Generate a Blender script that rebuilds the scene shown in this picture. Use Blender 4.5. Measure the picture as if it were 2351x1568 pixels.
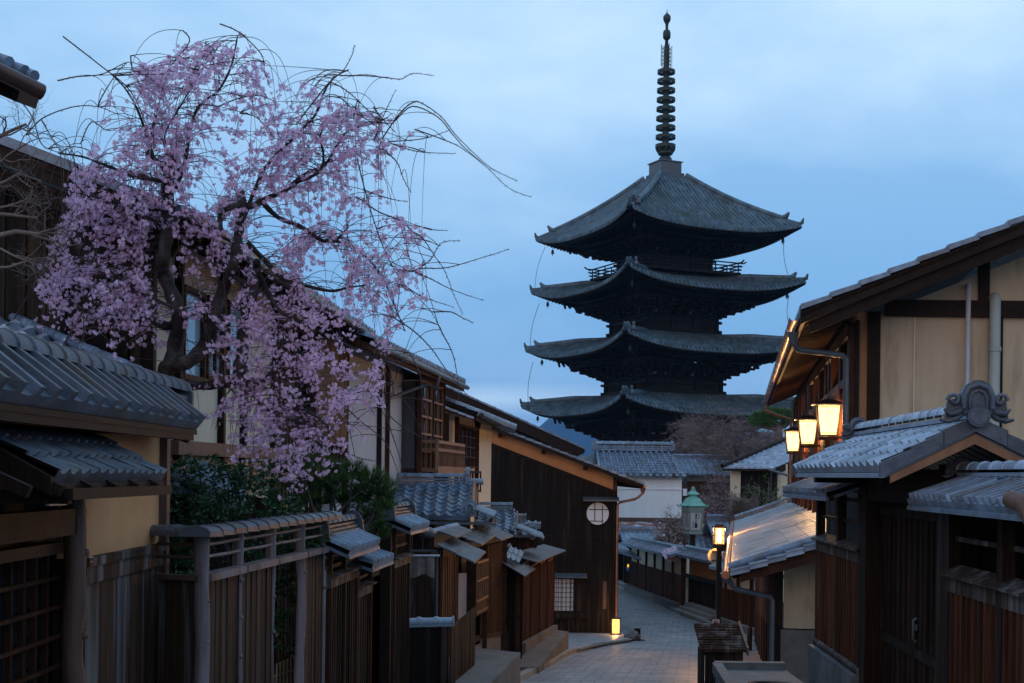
import bpy, math, random
from math import sin, cos, pi, radians, sqrt, atan2
from mathutils import Vector, Matrix, noise

for o in list(bpy.data.objects):
    bpy.data.objects.remove(o, do_unlink=True)
S = bpy.context.scene
COL = S.collection
random.seed(7)

# ------------------------------------------------------------------ camera, sky, light, exposure
F, CX, V0, PHI = 3000.0, 1175.5, 1090.0, 0.012
cam_d = bpy.data.cameras.new('camera')
cam = bpy.data.objects.new('camera', cam_d)
COL.objects.link(cam)
cam_d.sensor_width = 36.0
cam_d.lens = 36.0 * F / 2351.0
cam_d.shift_y = (V0 - 784.0) / 2351.0
cam_d.clip_start = 0.1
cam_d.clip_end = 20000
cam.matrix_world = Matrix.Rotation(pi / 2, 4, 'X') @ Matrix.Rotation(PHI, 4, 'Z')
S.camera = cam

SUN_EL, SUN_AZ = radians(7), radians(203)     # soft dawn glow from behind the viewer
W = bpy.data.worlds.new('World')
S.world = W
W.use_nodes = True
wt = W.node_tree
wt.nodes.clear()
def wn(t, **k):
    n = wt.nodes.new(t)
    for a, b in k.items():
        setattr(n, a, b)
    return n
def wmath(op, a, b=None, clamp=False):
    n = wn('ShaderNodeMath', operation=op, use_clamp=clamp)
    for i, x in enumerate((a, b)):
        if x is None: continue
        if isinstance(x, (int, float)): n.inputs[i].default_value = x
        else: wt.links.new(x, n.inputs[i])
    return n.outputs[0]
def wramp(fac, stops):
    r = wn('ShaderNodeValToRGB')
    els = r.color_ramp.elements
    while len(els) > 1: els.remove(els[-1])
    els[0].position, els[0].color = stops[0][0], (*stops[0][1], 1)
    for p, c in stops[1:]:
        e = els.new(p); e.color = (*c, 1)
    wt.links.new(fac, r.inputs[0])
    return r.outputs[0]
def wmix(fac, a, b, mode='MIX'):
    m = wn('ShaderNodeMix', data_type='RGBA', blend_type=mode)
    for i, x in ((0, fac), (6, a), (7, b)):
        if isinstance(x, (int, float)): m.inputs[i].default_value = x
        elif isinstance(x, tuple): m.inputs[i].default_value = (*x, 1)
        else: wt.links.new(x, m.inputs[i])
    return m.outputs[2]
tc = wn('ShaderNodeTexCoord')
sep = wn('ShaderNodeSeparateXYZ')
wt.links.new(tc.outputs['Generated'], sep.inputs[0])
el = wmath('MULTIPLY', wmath('ADD', sep.outputs[2], 0.0), 2.0, True)     # 0..1 for sin(el) 0..0.5
clear = wramp(el, [(0.0, (.20, .40, .66)), (.10, (.17, .38, .67)), (.3, (.20, .42, .72)), (.7, (.29, .52, .79)), (1, (.28, .49, .76))])
cloud = wramp(el, [(0.0, (.42, .62, .84)), (.12, (.31, .53, .80)), (.3, (.38, .61, .86)), (.7, (.54, .73, .93)), (1, (.46, .65, .89))])
# thin stretched stratus
mp = wn('ShaderNodeMapping')
mp.inputs['Scale'].default_value = (1.4, 1.4, 3.2)
mp.inputs['Rotation'].default_value = (0.0, radians(5), 0.0)
mp.inputs['Location'].default_value = (4.3, 0.35, 1.0)
wt.links.new(tc.outputs['Generated'], mp.inputs[0])
n1 = wn('ShaderNodeTexNoise'); n1.inputs['Scale'].default_value = 1.7; n1.inputs['Detail'].default_value = 9; n1.inputs['Roughness'].default_value = .55; n1.inputs['Distortion'].default_value = .08
wt.links.new(mp.outputs[0], n1.inputs['Vector'])
mask = wramp(n1.outputs[0], [(.40, (0, 0, 0)), (.51, (.4, .4, .4)), (.64, (1, 1, 1))])
col = wmix(mask, clear, cloud)
# pale break in the cloud just over the hills
band = wmath('SUBTRACT', 1.0, wmath('MULTIPLY', wmath('ABSOLUTE', wmath('SUBTRACT', sep.outputs[2], 0.058)), 75.0), True)
sidex = wmath('SUBTRACT', 1.0, wmath('MULTIPLY', wmath('ABSOLUTE', wmath('ADD', sep.outputs[0], 0.02)), 7.0), True)
bm = wmath('MULTIPLY', wmath('MULTIPLY', band, sidex), .95)
col = wmix(bm, col, (.50, .70, .92))
# the dawn half of the sky, behind the viewer, is brighter and warmer
back = wmath('MULTIPLY', wmath('MULTIPLY', sep.outputs[1], -1.0, True), 1.0, True)
low = wmath('SUBTRACT', 1.0, wmath('MULTIPLY', wmath('ABSOLUTE', sep.outputs[2]), 1.3), True)
col = wmix(wmath('MULTIPLY', wmath('MULTIPLY', back, low), .28, True), col, (.85, .66, .62))
up = wmath('GREATER_THAN', sep.outputs[2], -0.02)
col = wmix(up, (.03, .035, .04), col)
bg = wn('ShaderNodeBackground')
wt.links.new(col, bg.inputs[0])
bg.inputs[1].default_value = 1.22
wo = wn('ShaderNodeOutputWorld')
wt.links.new(bg.outputs[0], wo.inputs[0])

sun_d = bpy.data.lights.new('sun', 'SUN')
sun_d.energy = 0.55
sun_d.angle = radians(40)
sun_d.color = (1.0, .56, .28)
sun = bpy.data.objects.new('sun', sun_d)
COL.objects.link(sun)
sd = Vector((sin(SUN_AZ) * cos(SUN_EL), cos(SUN_AZ) * cos(SUN_EL), sin(SUN_EL)))
sun.rotation_euler = sd.to_track_quat('Z', 'Y').to_euler()

S.view_settings.view_transform = 'Standard'
S.view_settings.look = 'None'
S.view_settings.exposure = 0.0
S.view_settings.gamma = 1.0
S.render.engine = 'CYCLES'
S.cycles.use_denoising = True
S.cycles.max_bounces = 6
S.cycles.diffuse_bounces = 3
S.cycles.glossy_bounces = 3
S.cycles.transmission_bounces = 3
S.cycles.volume_bounces = 0
S.cycles.caustics_reflective = False
S.cycles.caustics_refractive = False
S.cycles.sample_clamp_indirect = 3.0

# ------------------------------------------------------------------ image ray <-> world helpers
def ray(u, v):
    a_, b_ = u - CX, V0 - v
    c, s = cos(PHI), sin(PHI)
    return Vector(((a_ * c - b_ * s) / F, 1.0, (a_ * s + b_ * c) / F))
def P(u, v, Y):
    return ray(u, v) * Y
class VP:                                   # vertical plane through plan points
    def __init__(s, p, d):
        s.p = Vector((p[0], p[1])); s.d = Vector((d[0], d[1])).normalized()
    def at(s, u, v):
        r = ray(u, v)
        n = Vector((-s.d.y, s.d.x))
        t = s.p.dot(n) / (r.x * n.x + r.y * n.y)
        return r * t
    def xy(s, t, z=0):
        q = s.p + s.d * t
        return Vector((q.x, q.y, z))
    def atY(s, Y, z=0):
        t = (Y - s.p.y) / s.d.y
        return s.xy(t, z)
def V(*a): return Vector(a)
def lerp(a, b, t): return a + (b - a) * t
def gz(Y):
    return -(1.6 + .088 * min(Y, 45.0))

# ------------------------------------------------------------------ mesh builder
class MB:
    def __init__(s): s.v = []; s.f = []; s.sm = []
    def add(s, vs, fs, smooth=False):
        o = len(s.v)
        s.v += [tuple(x) for x in vs]
        s.f += [tuple(i + o for i in f) for f in fs]
        s.sm += [smooth] * len(fs)
        return s
    def prism(s, pts, vec):
        n = len(pts); vec = Vector(vec)
        a = [Vector(p) for p in pts]; b = [p + vec for p in a]
        fs = [tuple(range(n))[::-1], tuple(range(n, 2 * n))] + [(i, (i + 1) % n, (i + 1) % n + n, i + n) for i in range(n)]
        return s.add(a + b, fs)
    def box(s, c, sx, sy, sz, ang=0.0):
        c = Vector(c); ax = Vector((cos(ang), sin(ang), 0)) * sx / 2; ay = Vector((-sin(ang), cos(ang), 0)) * sy / 2; az = Vector((0, 0, sz / 2))
        return s.prism([c - ax - ay - az, c + ax - ay - az, c + ax + ay - az, c - ax + ay - az], az * 2)
    def beam(s, a, b, w, h=None, up=(0, 0, 1)):
        a = Vector(a); b = Vector(b); h = w if h is None else h
        d = (b - a)
        if d.length < 1e-6: return s
        d.normalize(); up = Vector(up)
        if abs(d.dot(up)) > .99: up = Vector((1, 0, 0))
        x = d.cross(up).normalized() * w / 2; y = x.cross(d).normalized() * h / 2
        return s.prism([a - x - y, a + x - y, a + x + y, a - x + y], b - a)
    def tube(s, pts, r, n=8, caps=True, smooth=True):
        pts = [Vector(p) for p in pts]
        m = len(pts)
        rs = r if isinstance(r, (list, tuple)) else [r] * m
        vs = []; prev = None
        for i, p in enumerate(pts):
            d = (pts[min(i + 1, m - 1)] - pts[max(i - 1, 0)])
            if d.length < 1e-9: d = Vector((0, 0, 1))
            d.normalize()
            if prev is None:
                prev = d.cross(Vector((0.3, 0.2, 1)) if abs(d.z) < .95 else Vector((1, 0, 0))).normalized()
            x = (prev - d * prev.dot(d))
            x = x.normalized() if x.length > 1e-6 else d.orthogonal().normalized()
            prev = x; y = d.cross(x)
            for k in range(n):
                a = 2 * pi * k / n
                vs.append(p + (x * cos(a) + y * sin(a)) * rs[i])
        fs = []
        for i in range(m - 1):
            for k in range(n):
                fs.append((i * n + k, i * n + (k + 1) % n, (i + 1) * n + (k + 1) % n, (i + 1) * n + k))
        s.add(vs, fs, smooth)
        if caps and n > 3:
            s.add(vs[:n], [tuple(range(n))[::-1]]); s.add(vs[-n:], [tuple(range(n))])
        return s
    def lathe(s, c, prof, n=16, smooth=True, ang=0.0, tilt=None):
        c = Vector(c); vs = []
        for (r, z) in prof:
            for k in range(n):
                a = 2 * pi * k / n + ang
                q = Vector((cos(a) * r, sin(a) * r, z))
                if tilt is not None: q = tilt @ q
                vs.append(c + q)
        fs = []
        for i in range(len(prof) - 1):
            for k in range(n):
                fs.append((i * n + k, i * n + (k + 1) % n, (i + 1) * n + (k + 1) % n, (i + 1) * n + k))
        fs.append(tuple(range(n))[::-1]); fs.append(tuple(range((len(prof) - 1) * n, len(prof) * n)))
        return s.add(vs, fs, smooth)
    def quad(s, a, b, c, d): return s.add([a, b, c, d], [(0, 1, 2, 3)])

def origin_of(p):
    l = Vector((0, 0, 0))
    while p is not None:
        l += p.location; p = p.parent
    return l
def obj(name, mb, mat, parent=None, org=None):
    me = bpy.data.meshes.new(name)
    base = origin_of(parent)
    if parent is None:
        if org is None:
            xs = [v[0] for v in mb.v]; ys = [v[1] for v in mb.v]; zs = [v[2] for v in mb.v]
            org = ((min(xs) + max(xs)) / 2, (min(ys) + max(ys)) / 2, min(zs))
        base = Vector(org)
    me.from_pydata([(v[0] - base.x, v[1] - base.y, v[2] - base.z) for v in mb.v], [], mb.f)
    me.polygons.foreach_set('use_smooth', mb.sm)
    me.materials.append(mat)
    me.update()
    o = bpy.data.objects.new(name, me)
    COL.objects.link(o)
    if parent is None: o.location = base
    else: o.parent = parent
    return o
def thing(name, label, cat, loc, group=None):
    o = bpy.data.objects.new(name, None); COL.objects.link(o)
    o.empty_display_size = .2
    o.location = loc
    o['label'] = label; o['category'] = cat
    if group: o['group'] = group
    return o
def tag(o, label, cat, group=None, kind=None):
    o['label'] = label; o['category'] = cat
    if group: o['group'] = group
    if kind: o['kind'] = kind
    return o
def struct(name, mb, mat, kind='structure'):
    o = obj(name, mb, mat, None, (0, 0, 0)); o['kind'] = kind
    return o
def copy_tree(o, parent=None):
    c = o.copy(); COL.objects.link(c)
    if parent is not None: c.parent = parent
    for ch in list(o.children): copy_tree(ch, c)
    return c

# ------------------------------------------------------------------ materials
def mat(name, base, rough=.6, spec=.5, var=None, scale=(6, 6, 6), island=0.0, bump=0.0, bscale=None, metal=0.0, detail=5, var2=None, scale2=(1, 1, 1), lo=.35, hi=.65, streak=None):
    m = bpy.data.materials.new(name); m.use_nodes = True
    nt = m.node_tree; nt.nodes.clear(); N = nt.nodes.new; L = nt.links.new
    out = N('ShaderNodeOutputMaterial'); b = N('ShaderNodeBsdfPrincipled'); L(b.outputs[0], out.inputs[0])
    b.inputs['Roughness'].default_value = rough
    b.inputs['Specular IOR Level'].default_value = spec
    b.inputs['Metallic'].default_value = metal
    tcn = N('ShaderNodeTexCoord')
    def nz(sc, det=detail, rg=.6):
        mpn = N('ShaderNodeMapping'); mpn.inputs['Scale'].default_value = sc
        L(tcn.outputs['Object'], mpn.inputs[0])
        n = N('ShaderNodeTexNoise'); n.inputs['Scale'].default_value = 1.0; n.inputs['Detail'].default_value = det; n.inputs['Roughness'].default_value = rg
        L(mpn.outputs[0], n.inputs['Vector']); return n.outputs[0]
    def mix(f, a, c, mode='MIX'):
        x = N('ShaderNodeMix'); x.data_type = 'RGBA'; x.blend_type = mode
        for i, q in ((0, f), (6, a), (7, c)):
            if isinstance(q, (int, float)): x.inputs[i].default_value = q
            elif isinstance(q, tuple): x.inputs[i].default_value = (*q, 1)
            else: L(q, x.inputs[i])
        return x.outputs[2]
    def mr(f, a, c, d=0.0, e=1.0):
        x = N('ShaderNodeMapRange'); L(f, x.inputs[0])
        for i, q in enumerate((a, c, d, e)): x.inputs[i + 1].default_value = q
        return x.outputs[0]
    c = base; nf = None
    if var is not None:
        nf = nz(scale); c = mix(mr(nf, lo, hi), base, var)
    if var2 is not None:
        c = mix(mr(nz(scale2), .5, .68), c, var2)
    if island:
        g = N('ShaderNodeNewGeometry')
        h = N('ShaderNodeHueSaturation')
        L(mr(g.outputs['Random Per Island'], 0, 1, 1 - island, 1 + island), h.inputs['Value'])
        if isinstance(c, tuple): h.inputs['Color'].default_value = (*c, 1)
        else: L(c, h.inputs['Color'])
        c = h.outputs[0]
    if isinstance(c, tuple): b.inputs['Base Color'].default_value = (*c, 1)
    else: L(c, b.inputs['Base Color'])
    if bump:
        bn = N('ShaderNodeBump'); bn.inputs['Strength'].default_value = bump; bn.inputs['Distance'].default_value = .02
        L(nz(bscale or scale), bn.inputs['Height']); L(bn.outputs[0], b.inputs['Normal'])
    return m
def emis(name, colr, st, clear=0.0):
    m = bpy.data.materials.new(name); m.use_nodes = True
    nt = m.node_tree; nt.nodes.clear()
    out = nt.nodes.new('ShaderNodeOutputMaterial'); e = nt.nodes.new('ShaderNodeEmission')
    e.inputs[0].default_value = (*colr, 1); e.inputs[1].default_value = st
    if clear:
        t = nt.nodes.new('ShaderNodeBsdfTransparent'); t.inputs[0].default_value = (clear, clear, clear, 1)
        ad = nt.nodes.new('ShaderNodeAddShader'); nt.links.new(e.outputs[0], ad.inputs[0]); nt.links.new(t.outputs[0], ad.inputs[1]); nt.links.new(ad.outputs[0], out.inputs[0])
    else: nt.links.new(e.outputs[0], out.inputs[0])
    return m

VS = (22, 22, 1.1)          # grain running up a board
M = {}
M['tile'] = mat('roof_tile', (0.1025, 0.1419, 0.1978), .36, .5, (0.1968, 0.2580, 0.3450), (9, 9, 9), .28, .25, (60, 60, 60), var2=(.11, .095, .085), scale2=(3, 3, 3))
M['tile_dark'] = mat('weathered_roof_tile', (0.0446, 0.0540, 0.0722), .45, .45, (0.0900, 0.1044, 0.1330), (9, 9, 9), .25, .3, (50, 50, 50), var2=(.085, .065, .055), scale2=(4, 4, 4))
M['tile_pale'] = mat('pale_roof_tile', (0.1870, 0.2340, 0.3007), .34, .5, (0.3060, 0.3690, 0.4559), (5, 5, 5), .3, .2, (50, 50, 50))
M['tile_pag'] = mat('pagoda_roof_tile', (0.0450, 0.0780, 0.1037), .5, .35, (0.1125, 0.1677, 0.2082), (1.5, 1.5, 1.5), .2, .1, (20, 20, 20), var2=(.055, .085, .085), scale2=(.5, .5, .5))
M['tile_step'] = mat('flat_roof_slab_tile', (0.2125, 0.2306, 0.2668), .42, .45, (0.3230, 0.3306, 0.3680), (2.5, 2.5, 2.5), .2, .2, (50, 50, 50), var2=(.09, .085, .085), scale2=(1.2, 1.2, 1.2))
M['wood_dark'] = mat('dark_board', (0.0090, 0.0048, 0.0030), .6, .15, (0.0240, 0.0108, 0.0055), VS, .35, .5, (60, 60, 2), var2=(.05, .034, .026), scale2=(9, 9, .5))
M['wood_black'] = mat('charred_board', (0.0039, 0.0024, 0.0018), .6, .15, (0.0099, 0.0058, 0.0036), VS, .4, .5, (60, 60, 2), var2=(.045, .028, .018), scale2=(7, 7, .35))
M['wood_red'] = mat('reddish_board', (0.0368, 0.0123, 0.0056), .6, .15, (0.0897, 0.0323, 0.0140), VS, .35, .5, (60, 60, 2), var2=(.13, .07, .04), scale2=(16, 16, .5))
M['wood_grey'] = mat('weathered_grey_board', (0.0276, 0.0143, 0.0097), .6, .15, (0.0798, 0.0453, 0.0332), (26, 26, .9), .35, .5, (70, 70, 2), var2=(.045, .03, .026), scale2=(12, 12, .5))
M['wood_old'] = mat('old_brown_board', (0.0272, 0.0122, 0.0073), .6, .15, (0.0595, 0.0299, 0.0191), (24, 24, .9), .3, .5, (70, 70, 2), var2=(.17, .15, .145), scale2=(7, 7, .4))
M['log'] = mat('peeled_log', (0.1326, 0.1030, 0.1055), .55, .4, (0.2188, 0.1747, 0.1855), (7, 7, 1.2), .1, .35, (50, 50, 3), var2=(.09, .055, .045), scale2=(5, 5, .8))
M['log_red'] = mat('brown_peeled_log', (0.0850, 0.0385, 0.0260), .55, .4, (0.1445, 0.0770, 0.0558), (7, 7, 1.2), .1, .4, (50, 50, 3), var2=(.05, .03, .025), scale2=(5, 5, .8))
M['timber'] = mat('brown_timber', (0.0306, 0.0109, 0.0050), .6, .15, (0.0638, 0.0231, 0.0106), (5, 5, 5), .25, .4, (50, 50, 8))
M['timber_dk'] = mat('dark_timber', (0.0120, 0.0054, 0.0030), .6, .15, (0.0240, 0.0108, 0.0059), (5, 5, 5), .25, .4, (50, 50, 8))
M['timber_lt'] = mat('orange_timber', (.26, .12, .055), .5, .4, (.17, .075, .035), (6, 6, 3), .25, .3, (50, 50, 8))
M['timber_pag'] = mat('pagoda_timber', (0.0064, 0.0056, 0.0056), .7, .2, (0.0128, 0.0104, 0.0096), (3, 3, 3), .3)
M['plaster_warm'] = mat('tan_plaster', (0.4928, 0.3808, 0.2576), .85, .2, (0.5600, 0.4424, 0.3136), (5, 5, .8), 0, .35, (90, 90, 90), var2=(.30, .225, .15), scale2=(2.2, 2.2, .45))
M['plaster_ochre'] = mat('ochre_plaster', (.56, .27, .12), .85, .2, (.63, .31, .145), (4, 4, 4), 0, .25, (90, 90, 90))
M['plaster_cream'] = mat('cream_plaster', (.62, .52, .38), .85, .2, (.68, .58, .44), (4, 4, 4), 0, .2, (90, 90, 90))
M['plaster_grey'] = mat('pale_grey_plaster', (.40, .40, .43), .85, .2, (.46, .45, .48), (4, 4, 4), 0, .15, (90, 90, 90))
M['plaster_white'] = mat('white_plaster', (.78, .78, .78), .85, .2, (.72, .72, .73), (2, 2, .7), 0, .12, (60, 60, 60))
M['concrete'] = mat('rough_concrete', (0.1275, 0.1162, 0.1050), .8, .3, (0.1800, 0.1650, 0.1500), (5, 5, 5), 0, .7, (55, 55, 55), var2=(.10, .095, .09), scale2=(1.2, 1.2, 1.2))
M['stone'] = mat('grey_stone', (.07, .078, .085), .6, .3, (.16, .165, .17), (4, 4, 4), .2, .6, (30, 30, 30), var2=(.07, .075, .08), scale2=(2, 2, 2))
M['stone_lt'] = mat('pale_kerb_stone', (.26, .24, .22), .65, .4, (.34, .32, .29), (4, 4, 4), .15, .5, (40, 40, 40), var2=(.16, .15, .14), scale2=(1, 1, 1))
M['copper_dk'] = mat('tarnished_gutter', (.05, .025, .02), .4, .5, (.09, .04, .03), (4, 4, 4), metal=.3)
M['copper'] = mat('copper_gutter', (.42, .17, .09), .38, .5, (.26, .10, .06), (4, 4, 4), 0, 0, metal=.6)
M['bronze'] = mat('green_bronze', (0.0150, 0.0250, 0.0240), .5, .4, (0.0300, 0.0500, 0.0425), (1.5, 1.5, 1.5), .1, 0, metal=.25)
M['verdigris'] = mat('verdigris_copper', (.12, .34, .28), .6, .3, (.20, .42, .35), (8, 8, 8), .05, .1)
M['iron'] = mat('black_iron', (.012, .010, .009), .4, .5)
M['pipe_dk'] = mat('grey_pipe', (.06, .07, .085), .4, .5, (.09, .10, .115), (4, 4, 4))
M['pipe_wh'] = mat('pale_pipe', (.50, .48, .50), .45, .5, (.40, .38, .40), (3, 3, 3))
M['pipe_gr'] = mat('grey_green_pipe', (.36, .40, .37), .45, .5, (.30, .33, .31), (3, 3, 3))
M['rust'] = mat('rusty_sheet', (.20, .07, .045), .6, .4, (.34, .36, .40), (2.2, 2.2, 2.2), 0, .2, (20, 20, 20), lo=.52, hi=.60, var2=(.08, .04, .03), scale2=(1.5, 1.5, 1.5))
M['paper'] = mat('shoji_paper', (.72, .70, .72), .7, .3)
M['glass'] = mat('window_glass', (.02, .025, .03), .06, 1.0)
M['sky_glass'] = mat('sky_blue_glass', (.30, .38, .46), .12, .8)  # sky-blue tone put into the pane colour itself
M['sticker'] = mat('sticker_paper', (.62, .50, .52), .4, .5, (.75, .66, .68), (40, 40, 40))
M['bark'] = mat('cherry_bark', (.022, .015, .014), .7, .3, (.055, .038, .033), (14, 14, 30), 0, .9, (60, 60, 90), var2=(.09, .085, .08), scale2=(7, 7, 7))
M['twig'] = mat('cherry_twig', (.045, .020, .024), .6, .3, (.085, .05, .045), (9, 9, 9))
M['twig_br'] = mat('brown_twig', (.12, .075, .06), .7, .3, (.19, .13, .11), (3, 3, 3))
M['twig_pale'] = mat('pale_branch', (.20, .15, .13), .7, .3, (.13, .09, .08), (9, 9, 9))
M['sand'] = mat('bamboo', (.34, .22, .11), .45, .4, (.24, .15, .08), (9, 9, 3), .15)
M['lilac_cloth'] = mat('lilac_cloth', (.50, .38, .50), .8, .2, (.62, .50, .62), (8, 8, 8))
M['black_paint'] = mat('sign_black', (.01, .01, .01), .5, .4)
M['red_paint'] = mat('sign_red', (.45, .03, .02), .5, .4)
M['blue_cloth'] = mat('blue_awning', (.02, .035, .22), .6, .3)
M['void'] = mat('dark_interior', (.012, .010, .009), .9, .1)

def leaf_mat(name, a, b, rough=.55, tr=.35, rnd=.35):
    m = bpy.data.materials.new(name); m.use_nodes = True
    nt = m.node_tree; nt.nodes.clear(); N = nt.nodes.new; L = nt.links.new
    out = N('ShaderNodeOutputMaterial')
    g = N('ShaderNodeNewGeometry'); r = N('ShaderNodeMix'); r.data_type = 'RGBA'
    L(g.outputs['Random Per Island'], r.inputs[0]); r.inputs[6].default_value = (*a, 1); r.inputs[7].default_value = (*b, 1)
    d = N('ShaderNodeBsdfPrincipled'); d.inputs['Roughness'].default_value = rough; d.inputs['Specular IOR Level'].default_value = .3
    t = N('ShaderNodeBsdfTranslucent'); ms = N('ShaderNodeMixShader'); ms.inputs[0].default_value = tr
    L(r.outputs[2], d.inputs['Base Color']); L(r.outputs[2], t.inputs[0])
    L(d.outputs[0], ms.inputs[1]); L(t.outputs[0], ms.inputs[2]); L(ms.outputs[0], out.inputs[0])
    return m
M['petal'] = leaf_mat('cherry_petal', (.90, .57, .82), (.94, .77, .96), .6, .55)
M['petal_small'] = leaf_mat('plum_petal', (.55, .33, .40), (.70, .52, .60), .6, .3)
M['leaf'] = leaf_mat('evergreen_leaf', (.018, .055, .025), (.06, .14, .055), .22, .12)
M['pine'] = leaf_mat('pine_needle', (.03, .075, .015), (.08, .15, .03), .5, .2)
M['pine_far'] = leaf_mat('bright_pine_needle', (.04, .10, .025), (.10, .18, .05), .5, .2)  # brighter green than the near pine
M['haze_twig'] = leaf_mat('budding_twig', (.10, .066, .06), (.22, .145, .13), .7, .1)

# ------------------------------------------------------------------ tiled roof surfaces
PR_S = [(0, .040), (.10, .026), (.22, .008), (.40, 0), (.58, .004), (.72, .016), (.84, .036), (.92, .043)]
PR_R = [(0, .0), (.04, .035), (.12, .062), (.22, .072), (.32, .062), (.40, .035), (.44, 0), (.72, -.012)]
PR_B = [(0, .0), (.02, .036), (.26, .036), (.28, .0), (.60, -.004)]
PR_F = [(0, .0), (.03, .006), (.97, .006)]
def tiles(mb, fn, x0, x1, y0, y1, tw=.27, course=.25, prof=PR_S, amp=1.0, lim=None, step=.018, nrm=Vector((0, 0, 1)), lip=.05, smooth=True):
    """fn(x,y)->Vector ; columns run up y ; lim(y)->(xl,xr) trims hips"""
    smooth = smooth and prof is not PR_B
    ncol = max(1, round((x1 - x0) / tw)); w = (x1 - x0) / ncol
    k_ = amp * w / .27; rg = random.Random(int(abs(x0 * 91 + y1 * 37) * 10) + ncol)
    nr = max(1, round((y1 - y0) / course)); dy = (y1 - y0) / nr
    for r in range(nr):
        ya, yb = y0 + r * dy, y0 + (r + 1) * dy + (dy * .06 if r < nr - 1 else 0)
        la, lb = (lim(ya), lim(yb)) if lim else (None, None)
        for c in range(ncol):
            xa, xb = x0 + c * w, x0 + (c + 1) * w
            if la and ((xb <= la[0] and xb <= lb[0]) or (xa >= la[1] and xa >= lb[1])): continue
            smp = [(xa + p * w, h * k_) for p, h in prof] + [(xb, prof[0][1] * k_)]
            n = len(smp); j0, j1 = rg.gauss(0, .0028) * min(1, w / .2), rg.gauss(0, .0022) * min(1, w / .2)
            rows = []
            for (yy, off, jt) in ((ya, -lip if r == 0 else -.001, 0), (ya, step, j0), (yb, 0.0, j1)):
                l = lim(yy) if lim else None; row = []
                for (x, h) in smp:
                    xx = x if l is None else min(max(x, l[0]), l[1])
                    row.append(fn(xx, yy) + nrm * (h * (1 if off > -.01 else .15) + off + jt))
                rows.append(row)
            fs = [(i, i + 1, n + i + 1, n + i) for i in range(n - 1)]
            o = len(mb.v)
            mb.v += [tuple(q) for q in rows[0] + rows[1] + rows[1] + rows[2]]
            mb.f += [tuple(i + o for i in f) for f in fs] + [tuple(i + o + 2 * n for i in f) for f in fs]
            mb.sm += [False] * (n - 1) + [smooth] * (n - 1)
    return mb
def roof_patch(E0, E1, R1, R0, tw=.27, course=.25, prof=PR_S, amp=1.0, step=.018, lip=.05, mb=None, lim=None):
    """flat tiled rectangle/parallelogram: eave E0->E1, top R0->R1"""
    E0, E1, R0, R1 = map(Vector, (E0, E1, R0, R1))
    mb = mb or MB()
    Lx = (E1 - E0).length; Ly = ((R0 - E0).length + (R1 - E1).length) / 2
    nrm = (E1 - E0).cross(R0 - E0).normalized()
    if nrm.z < 0: nrm = -nrm
    fn = lambda x, y: lerp(lerp(E0, E1, x / Lx), lerp(R0, R1, x / Lx), y / Ly)
    return tiles(mb, fn, 0, Lx, 0, Ly, tw, course, prof, amp, lim, step, nrm, lip)
def ridge(mb, a, b, r=.10, seg=.28, strips=2, w=.16, sh=.045, ring=.012):
    """ridge of round cap tiles with collars on flat courses"""
    a = Vector(a); b = Vector(b); d = (b - a); L = d.length; d.normalize()
    for k in range(strips):
        z = V(0, 0, -(k + .5) * sh - r * .3)
        mb.beam(a + z, b + z, w + .05 * k, sh * .72)
    n = max(1, round(L / seg)); x = d.cross(Vector((0, 0, 1))).normalized(); y = x.cross(d)
    def arc(p, rr, m=9): return [p + x * cos(pi * k / (m - 1)) * rr + y * sin(pi * k / (m - 1)) * rr for k in range(m)]
    for i in range(n):
        p0 = a + d * L * i / n; p1 = a + d * L * (i + 1) / n
        pts = [arc(p0, r), arc(lerp(p0, p1, .86), r), arc(lerp(p0, p1, .87), r + ring), arc(p1, r + ring)]
        vs = sum(pts, []); m = 9
        mb.add(vs, [(j * m + k, j * m + k + 1, (j + 1) * m + k + 1, (j + 1) * m + k) for j in (0, 2) for k in range(m - 1)], True)
        mb.add(vs, [(m + k, m + k + 1, 2 * m + k + 1, 2 * m + k) for k in range(m - 1)])
    for p, s_ in ((a, 1), (b, -1)):
        mb.add(arc(p, r + ring), [tuple(range(9))])
    return mb
def boards(mb, A, B, zb0, zb1, zt0, zt1, bw=.16, th=.02, batten=0.0, out=None, jit=.004):
    """vertical boards between plan points A,B; bottom/top heights change linearly"""
    A = Vector((A[0], A[1], 0)); B = Vector((B[0], B[1], 0)); d = B - A; L = d.length; d.normalize()
    n = Vector((-d.y, d.x, 0)) if out is None else Vector((out[0], out[1], 0)).normalized()
    k = max(1, round(L / bw)); w = L / k
    for i in range(k):
        o = n * random.uniform(0, jit) * 2
        a = A + d * (i * w + .002) + o; b = A + d * ((i + 1) * w - .002) + o
        za, zb = lerp(zb0, zb1, i / k), lerp(zb0, zb1, (i + 1) / k)
        ta, tb = lerp(zt0, zt1, i / k), lerp(zt0, zt1, (i + 1) / k)
        mb.prism([a + V(0, 0, za), b + V(0, 0, zb), b + V(0, 0, tb), a + V(0, 0, ta)], n * th)
        if batten:
            c = A + d * ((i + 1) * w) + n * th
            mb.prism([c - d * batten / 2 + V(0, 0, zb), c + d * batten / 2 + V(0, 0, zb), c + d * batten / 2 + V(0, 0, tb), c - d * batten / 2 + V(0, 0, tb)], n * batten * .8)
    return mb
def disc(mb, c, nrm, r, t=.02, n=14):
    c = Vector(c); nrm = Vector(nrm).normalized(); x = nrm.orthogonal().normalized(); y = nrm.cross(x)
    return mb.prism([c + (x * cos(2 * pi * k / n) + y * sin(2 * pi * k / n)) * r for k in range(n)], nrm * t)
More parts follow.
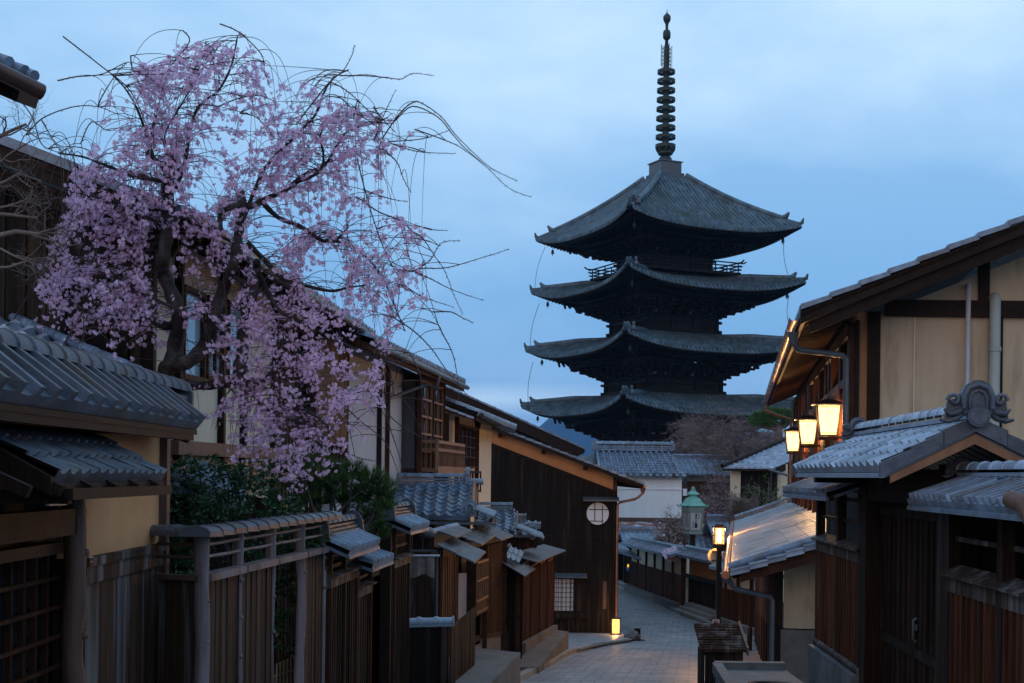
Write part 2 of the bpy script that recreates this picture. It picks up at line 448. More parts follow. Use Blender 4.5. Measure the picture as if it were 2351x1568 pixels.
# ------------------------------------------------------------------ ground, street, hills
def ground_mat():
    return mat('earth', (.05, .05, .045), .9, .2, (.09, .085, .07), (.5, .5, .5), 0, .3, (4, 4, 4))
mb = MB()
xs_ = [-3500, -900, -200, -60, -25, -10, -5, 0, 5, 10, 25, 60, 200, 900, 3500]
ys_ = [-40, -10, 0, 10, 20, 30, 45, 70, 110, 200, 500, 1200, 2200, 5200]
g_ = lambda x, y: (x, y, gz(y) - .30 + (-1.6 if y > 150 else 0) * 1.0)
mb.add([g_(x, y) for y in ys_ for x in xs_], [(j * 15 + i, j * 15 + i + 1, (j + 1) * 15 + i + 1, (j + 1) * 15 + i) for j in range(13) for i in range(14)])
struct('ground', mb, ground_mat())

def paving_mat():
    m = bpy.data.materials.new('stone_setts'); m.use_nodes = True
    nt = m.node_tree; N = nt.nodes.new; L = nt.links.new; b = nt.nodes['Principled BSDF']
    t = N('ShaderNodeTexCoord'); mp_ = N('ShaderNodeMapping'); mp_.inputs['Rotation'].default_value = (0, 0, radians(8))
    L(t.outputs['Object'], mp_.inputs[0])
    nn = N('ShaderNodeTexNoise'); nn.inputs['Scale'].default_value = .9; L(t.outputs['Object'], nn.inputs['Vector'])
    va = N('ShaderNodeVectorMath'); va.operation = 'MULTIPLY_ADD'; L(nn.outputs[1], va.inputs[0]); va.inputs[1].default_value = (.18, .18, 0); L(mp_.outputs[0], va.inputs[2])
    br = N('ShaderNodeTexBrick'); br.inputs['Scale'].default_value = 1.0
    br.inputs['Brick Width'].default_value = .46; br.inputs['Row Height'].default_value = .20; br.inputs['Mortar Size'].default_value = .016; br.inputs['Mortar Smooth'].default_value = .3
    br.inputs['Color1'].default_value = (.24, .24, .25, 1); br.inputs['Color2'].default_value = (.38, .375, .37, 1); br.inputs['Mortar'].default_value = (.12, .115, .115, 1)
    br.inputs['Bias'].default_value = -.1
    L(va.outputs[0], br.inputs['Vector'])
    n2 = N('ShaderNodeTexNoise'); n2.inputs['Scale'].default_value = 1.3; n2.inputs['Detail'].default_value = 8; L(t.outputs['Object'], n2.inputs['Vector'])
    mx = N('ShaderNodeMix'); mx.data_type = 'RGBA'; mx.blend_type = 'MULTIPLY'; mx.inputs[0].default_value = .8
    cr = N('ShaderNodeMapRange'); L(n2.outputs[0], cr.inputs[0]); cr.inputs[1].default_value = .3; cr.inputs[2].default_value = .7; cr.inputs[3].default_value = .55; cr.inputs[4].default_value = 1.15
    L(br.outputs[0], mx.inputs[6]); L(cr.outputs[0], mx.inputs[7]); L(mx.outputs[2], b.inputs['Base Color'])
    rr = N('ShaderNodeMapRange'); L(n2.outputs[0], rr.inputs[0]); rr.inputs[3].default_value = .32; rr.inputs[4].default_value = .6; L(rr.outputs[0], b.inputs['Roughness'])
    n3 = N('ShaderNodeTexNoise'); n3.inputs['Scale'].default_value = 26; n3.inputs['Detail'].default_value = 6; L(t.outputs['Object'], n3.inputs['Vector'])
    ad = N('ShaderNodeMath'); ad.operation = 'MULTIPLY_ADD'; L(br.outputs['Fac'], ad.inputs[0]); ad.inputs[1].default_value = -1.2; L(n3.outputs[0], ad.inputs[2])
    bp = N('ShaderNodeBump'); bp.inputs['Strength'].default_value = .9; bp.inputs['Distance'].default_value = .02; L(ad.outputs[0], bp.inputs['Height']); L(bp.outputs[0], b.inputs['Normal'])
    return m
M['setts'] = paving_mat()
def sheet(name, left, right, m, dz, ny=40):
    """left/right: plan polylines (x,y) with equal y list"""
    mb = MB(); n = len(left)
    vs = []
    for (xl, yl), (xr, yr) in zip(left, right):
        for k in range(7):
            x = lerp(xl, xr, k / 6); y = lerp(yl, yr, k / 6)
            crown = .03 * (1 - (k / 3 - 1) ** 2)
            vs.append((x, y, gz(y) + dz + crown))
    mb.add(vs, [(j * 7 + k, j * 7 + k + 1, (j + 1) * 7 + k + 1, (j + 1) * 7 + k) for j in range(n - 1) for k in range(6)])
    return struct(name, mb, m)
Ls = [(-2.2, -3), (-1.9, 6), (-1.5, 12), (-.6, 17), (.15, 22.4), (.9, 28), (1.55, 33), (2.6, 37.5), (3.7, 41), (4.2, 44.5), (3.2, 52), (2.6, 58), (2.2, 66), (1.2, 78)]
Rs = [(2.6, -3), (3.0, 6), (3.4, 12), (3.9, 17), (4.5, 22.4), (5.5, 28), (6.4, 33), (7.2, 37.5), (7.9, 41), (8.2, 44.5), (6.9, 52), (6.35, 58), (5.6, 66), (4.4, 78)]
sheet('street', Ls, Rs, M['setts'], 0.0)
# side apron of large slabs in front of the corner house
M['slabs'] = mat('apron_slab', (.25, .25, .26), .42, .5, (.33, .33, .33), (1.1, 1.1, 1.1), 0, .3, (14, 14, 14), var2=(.17, .17, .175), scale2=(2.2, 2.2, 2.2))
mb = MB()
ap = [(1.3, 33.2), (1.75, 33.6), (2.75, 37.7), (3.8, 41.0), (4.35, 44.9), (4.15, 46), (.2, 46), (-1, 40)]
mb.add([(x, y, gz(y) + .075) for x, y in ap], [tuple(range(len(ap)))])
struct('pavement', mb, M['slabs'])
# kerb stones of the left edge and the far side of the street
def kerb(name, pts, w, h, label, base=0.0, seg=.9):
    mb = MB()
    for (x0, y0), (x1, y1) in zip(pts[:-1], pts[1:]):
        L = math.hypot(x1 - x0, y1 - y0); n = max(1, round(L / seg))
        for i in range(n):
            a = i / n; b = (i + .985) / n
            ya, yb = lerp(y0, y1, a), lerp(y0, y1, b)
            mb.beam((lerp(x0, x1, a), ya, gz(ya) + base + h / 2), (lerp(x0, x1, b), yb, gz(yb) + base + h / 2), w, h)
    o = struct(name, mb, M['stone_lt'])
    return o
kerb('kerb', [(p[0] - .06, p[1]) for p in Ls[4:10]], .16, .11, '')
kerb('kerb', [(8.35, 44.0), (7.05, 52), (6.5, 58), (5.75, 66), (4.5, 78)], .18, .13, '')
kerb('kerb', [(8.75, 44.6), (7.55, 52.6), (7.0, 58.4), (6.3, 66)], .35, .30, '')
# utility cover in the street
mb = MB(); c = P(1548, 1451, 46)
mb = MB(); disc(mb, (c.x, 47.5, gz(47.5) + .036), (0, 0, 1), .36, .006, 24)
tag(obj('manhole_cover', mb, M['iron']), 'round dark iron manhole cover in the stone street', 'manhole cover')

# hills
def hills(name, ybase, peaks, m, n=120, depth=500, seed=0):
    mb = MB(); rows = 9; vs = []
    for j in range(rows):
        t = j / (rows - 1)
        for i in range(n + 1):
            u = lerp(-900, 3300, i / n)
            x = (u - CX) / F * ybase
            h = 0
            for (pu, ph, pw) in peaks: h = max(h, ph * math.exp(-((u - pu) / pw) ** 2))
            h += 9 * noise.noise(Vector((u * .012, seed, t))) + 4 * noise.noise(Vector((u * .05, seed, t * 3)))
            prof = sin(min(1, t * 1.15) * pi / 2) if t < .87 else 1
            vs.append((x * (1 + t * depth / ybase), ybase + t * depth + 20 * noise.noise(Vector((u * .02, t * 4, seed))), -12 + (h / F * ybase + 12) * prof * (1 + .0 * t)))
    mb.add(vs, [(j * (n + 1) + i, j * (n + 1) + i + 1, (j + 1) * (n + 1) + i + 1, (j + 1) * (n + 1) + i) for j in range(rows - 1) for i in range(n)], True)
    return struct(name, mb, m)
M['forest'] = mat('hazy_blue_hill', (.018, .055, .10), .9, .1, (.03, .075, .12), (.03, .03, .03), 0, 1.0, (.12, .12, .12))  # blue of the distant haze is put into the woodland colour
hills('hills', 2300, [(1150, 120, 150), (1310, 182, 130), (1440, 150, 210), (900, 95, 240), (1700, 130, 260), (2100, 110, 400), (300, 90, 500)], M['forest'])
# ------------------------------------------------------------------ the pagoda
PY = 118.0
pc = P(1521, 900, PY); PC = Vector((pc.x, PY, 0))
pag = thing('pagoda', 'tall dark five-storey timber pagoda with tiled roofs and bronze spire', 'pagoda', (PC.x, PC.y, -6.0))
PA = radians(45 + 20)                           # the face normals sit 45 degrees off the corners
def side(k):
    # corner F points towards the viewer and a little to the left
    a = radians(270 - 20 + 45) + k * pi / 2     # outward normal of the face right of the near corner
    n = V(cos(a), sin(a), 0); t = V(-sin(a), cos(a), 0)
    return n, t
#        half eave, corner z, mid eave z, half at top, top z, body half, body top z
TR = [dict(h=8.45, zc=22.0, zm=21.1, ht=1.35, zt=26.8, b=3.0, bt=19.7, bb=17.6),
      dict(h=8.75, zc=17.15, zm=16.05, ht=2.95, zt=17.85, b=3.44, bt=14.2, bb=12.6),
      dict(h=9.1, zc=11.75, zm=10.65, ht=3.38, zt=12.6, b=3.76, bt=8.75, bb=7.2),
      dict(h=9.35, zc=6.5, zm=5.4, ht=3.7, zt=7.25, b=4.05, bt=3.5, bb=-6.0)]
def tierz(T, x, r):
    p = max(0, min(1, (T['h'] - r) / (T['h'] - T['ht'])))
    up = (T['zc'] - T['zm']) * min(1, abs(x) / max(r, .1)) ** 2.8 * (1 - p) ** 1.1
    q = (.72 * p + .28 * p ** 2) if T['h'] < 8.6 else (.88 * p + .12 * p ** 2)
    return lerp(T['zm'], T['zt'], q) + up
for ti, T in enumerate(TR):
    mb = MB(); rf = MB(); sf = MB(); br = MB(); pl = MB(); cors = []; ends = mb
    H = T['h']; Lr = H - T['ht']
    for k in range(4):
        n, t = side(k)
        fn = lambda x, y: PC + n * (H - y) + t * x + V(0, 0, tierz(T, x, H - y)) + n * (.35 * abs(x / H) ** 4 * (1 - y / Lr))
        visible = k in (0, 3)
        tiles(mb, fn, -H, H, 0, Lr, .42, .55, PR_R if visible else PR_F, 1.7, lambda y: (-(H - y), H - y), .02, V(0, 0, 1), .16, False)
        if visible:                                  # round end tiles along the eave
            m_ = round(2 * H / .42)
            for i in range(m_):
                x = -H + (i + .22) * 2 * H / m_
                disc(ends, fn(x, 0) + V(0, 0, .02), n, .13, .05, 8)
        # hip ridge between this face and the next
        n2, t2 = side(k + 1)
        d = (n + n2).normalized(); cor = MB(); cors.append(cor)
        pts = []; rad = []
        for i in range(15):
            f_ = i / 14; r = lerp(T['ht'], H, f_)
            if f_ > .88: continue
            pts.append(PC + d * (r * sqrt(2)) + V(0, 0, tierz(T, r, r) + (.28 if not ti else lerp(.02, .28, min(1, f_ * 2.5))))); rad.append(.24 if not ti else lerp(.12, .24, min(1, f_ * 2.5)))
        e = pts[-1] + d * .35 + V(0, 0, .12)
        pts += [e, e + d * .25 + V(0, 0, .35)]; rad += [.24, .10]
        cor.tube(pts, rad, 6)
        for i in range(len(pts) - 3): cor.beam(pts[i] - V(0, 0, .3), pts[i + 1] - V(0, 0, .3), .34, .34)
        pts = []; rad = []
        for f_ in (.86, .92, .97, 1.0):
            r = lerp(T['ht'], H, f_); pts.append(PC + d * (r * sqrt(2) + .0) + V(0, 0, tierz(T, r, r) + .16)); rad.append(.19)
        e = pts[-1] + d * .30 + V(0, 0, .10); pts += [e, e + d * .12 + V(0, 0, .38)]; rad += [.17, .07]
        cor.tube(pts, rad, 6)
        # underside: soffit boards, two rows of rafters
        for (r0, z0, r1, z1) in ((H - .12, -.22, H - 2.3, -.30), (H - 2.3, -.62, T['b'] + 1.2, -.45)):
            nx = 14; vs = []
            for rr, zz in ((r0, z0), (r1, z1)):
                for i in range(nx + 1):
                    x = lerp(-rr, rr, i / nx); vs.append(PC + n * rr + t * x + V(0, 0, tierz(T, x, max(rr, H - 2.4)) + zz - (0 if rr > H - 2.5 else .12)))
            sf.add(vs, [(i, i + 1, nx + 2 + i, nx + 1 + i) for i in range(nx)])
        if visible or k == 1 or k == 2:
            m_ = int(2 * H / .34)
            for i in range(m_ + 1):
                x = lerp(-H + .15, H - .15, i / m_)
                rin = max(H - 2.2, abs(x)); 
                a = PC + n * (H - .15) + t * x + V(0, 0, tierz(T, x, H) - .30)
                b = PC + n * max(H - 2.4, abs(x) * .98) + t * x + V(0, 0, tierz(T, x, H) - .34 + .1)
                if (a - b).length > .2: rf.beam(a, b, .12, .15)
                rr = H - 1.9
                if abs(x) < rr:
                    rin2 = max(T['b'] + .9, abs(x))
                    a = PC + n * rr + t * x + V(0, 0, tierz(T, x * H / rr, H) - .62)
                    b = PC + n * rin2 + t * x + V(0, 0, T['zm'] - .62 + (.45 if ti else .6) * (rr - rin2) / 4 * .6)
                    if (a - b).length > .2: rf.beam(a, b, .13, .17)
        # eave board
        nx = 20
        for i in range(nx):
            xa, xb = lerp(-H, H, i / nx), lerp(-H, H, (i + 1) / nx)
            sf.beam(fn(xa, .12) - V(0, 0, .20), fn(xb, .12) - V(0, 0, .20), .14, .16)
            if i in (0, nx - 1): continue
            xa *= .78; xb *= .78
            sf.beam(PC + n * (H - 1.9) + t * xa + V(0, 0, tierz(T, xa / .78, H) - .55), PC + n * (H - 1.9) + t * xb + V(0, 0, tierz(T, xb / .78, H) - .55), .16, .2)
        # stepped bracket sets
        bt = T['bt']; zt_ = T['zm'] - .55; nst = 4
        for s_ in range(nst):
            f_ = (s_ + .5) / nst; r = T['b'] + .25 + f_ * 2.5; z = lerp(bt + .15, zt_ - .15, f_)
            br.beam(PC + n * r - t * r + V(0, 0, z + .16), PC + n * r + t * r + V(0, 0, z + .16), .20, .22)
            for i in range(9):
                x = lerp(-r * .92, r * .92, i / 8)
                br.box(PC + n * r + t * x + V(0, 0, z - .10), .34, .30, .26, atan2(t.y, t.x))
            for i in range(4):
                x = lerp(-T['b'], T['b'], i / 3)
                br.beam(PC + n * (T['b'] - .1) + t * x + V(0, 0, z - .18), PC + n * (r + .3) + t * x * (r / T['b'] * .5 + .5) + V(0, 0, z - .18), .22, .22)
        # tail rafters that stick out below the brackets
        for x in (-T['b'], -T['b'] * .33, T['b'] * .33, T['b']):
            a = PC + n * (T['b'] + .6) + t * x + V(0, 0, zt_ + .35); b = PC + n * (H - 3.0) + t * x * 1.12 + V(0, 0, zt_ - .42)
            br.beam(a, b, .20, .28)
        dd = d
        for (q, zz) in ((H - 2.9, -.50), (H - 4.1, -.95)):
            a = PC + dd * (T['b'] * 1.3) + V(0, 0, zt_ + .55); b = PC + dd * (q * 1.414) + V(0, 0, T['zm'] + zz - .15)
            br.beam(a, b, .26, .34)
        # pale infill between the bracket sets
        for i in range(6):
            x = lerp(-T['b'] * .84, T['b'] * .84, i / 5)
            c = PC + n * (T['b'] + .05) + t * x + V(0, 0, bt)
            w = .30
            pl.prism([c - t * w, c + t * w, c + t * w * .35 + V(0, 0, .42), c - t * w * .35 + V(0, 0, .42)], n * .06)
    roof = obj('roof', mb, M['tile_pag'], pag)
    for cor in cors: obj('hip_ridge', cor, M['tile_pag'], roof)
    obj('rafters', rf, M['timber_pag'], pag)
    obj('eave_soffit', sf, M['timber_pag'], pag)
    obj('bracket_sets', br, M['timber_pag'], pag)
    obj('plaster_infill', pl, M['plaster_grey'], pag)
    # storey body
    w = MB(); b_ = T['b']
    cs = []
    for k in range(4):
        n, t = side(k)
        A = PC + n * b_ - t * b_; B = PC + n * b_ + t * b_
        cs.append(PC + n * b_ * .97 - t * b_ * .97)
        for i in range(4):
            q = lerp(A, B, i / 3); w.tube([q + V(0, 0, T['bb']), q + V(0, 0, T['bt'])], .2, 8)
        for z in ((T['bt'], .30), (T['bt'] - .5, .2), (T['bb'] + .25 if ti < 3 else 1.0, .3)):
            w.beam(A + V(0, 0, z[0]) - t * .45 + n * .05, B + V(0, 0, z[0]) + t * .45 + n * .05, .28, z[1])
        # lattice windows either side of the door
        for s_ in (-1, 1):
            c = PC + n * (b_ + .02) + t * (s_ * b_ * .66); zc = (max(T['bb'], T['bt'] - 2.6) + T['bt']) / 2 - .15
            for j in range(7): w.beam(c + t * (j - 3) * .16 + V(0, 0, zc - .42), c + t * (j - 3) * .16 + V(0, 0, zc + .42), .06)
            for z in (-.45, .45): w.beam(c - t * .62 + V(0, 0, zc + z), c + t * .62 + V(0, 0, zc + z), .1, .1)
    w.prism([c + V(0, 0, T['bb']) for c in cs], V(0, 0, T['bt'] + 1.0 - T['bb']))
    obj('storey_wall', w, M['timber_pag'], pag)
# first-storey roof and base, low behind the town
mb = MB()
for k in range(4):
    n, t = side(k)
    fn = lambda x, y: PC + n * (9.5 - y) + t * x + V(0, 0, .2 + .36 * y + .9 * abs(x / 9.5) ** 3 * max(0, 1 - y / 5))
    tiles(mb, fn, -9.5, 9.5, 0, 5.2, .6, .9, PR_F, 1, lambda y: (-(9.5 - y), 9.5 - y), .02, V(0, 0, 1), .15, False)
obj('roof', mb, M['tile_pag'], pag)
# balcony under the top roof
mb = MB(); bh = 4.75; z0 = 17.95
for k in range(4):
    n, t = side(k)
    A = PC + n * bh - t * bh; B = PC + n * bh + t * bh
    mb.beam(A + V(0, 0, z0 + .05) - t * .2, B + V(0, 0, z0 + .05) + t * .2, .30, .24)
    mb.prism([A + V(0, 0, z0), B + V(0, 0, z0), B - n * 1.9 + V(0, 0, z0), A - n * 1.9 + V(0, 0, z0)], V(0, 0, .1))
    for z, ex in ((.42, .35), (.72, .45), (1.02, .65)):
        mb.beam(A + V(0, 0, z0 + z) - t * ex, B + V(0, 0, z0 + z) + t * ex, .10, .10)
    for s_ in (-1, 1):
        q = (A if s_ < 0 else B) + t * s_ * .55 + V(0, 0, z0 + 1.02); mb.beam(q, q + t * s_ * .3 + V(0, 0, .16), .10, .1)
    for i in range(9):
        q = lerp(A, B, i / 8); mb.beam(q + V(0, 0, z0), q + V(0, 0, z0 + (1.02 if i % 2 == 0 else .72)), .10, .10)
obj('balcony_railing', mb, M['timber_pag'], pag)
# corner ornaments seated on the near hips, bells, conductor wires
for ti, T in enumerate(TR):
    for k in range(4):
        n, t = side(k); n2, t2 = side(k + 1); d = (n + n2).normalized(); H = T['h']
        if k == 3 or k == 0 and False:
            orn = MB()
            for q in (-.36, .36):
                c = PC + d * ((H - .75) * 1.414) + d.cross(V(0, 0, 1)) * q + V(0, 0, tierz(T, H - .75, H - .75) + .1)
                orn.lathe(c, [(.26, 0), (.22, .25), (.10, .42), (.09, .5), (.14, .58), (.12, .68), (.05, .76)], 10)
            obj('ridge_end_ornament', orn, M['tile_dark'], pag)
        if k in (2, 3, 0):
            be = MB(); c = PC + d * ((H - .95) * 1.414) + V(0, 0, T['zc'] - .95)
            be.tube([c + V(0, 0, .0), c + V(0, 0, .45)], .03, 5)
            be.lathe(c - V(0, 0, .42), [(.18, 0), (.14, .05), (.115, .24), (.09, .34), (.04, .37)], 10)
            be.tube([c - V(0, 0, .6), c - V(0, 0, .35)], .05, 5)
            obj('wind_bell', be, M['bronze'], pag)
for (a, b) in (((1252, 566), (1228, 668)), ((1238, 697), (1217, 808)), ((1224, 830), (1214, 940)), ((1801, 540), (1812, 640)), ((1812, 678), (1815, 760))):
    mb = MB(); Ya = 118 + (3 if a[0] < 1500 else -3); p0, p1 = P(a[0], a[1], Ya), P(b[0], b[1], Ya)
    mb.tube([lerp(p0, p1, i / 8) + V((-.25 if a[0] < 1500 else -.25) * sin(pi * i / 8) * 1.0, 0, 0) for i in range(9)], .022, 4)
    obj('conductor_wire', mb, M['iron'], pag)
# spire
sp = MB(); c = PC
n, t = side(0)
a_ = atan2(t.y, t.x)
sp.box(c + V(0, 0, 27.0), 2.5, 2.5, .5, a_); sp.box(c + V(0, 0, 26.6), 2.8, 2.8, .5, a_)
obj('ridge_base', sp, M['tile_dark'], pag)
sp = MB(); sp.box(c + V(0, 0, 27.75), 2.12, 2.12, 1.05, a_)
vs = [c + n * x * 1.17 + t * y * 1.17 + V(0, 0, 28.25) for x, y in ((-1, -1), (1, -1), (1, 1), (-1, 1))]
sp.prism(vs, V(0, 0, .08)); sp.add(vs + [c + V(0, 0, 28.55)], [(0, 1, 4), (1, 2, 4), (2, 3, 4), (3, 0, 4)])
obj('dew_basin', sp, M['pipe_dk'], pag)
def zv(v): return (V0 - v + 4) / 25.4
sp = MB(); sp.lathe(c, [(.62, zv(378)), (.62, zv(368)), (.56, zv(363)), (.36, zv(359)), (.3, zv(355))], 20)
obj('spire_bowl', sp, M['bronze'], pag)
sp = MB(); sp.lathe(c, [(.28, zv(360)), (.62, zv(356)), (.74, zv(351)), (.5, zv(350)), (.3, zv(349))], 16)
for k in range(8):
    a = k * pi / 4; r = .66; q = c + V(cos(a) * r, sin(a) * r, 0)
    sp.tube([q + V(0, 0, zv(350)), q + V(cos(a) * .12, sin(a) * .12, zv(344)), q + V(cos(a) * .2, sin(a) * .2, zv(339))], [.09, .12, .03], 6)
    sp.tube([q + V(0, 0, zv(347)), q + V(-cos(a) * .35, -sin(a) * .35, zv(341)), q + V(cos(a) * .05, sin(a) * .05, zv(338))], [.05, .04, .03], 5)
obj('spire_flower', sp, M['bronze'], pag)
sp = MB(); sp.lathe(c, [(.32, zv(358)), (.31, zv(340)), (.28, zv(250)), (.25, zv(160)), (.19, zv(130)), (.17, zv(100))], 12)
obj('spire_shaft', sp, M['bronze'], pag)
for i in range(9):
    v = lerp(337, 166, i / 8); r = lerp(.92, .80, i / 8); z = zv(v); hh = .15
    rg = MB(); m = 24
    prof = [(r, -hh), (r, hh), (r - .09, hh), (r - .09, -hh)]
    vs = [c + V(cos(2 * pi * k / m) * q, sin(2 * pi * k / m) * q, z + zz) for q, zz in prof for k in range(m)]
    rg.add(vs, [(j * m + k, j * m + (k + 1) % m, ((j + 1) % 4) * m + (k + 1) % m, ((j + 1) % 4) * m + k) for j in range(4) for k in range(m)])
    for k in range(8): a = k * pi / 4 + .2; rg.beam(c + V(cos(a) * .2, sin(a) * .2, z), c + V(cos(a) * (r - .1), sin(a) * (r - .1), z), .05, .07)
    obj('spire_ring', rg, M['bronze'], pag)
sp = MB()
for k in range(4):
    a = radians(20) + k * pi / 2; dx = V(cos(a), sin(a), 0)
    sp.beam(c + dx * .42 + V(0, 0, zv(156)), c + dx * .46 + V(0, 0, zv(106)), .035)
    for j in range(17):
        z = lerp(zv(155), zv(108), j / 16)
        sp.beam(c + dx * .42 + V(0, 0, z), c + dx * .58 + V(0, 0, z + .14), .035)
        if j % 3 == 0: 
            sp.tube([c + dx * (.18 + .22 * s_) + V(0, 0, z + .22 * sin(s_ * 6.28)) for s_ in (0, .25, .5, .75, 1)], .03, 4)
obj('water_flame', sp, M['iron'], pag)
sp = MB()
sp.lathe(c, [(.15, zv(103)), (.15, zv(93)), (.24, zv(91)), (.34, zv(88)), (.35, zv(76)), (.28, zv(71)), (.13, zv(69)), (.13, zv(62)), (.14, zv(57)), (.18, zv(54)), (.30, zv(49)), (.35, zv(44)), (.33, zv(38)), (.2, zv(34)), (.09, zv(32)), (.03, zv(27)), (.015, zv(21))], 14)
obj('spire_jewels', sp, M['bronze'], pag)
# ------------------------------------------------------------------ shared house pieces
def gable_roof(parent, A, B, w1, w2, zr, ze, m, prof=PR_S, tw=.25, course=.22, rr=.07, amp=1.0, rz=.12, lip=.05, strips=2, ridge_mat=None, step=.016, under=True):
    """A->B plan points of the ridge; w1 to the left of A->B, w2 to the right"""
    A = Vector((A[0], A[1], 0)); B = Vector((B[0], B[1], 0)); d = (B - A).normalized(); n = V(-d.y, d.x, 0)
    mb = MB(); out = []
    for w, s_ in ((w1, 1), (w2, -1)):
        if not w: continue
        E0 = A + n * w * s_ + V(0, 0, ze); E1 = B + n * w * s_ + V(0, 0, ze)
        roof_patch(E0, E1, B + V(0, 0, zr), A + V(0, 0, zr), tw, course, prof, amp, step, lip, mb)
        if under:
            u_ = V(0, 0, -.045)
            mb.prism([E0 + u_, E1 + u_, B + V(0, 0, zr) + u_, A + V(0, 0, zr) + u_], V(0, 0, -.03))
    r = obj('tiled_roof', mb, m, parent)
    if rr:
        rb = MB(); ridge(rb, A + V(0, 0, zr + rz), B + V(0, 0, zr + rz), rr, .26, strips, rr * 1.7, rz / max(strips, 1) * .95, .009)
        obj('ridge_tiles', rb, ridge_mat or m, parent)
    return r
def window(parent, pl, u0, u1, v0, v1, nx=3, ny=4, off=.03, fr='timber', pane='glass', bar=.025, name='window', fw=.05, off_pt=None):
    """window on vertical plane pl, given by its picture corners at the middle of its sides"""
    a, b, c, d = pl.at(u0, v1), pl.at(u1, v1), pl.at(u1, v0), pl.at(u0, v0)
    zb, zt = (a.z + b.z) / 2, (c.z + d.z) / 2
    n = Vector((pl.d.y, -pl.d.x, 0))
    if n.dot(a) > 0: n = -n
    a.z = b.z = 0; o = n * off
    w = MB()
    A, B = a + o, b + o
    for z in (zb, zt): w.beam(A + V(0, 0, z), B + V(0, 0, z), fw, fw)
    for q in (A, B): w.beam(q + V(0, 0, zb), q + V(0, 0, zt), fw, fw)
    for i in range(1, nx): q = lerp(A, B, i / nx); w.beam(q + V(0, 0, zb), q + V(0, 0, zt), bar, bar * 1.2)
    for i in range(1, ny): z = lerp(zb, zt, i / ny); w.beam(A + V(0, 0, z), B + V(0, 0, z), bar, bar)
    f = obj(name, w, M[fr], parent)
    p = MB(); p.prism([a + o * .3 + V(0, 0, zb), b + o * .3 + V(0, 0, zb), b + o * .3 + V(0, 0, zt), a + o * .3 + V(0, 0, zt)], n * .008)
    obj('pane', p, M[pane], f)
    return f
def slab(mb, pl, pts, th, off=0.0):
    """polygon given by picture points on vertical plane pl, extruded away from the viewer"""
    n = Vector((pl.d.y, -pl.d.x, 0)); q = [pl.at(*p) for p in pts]
    if n.dot(q[0]) > 0: n = -n
    mb.prism([x + n * off for x in q], -n * th); return mb
def on(pl, u, v, off=0.0):
    n = Vector((pl.d.y, -pl.d.x, 0)); q = pl.at(u, v)
    if n.dot(q) > 0: n = -n
    return q + n * off
def lamp_light(name, loc, e, colr=(1, .55, .2), r=.12, parent=None):
    l = bpy.data.lights.new(name, 'POINT'); l.energy = e; l.color = colr; l.shadow_soft_size = r
    o = bpy.data.objects.new(name, l); COL.objects.link(o)
    if parent is not None: o.parent = parent; o.location = Vector(loc) - origin_of(parent)
    else: o.location = loc
    return o

D = Vector((.1735, 1)).normalized(); Q = Vector((1, -.1735)).normalized()
D3 = V(D.x, D.y, 0); Q3 = V(Q.x, Q.y, 0)
# ------------------------------------------------------------------ big tan house on the right
big = thing('plaster_house', 'tall tan plaster house with dark timber posts and three lit lanterns along its eave', 'house', (5.3, 20.1, gz(20)))
ec = P(1838, 712, 19.0)                               # near eave corner
rp = VP(ec, Q)
rt = rp.at(2345, 508)
slope = (rt.z - ec.z) / (rt - ec).xy.length
gw = VP(P(1966, 900, 20.0), Q); fw_ = VP(P(1966, 900, 20.0), D)
c0 = gw.p; C0 = V(c0.x, c0.y, 0)
zr_at = lambda pt: ec.z + slope * (Vector((pt.x, pt.y)) - Vector((ec.x, ec.y))).dot(Q)
GB = gz(20) - .2
mb = MB(); E = C0 + Q3 * 7
zt0, zt1 = zr_at(C0) - .42, zr_at(E) - .42
mb.prism([C0 + V(0, 0, GB), E + V(0, 0, GB), E + V(0, 0, zt1), C0 + V(0, 0, zt0)], D3 * .15)
obj('gable_wall', mb, M['plaster_warm'], big)
mb = MB(); FE = C0 + D3 * 22.5; o = -Q3
mb.prism([C0 + V(0, 0, GB - 1.5), FE + V(0, 0, GB - 2.5), FE + V(0, 0, ec.z + .1), C0 + V(0, 0, ec.z + .1)], Q3 * .15)
obj('street_wall', mb, M['plaster_ochre'], big)
# timbers of the gable
def gbeam(u0, v0, u1, v1, w, h=None, off=.04, m='timber_dk', name='post'):
    mb = MB(); mb.beam(on(gw, u0, v0, off), on(gw, u1, v1, off), w, h or .08, up=(Q3 if abs(u1 - u0) < 40 else V(0, 0, 1)))
    return obj(name, mb, M[m], big)
def vpost(name, u, v0, v1, px, Y, m='timber', off=.03, parent=None):
    a, b = on(gw, u, v1, off), on(gw, u, v0, off); b.x, b.y = a.x, a.y
    mb = MB(); mb.prism([a - Q3 * px / F * Y / 2, a + Q3 * px / F * Y / 2, b + Q3 * px / F * Y / 2, b - Q3 * px / F * Y / 2], V(D.x, D.y, 0) * .1)
    return obj(name, mb, M[m], parent or big)
vpost('post', 2001, 716, 1200, 29, 20, 'timber_dk', .04)
vpost('post', 2281, 726, 1200, 30, 19.7, 'timber_dk', .035)
vpost('post', 2258, 560, 692, 25, 19.7, 'timber_dk', .045)
vpost('post', 1964, 735, 1200, 8, 20, 'timber_dk', .03)
a, b = on(gw, 2030, 708, .05), on(gw, 2351, 711, .05)
mb = MB(); mb.beam(a, a + (b - a) * 1.6, .10, .245); obj('cross_beam', mb, M['timber_dk'], big)
mb = MB(); e_ = on(gw, 2098, 900, .012); mb.prism([e_ - Q3 * .01 - V(0, 0, 1.2), e_ + Q3 * .01 - V(0, 0, 1.2), e_ + Q3 * .01 + V(0, 0, 1.17), e_ - Q3 * .01 + V(0, 0, 1.17)], D3 * .004)
obj('plaster_joint', mb, M['plaster_cream'], big)
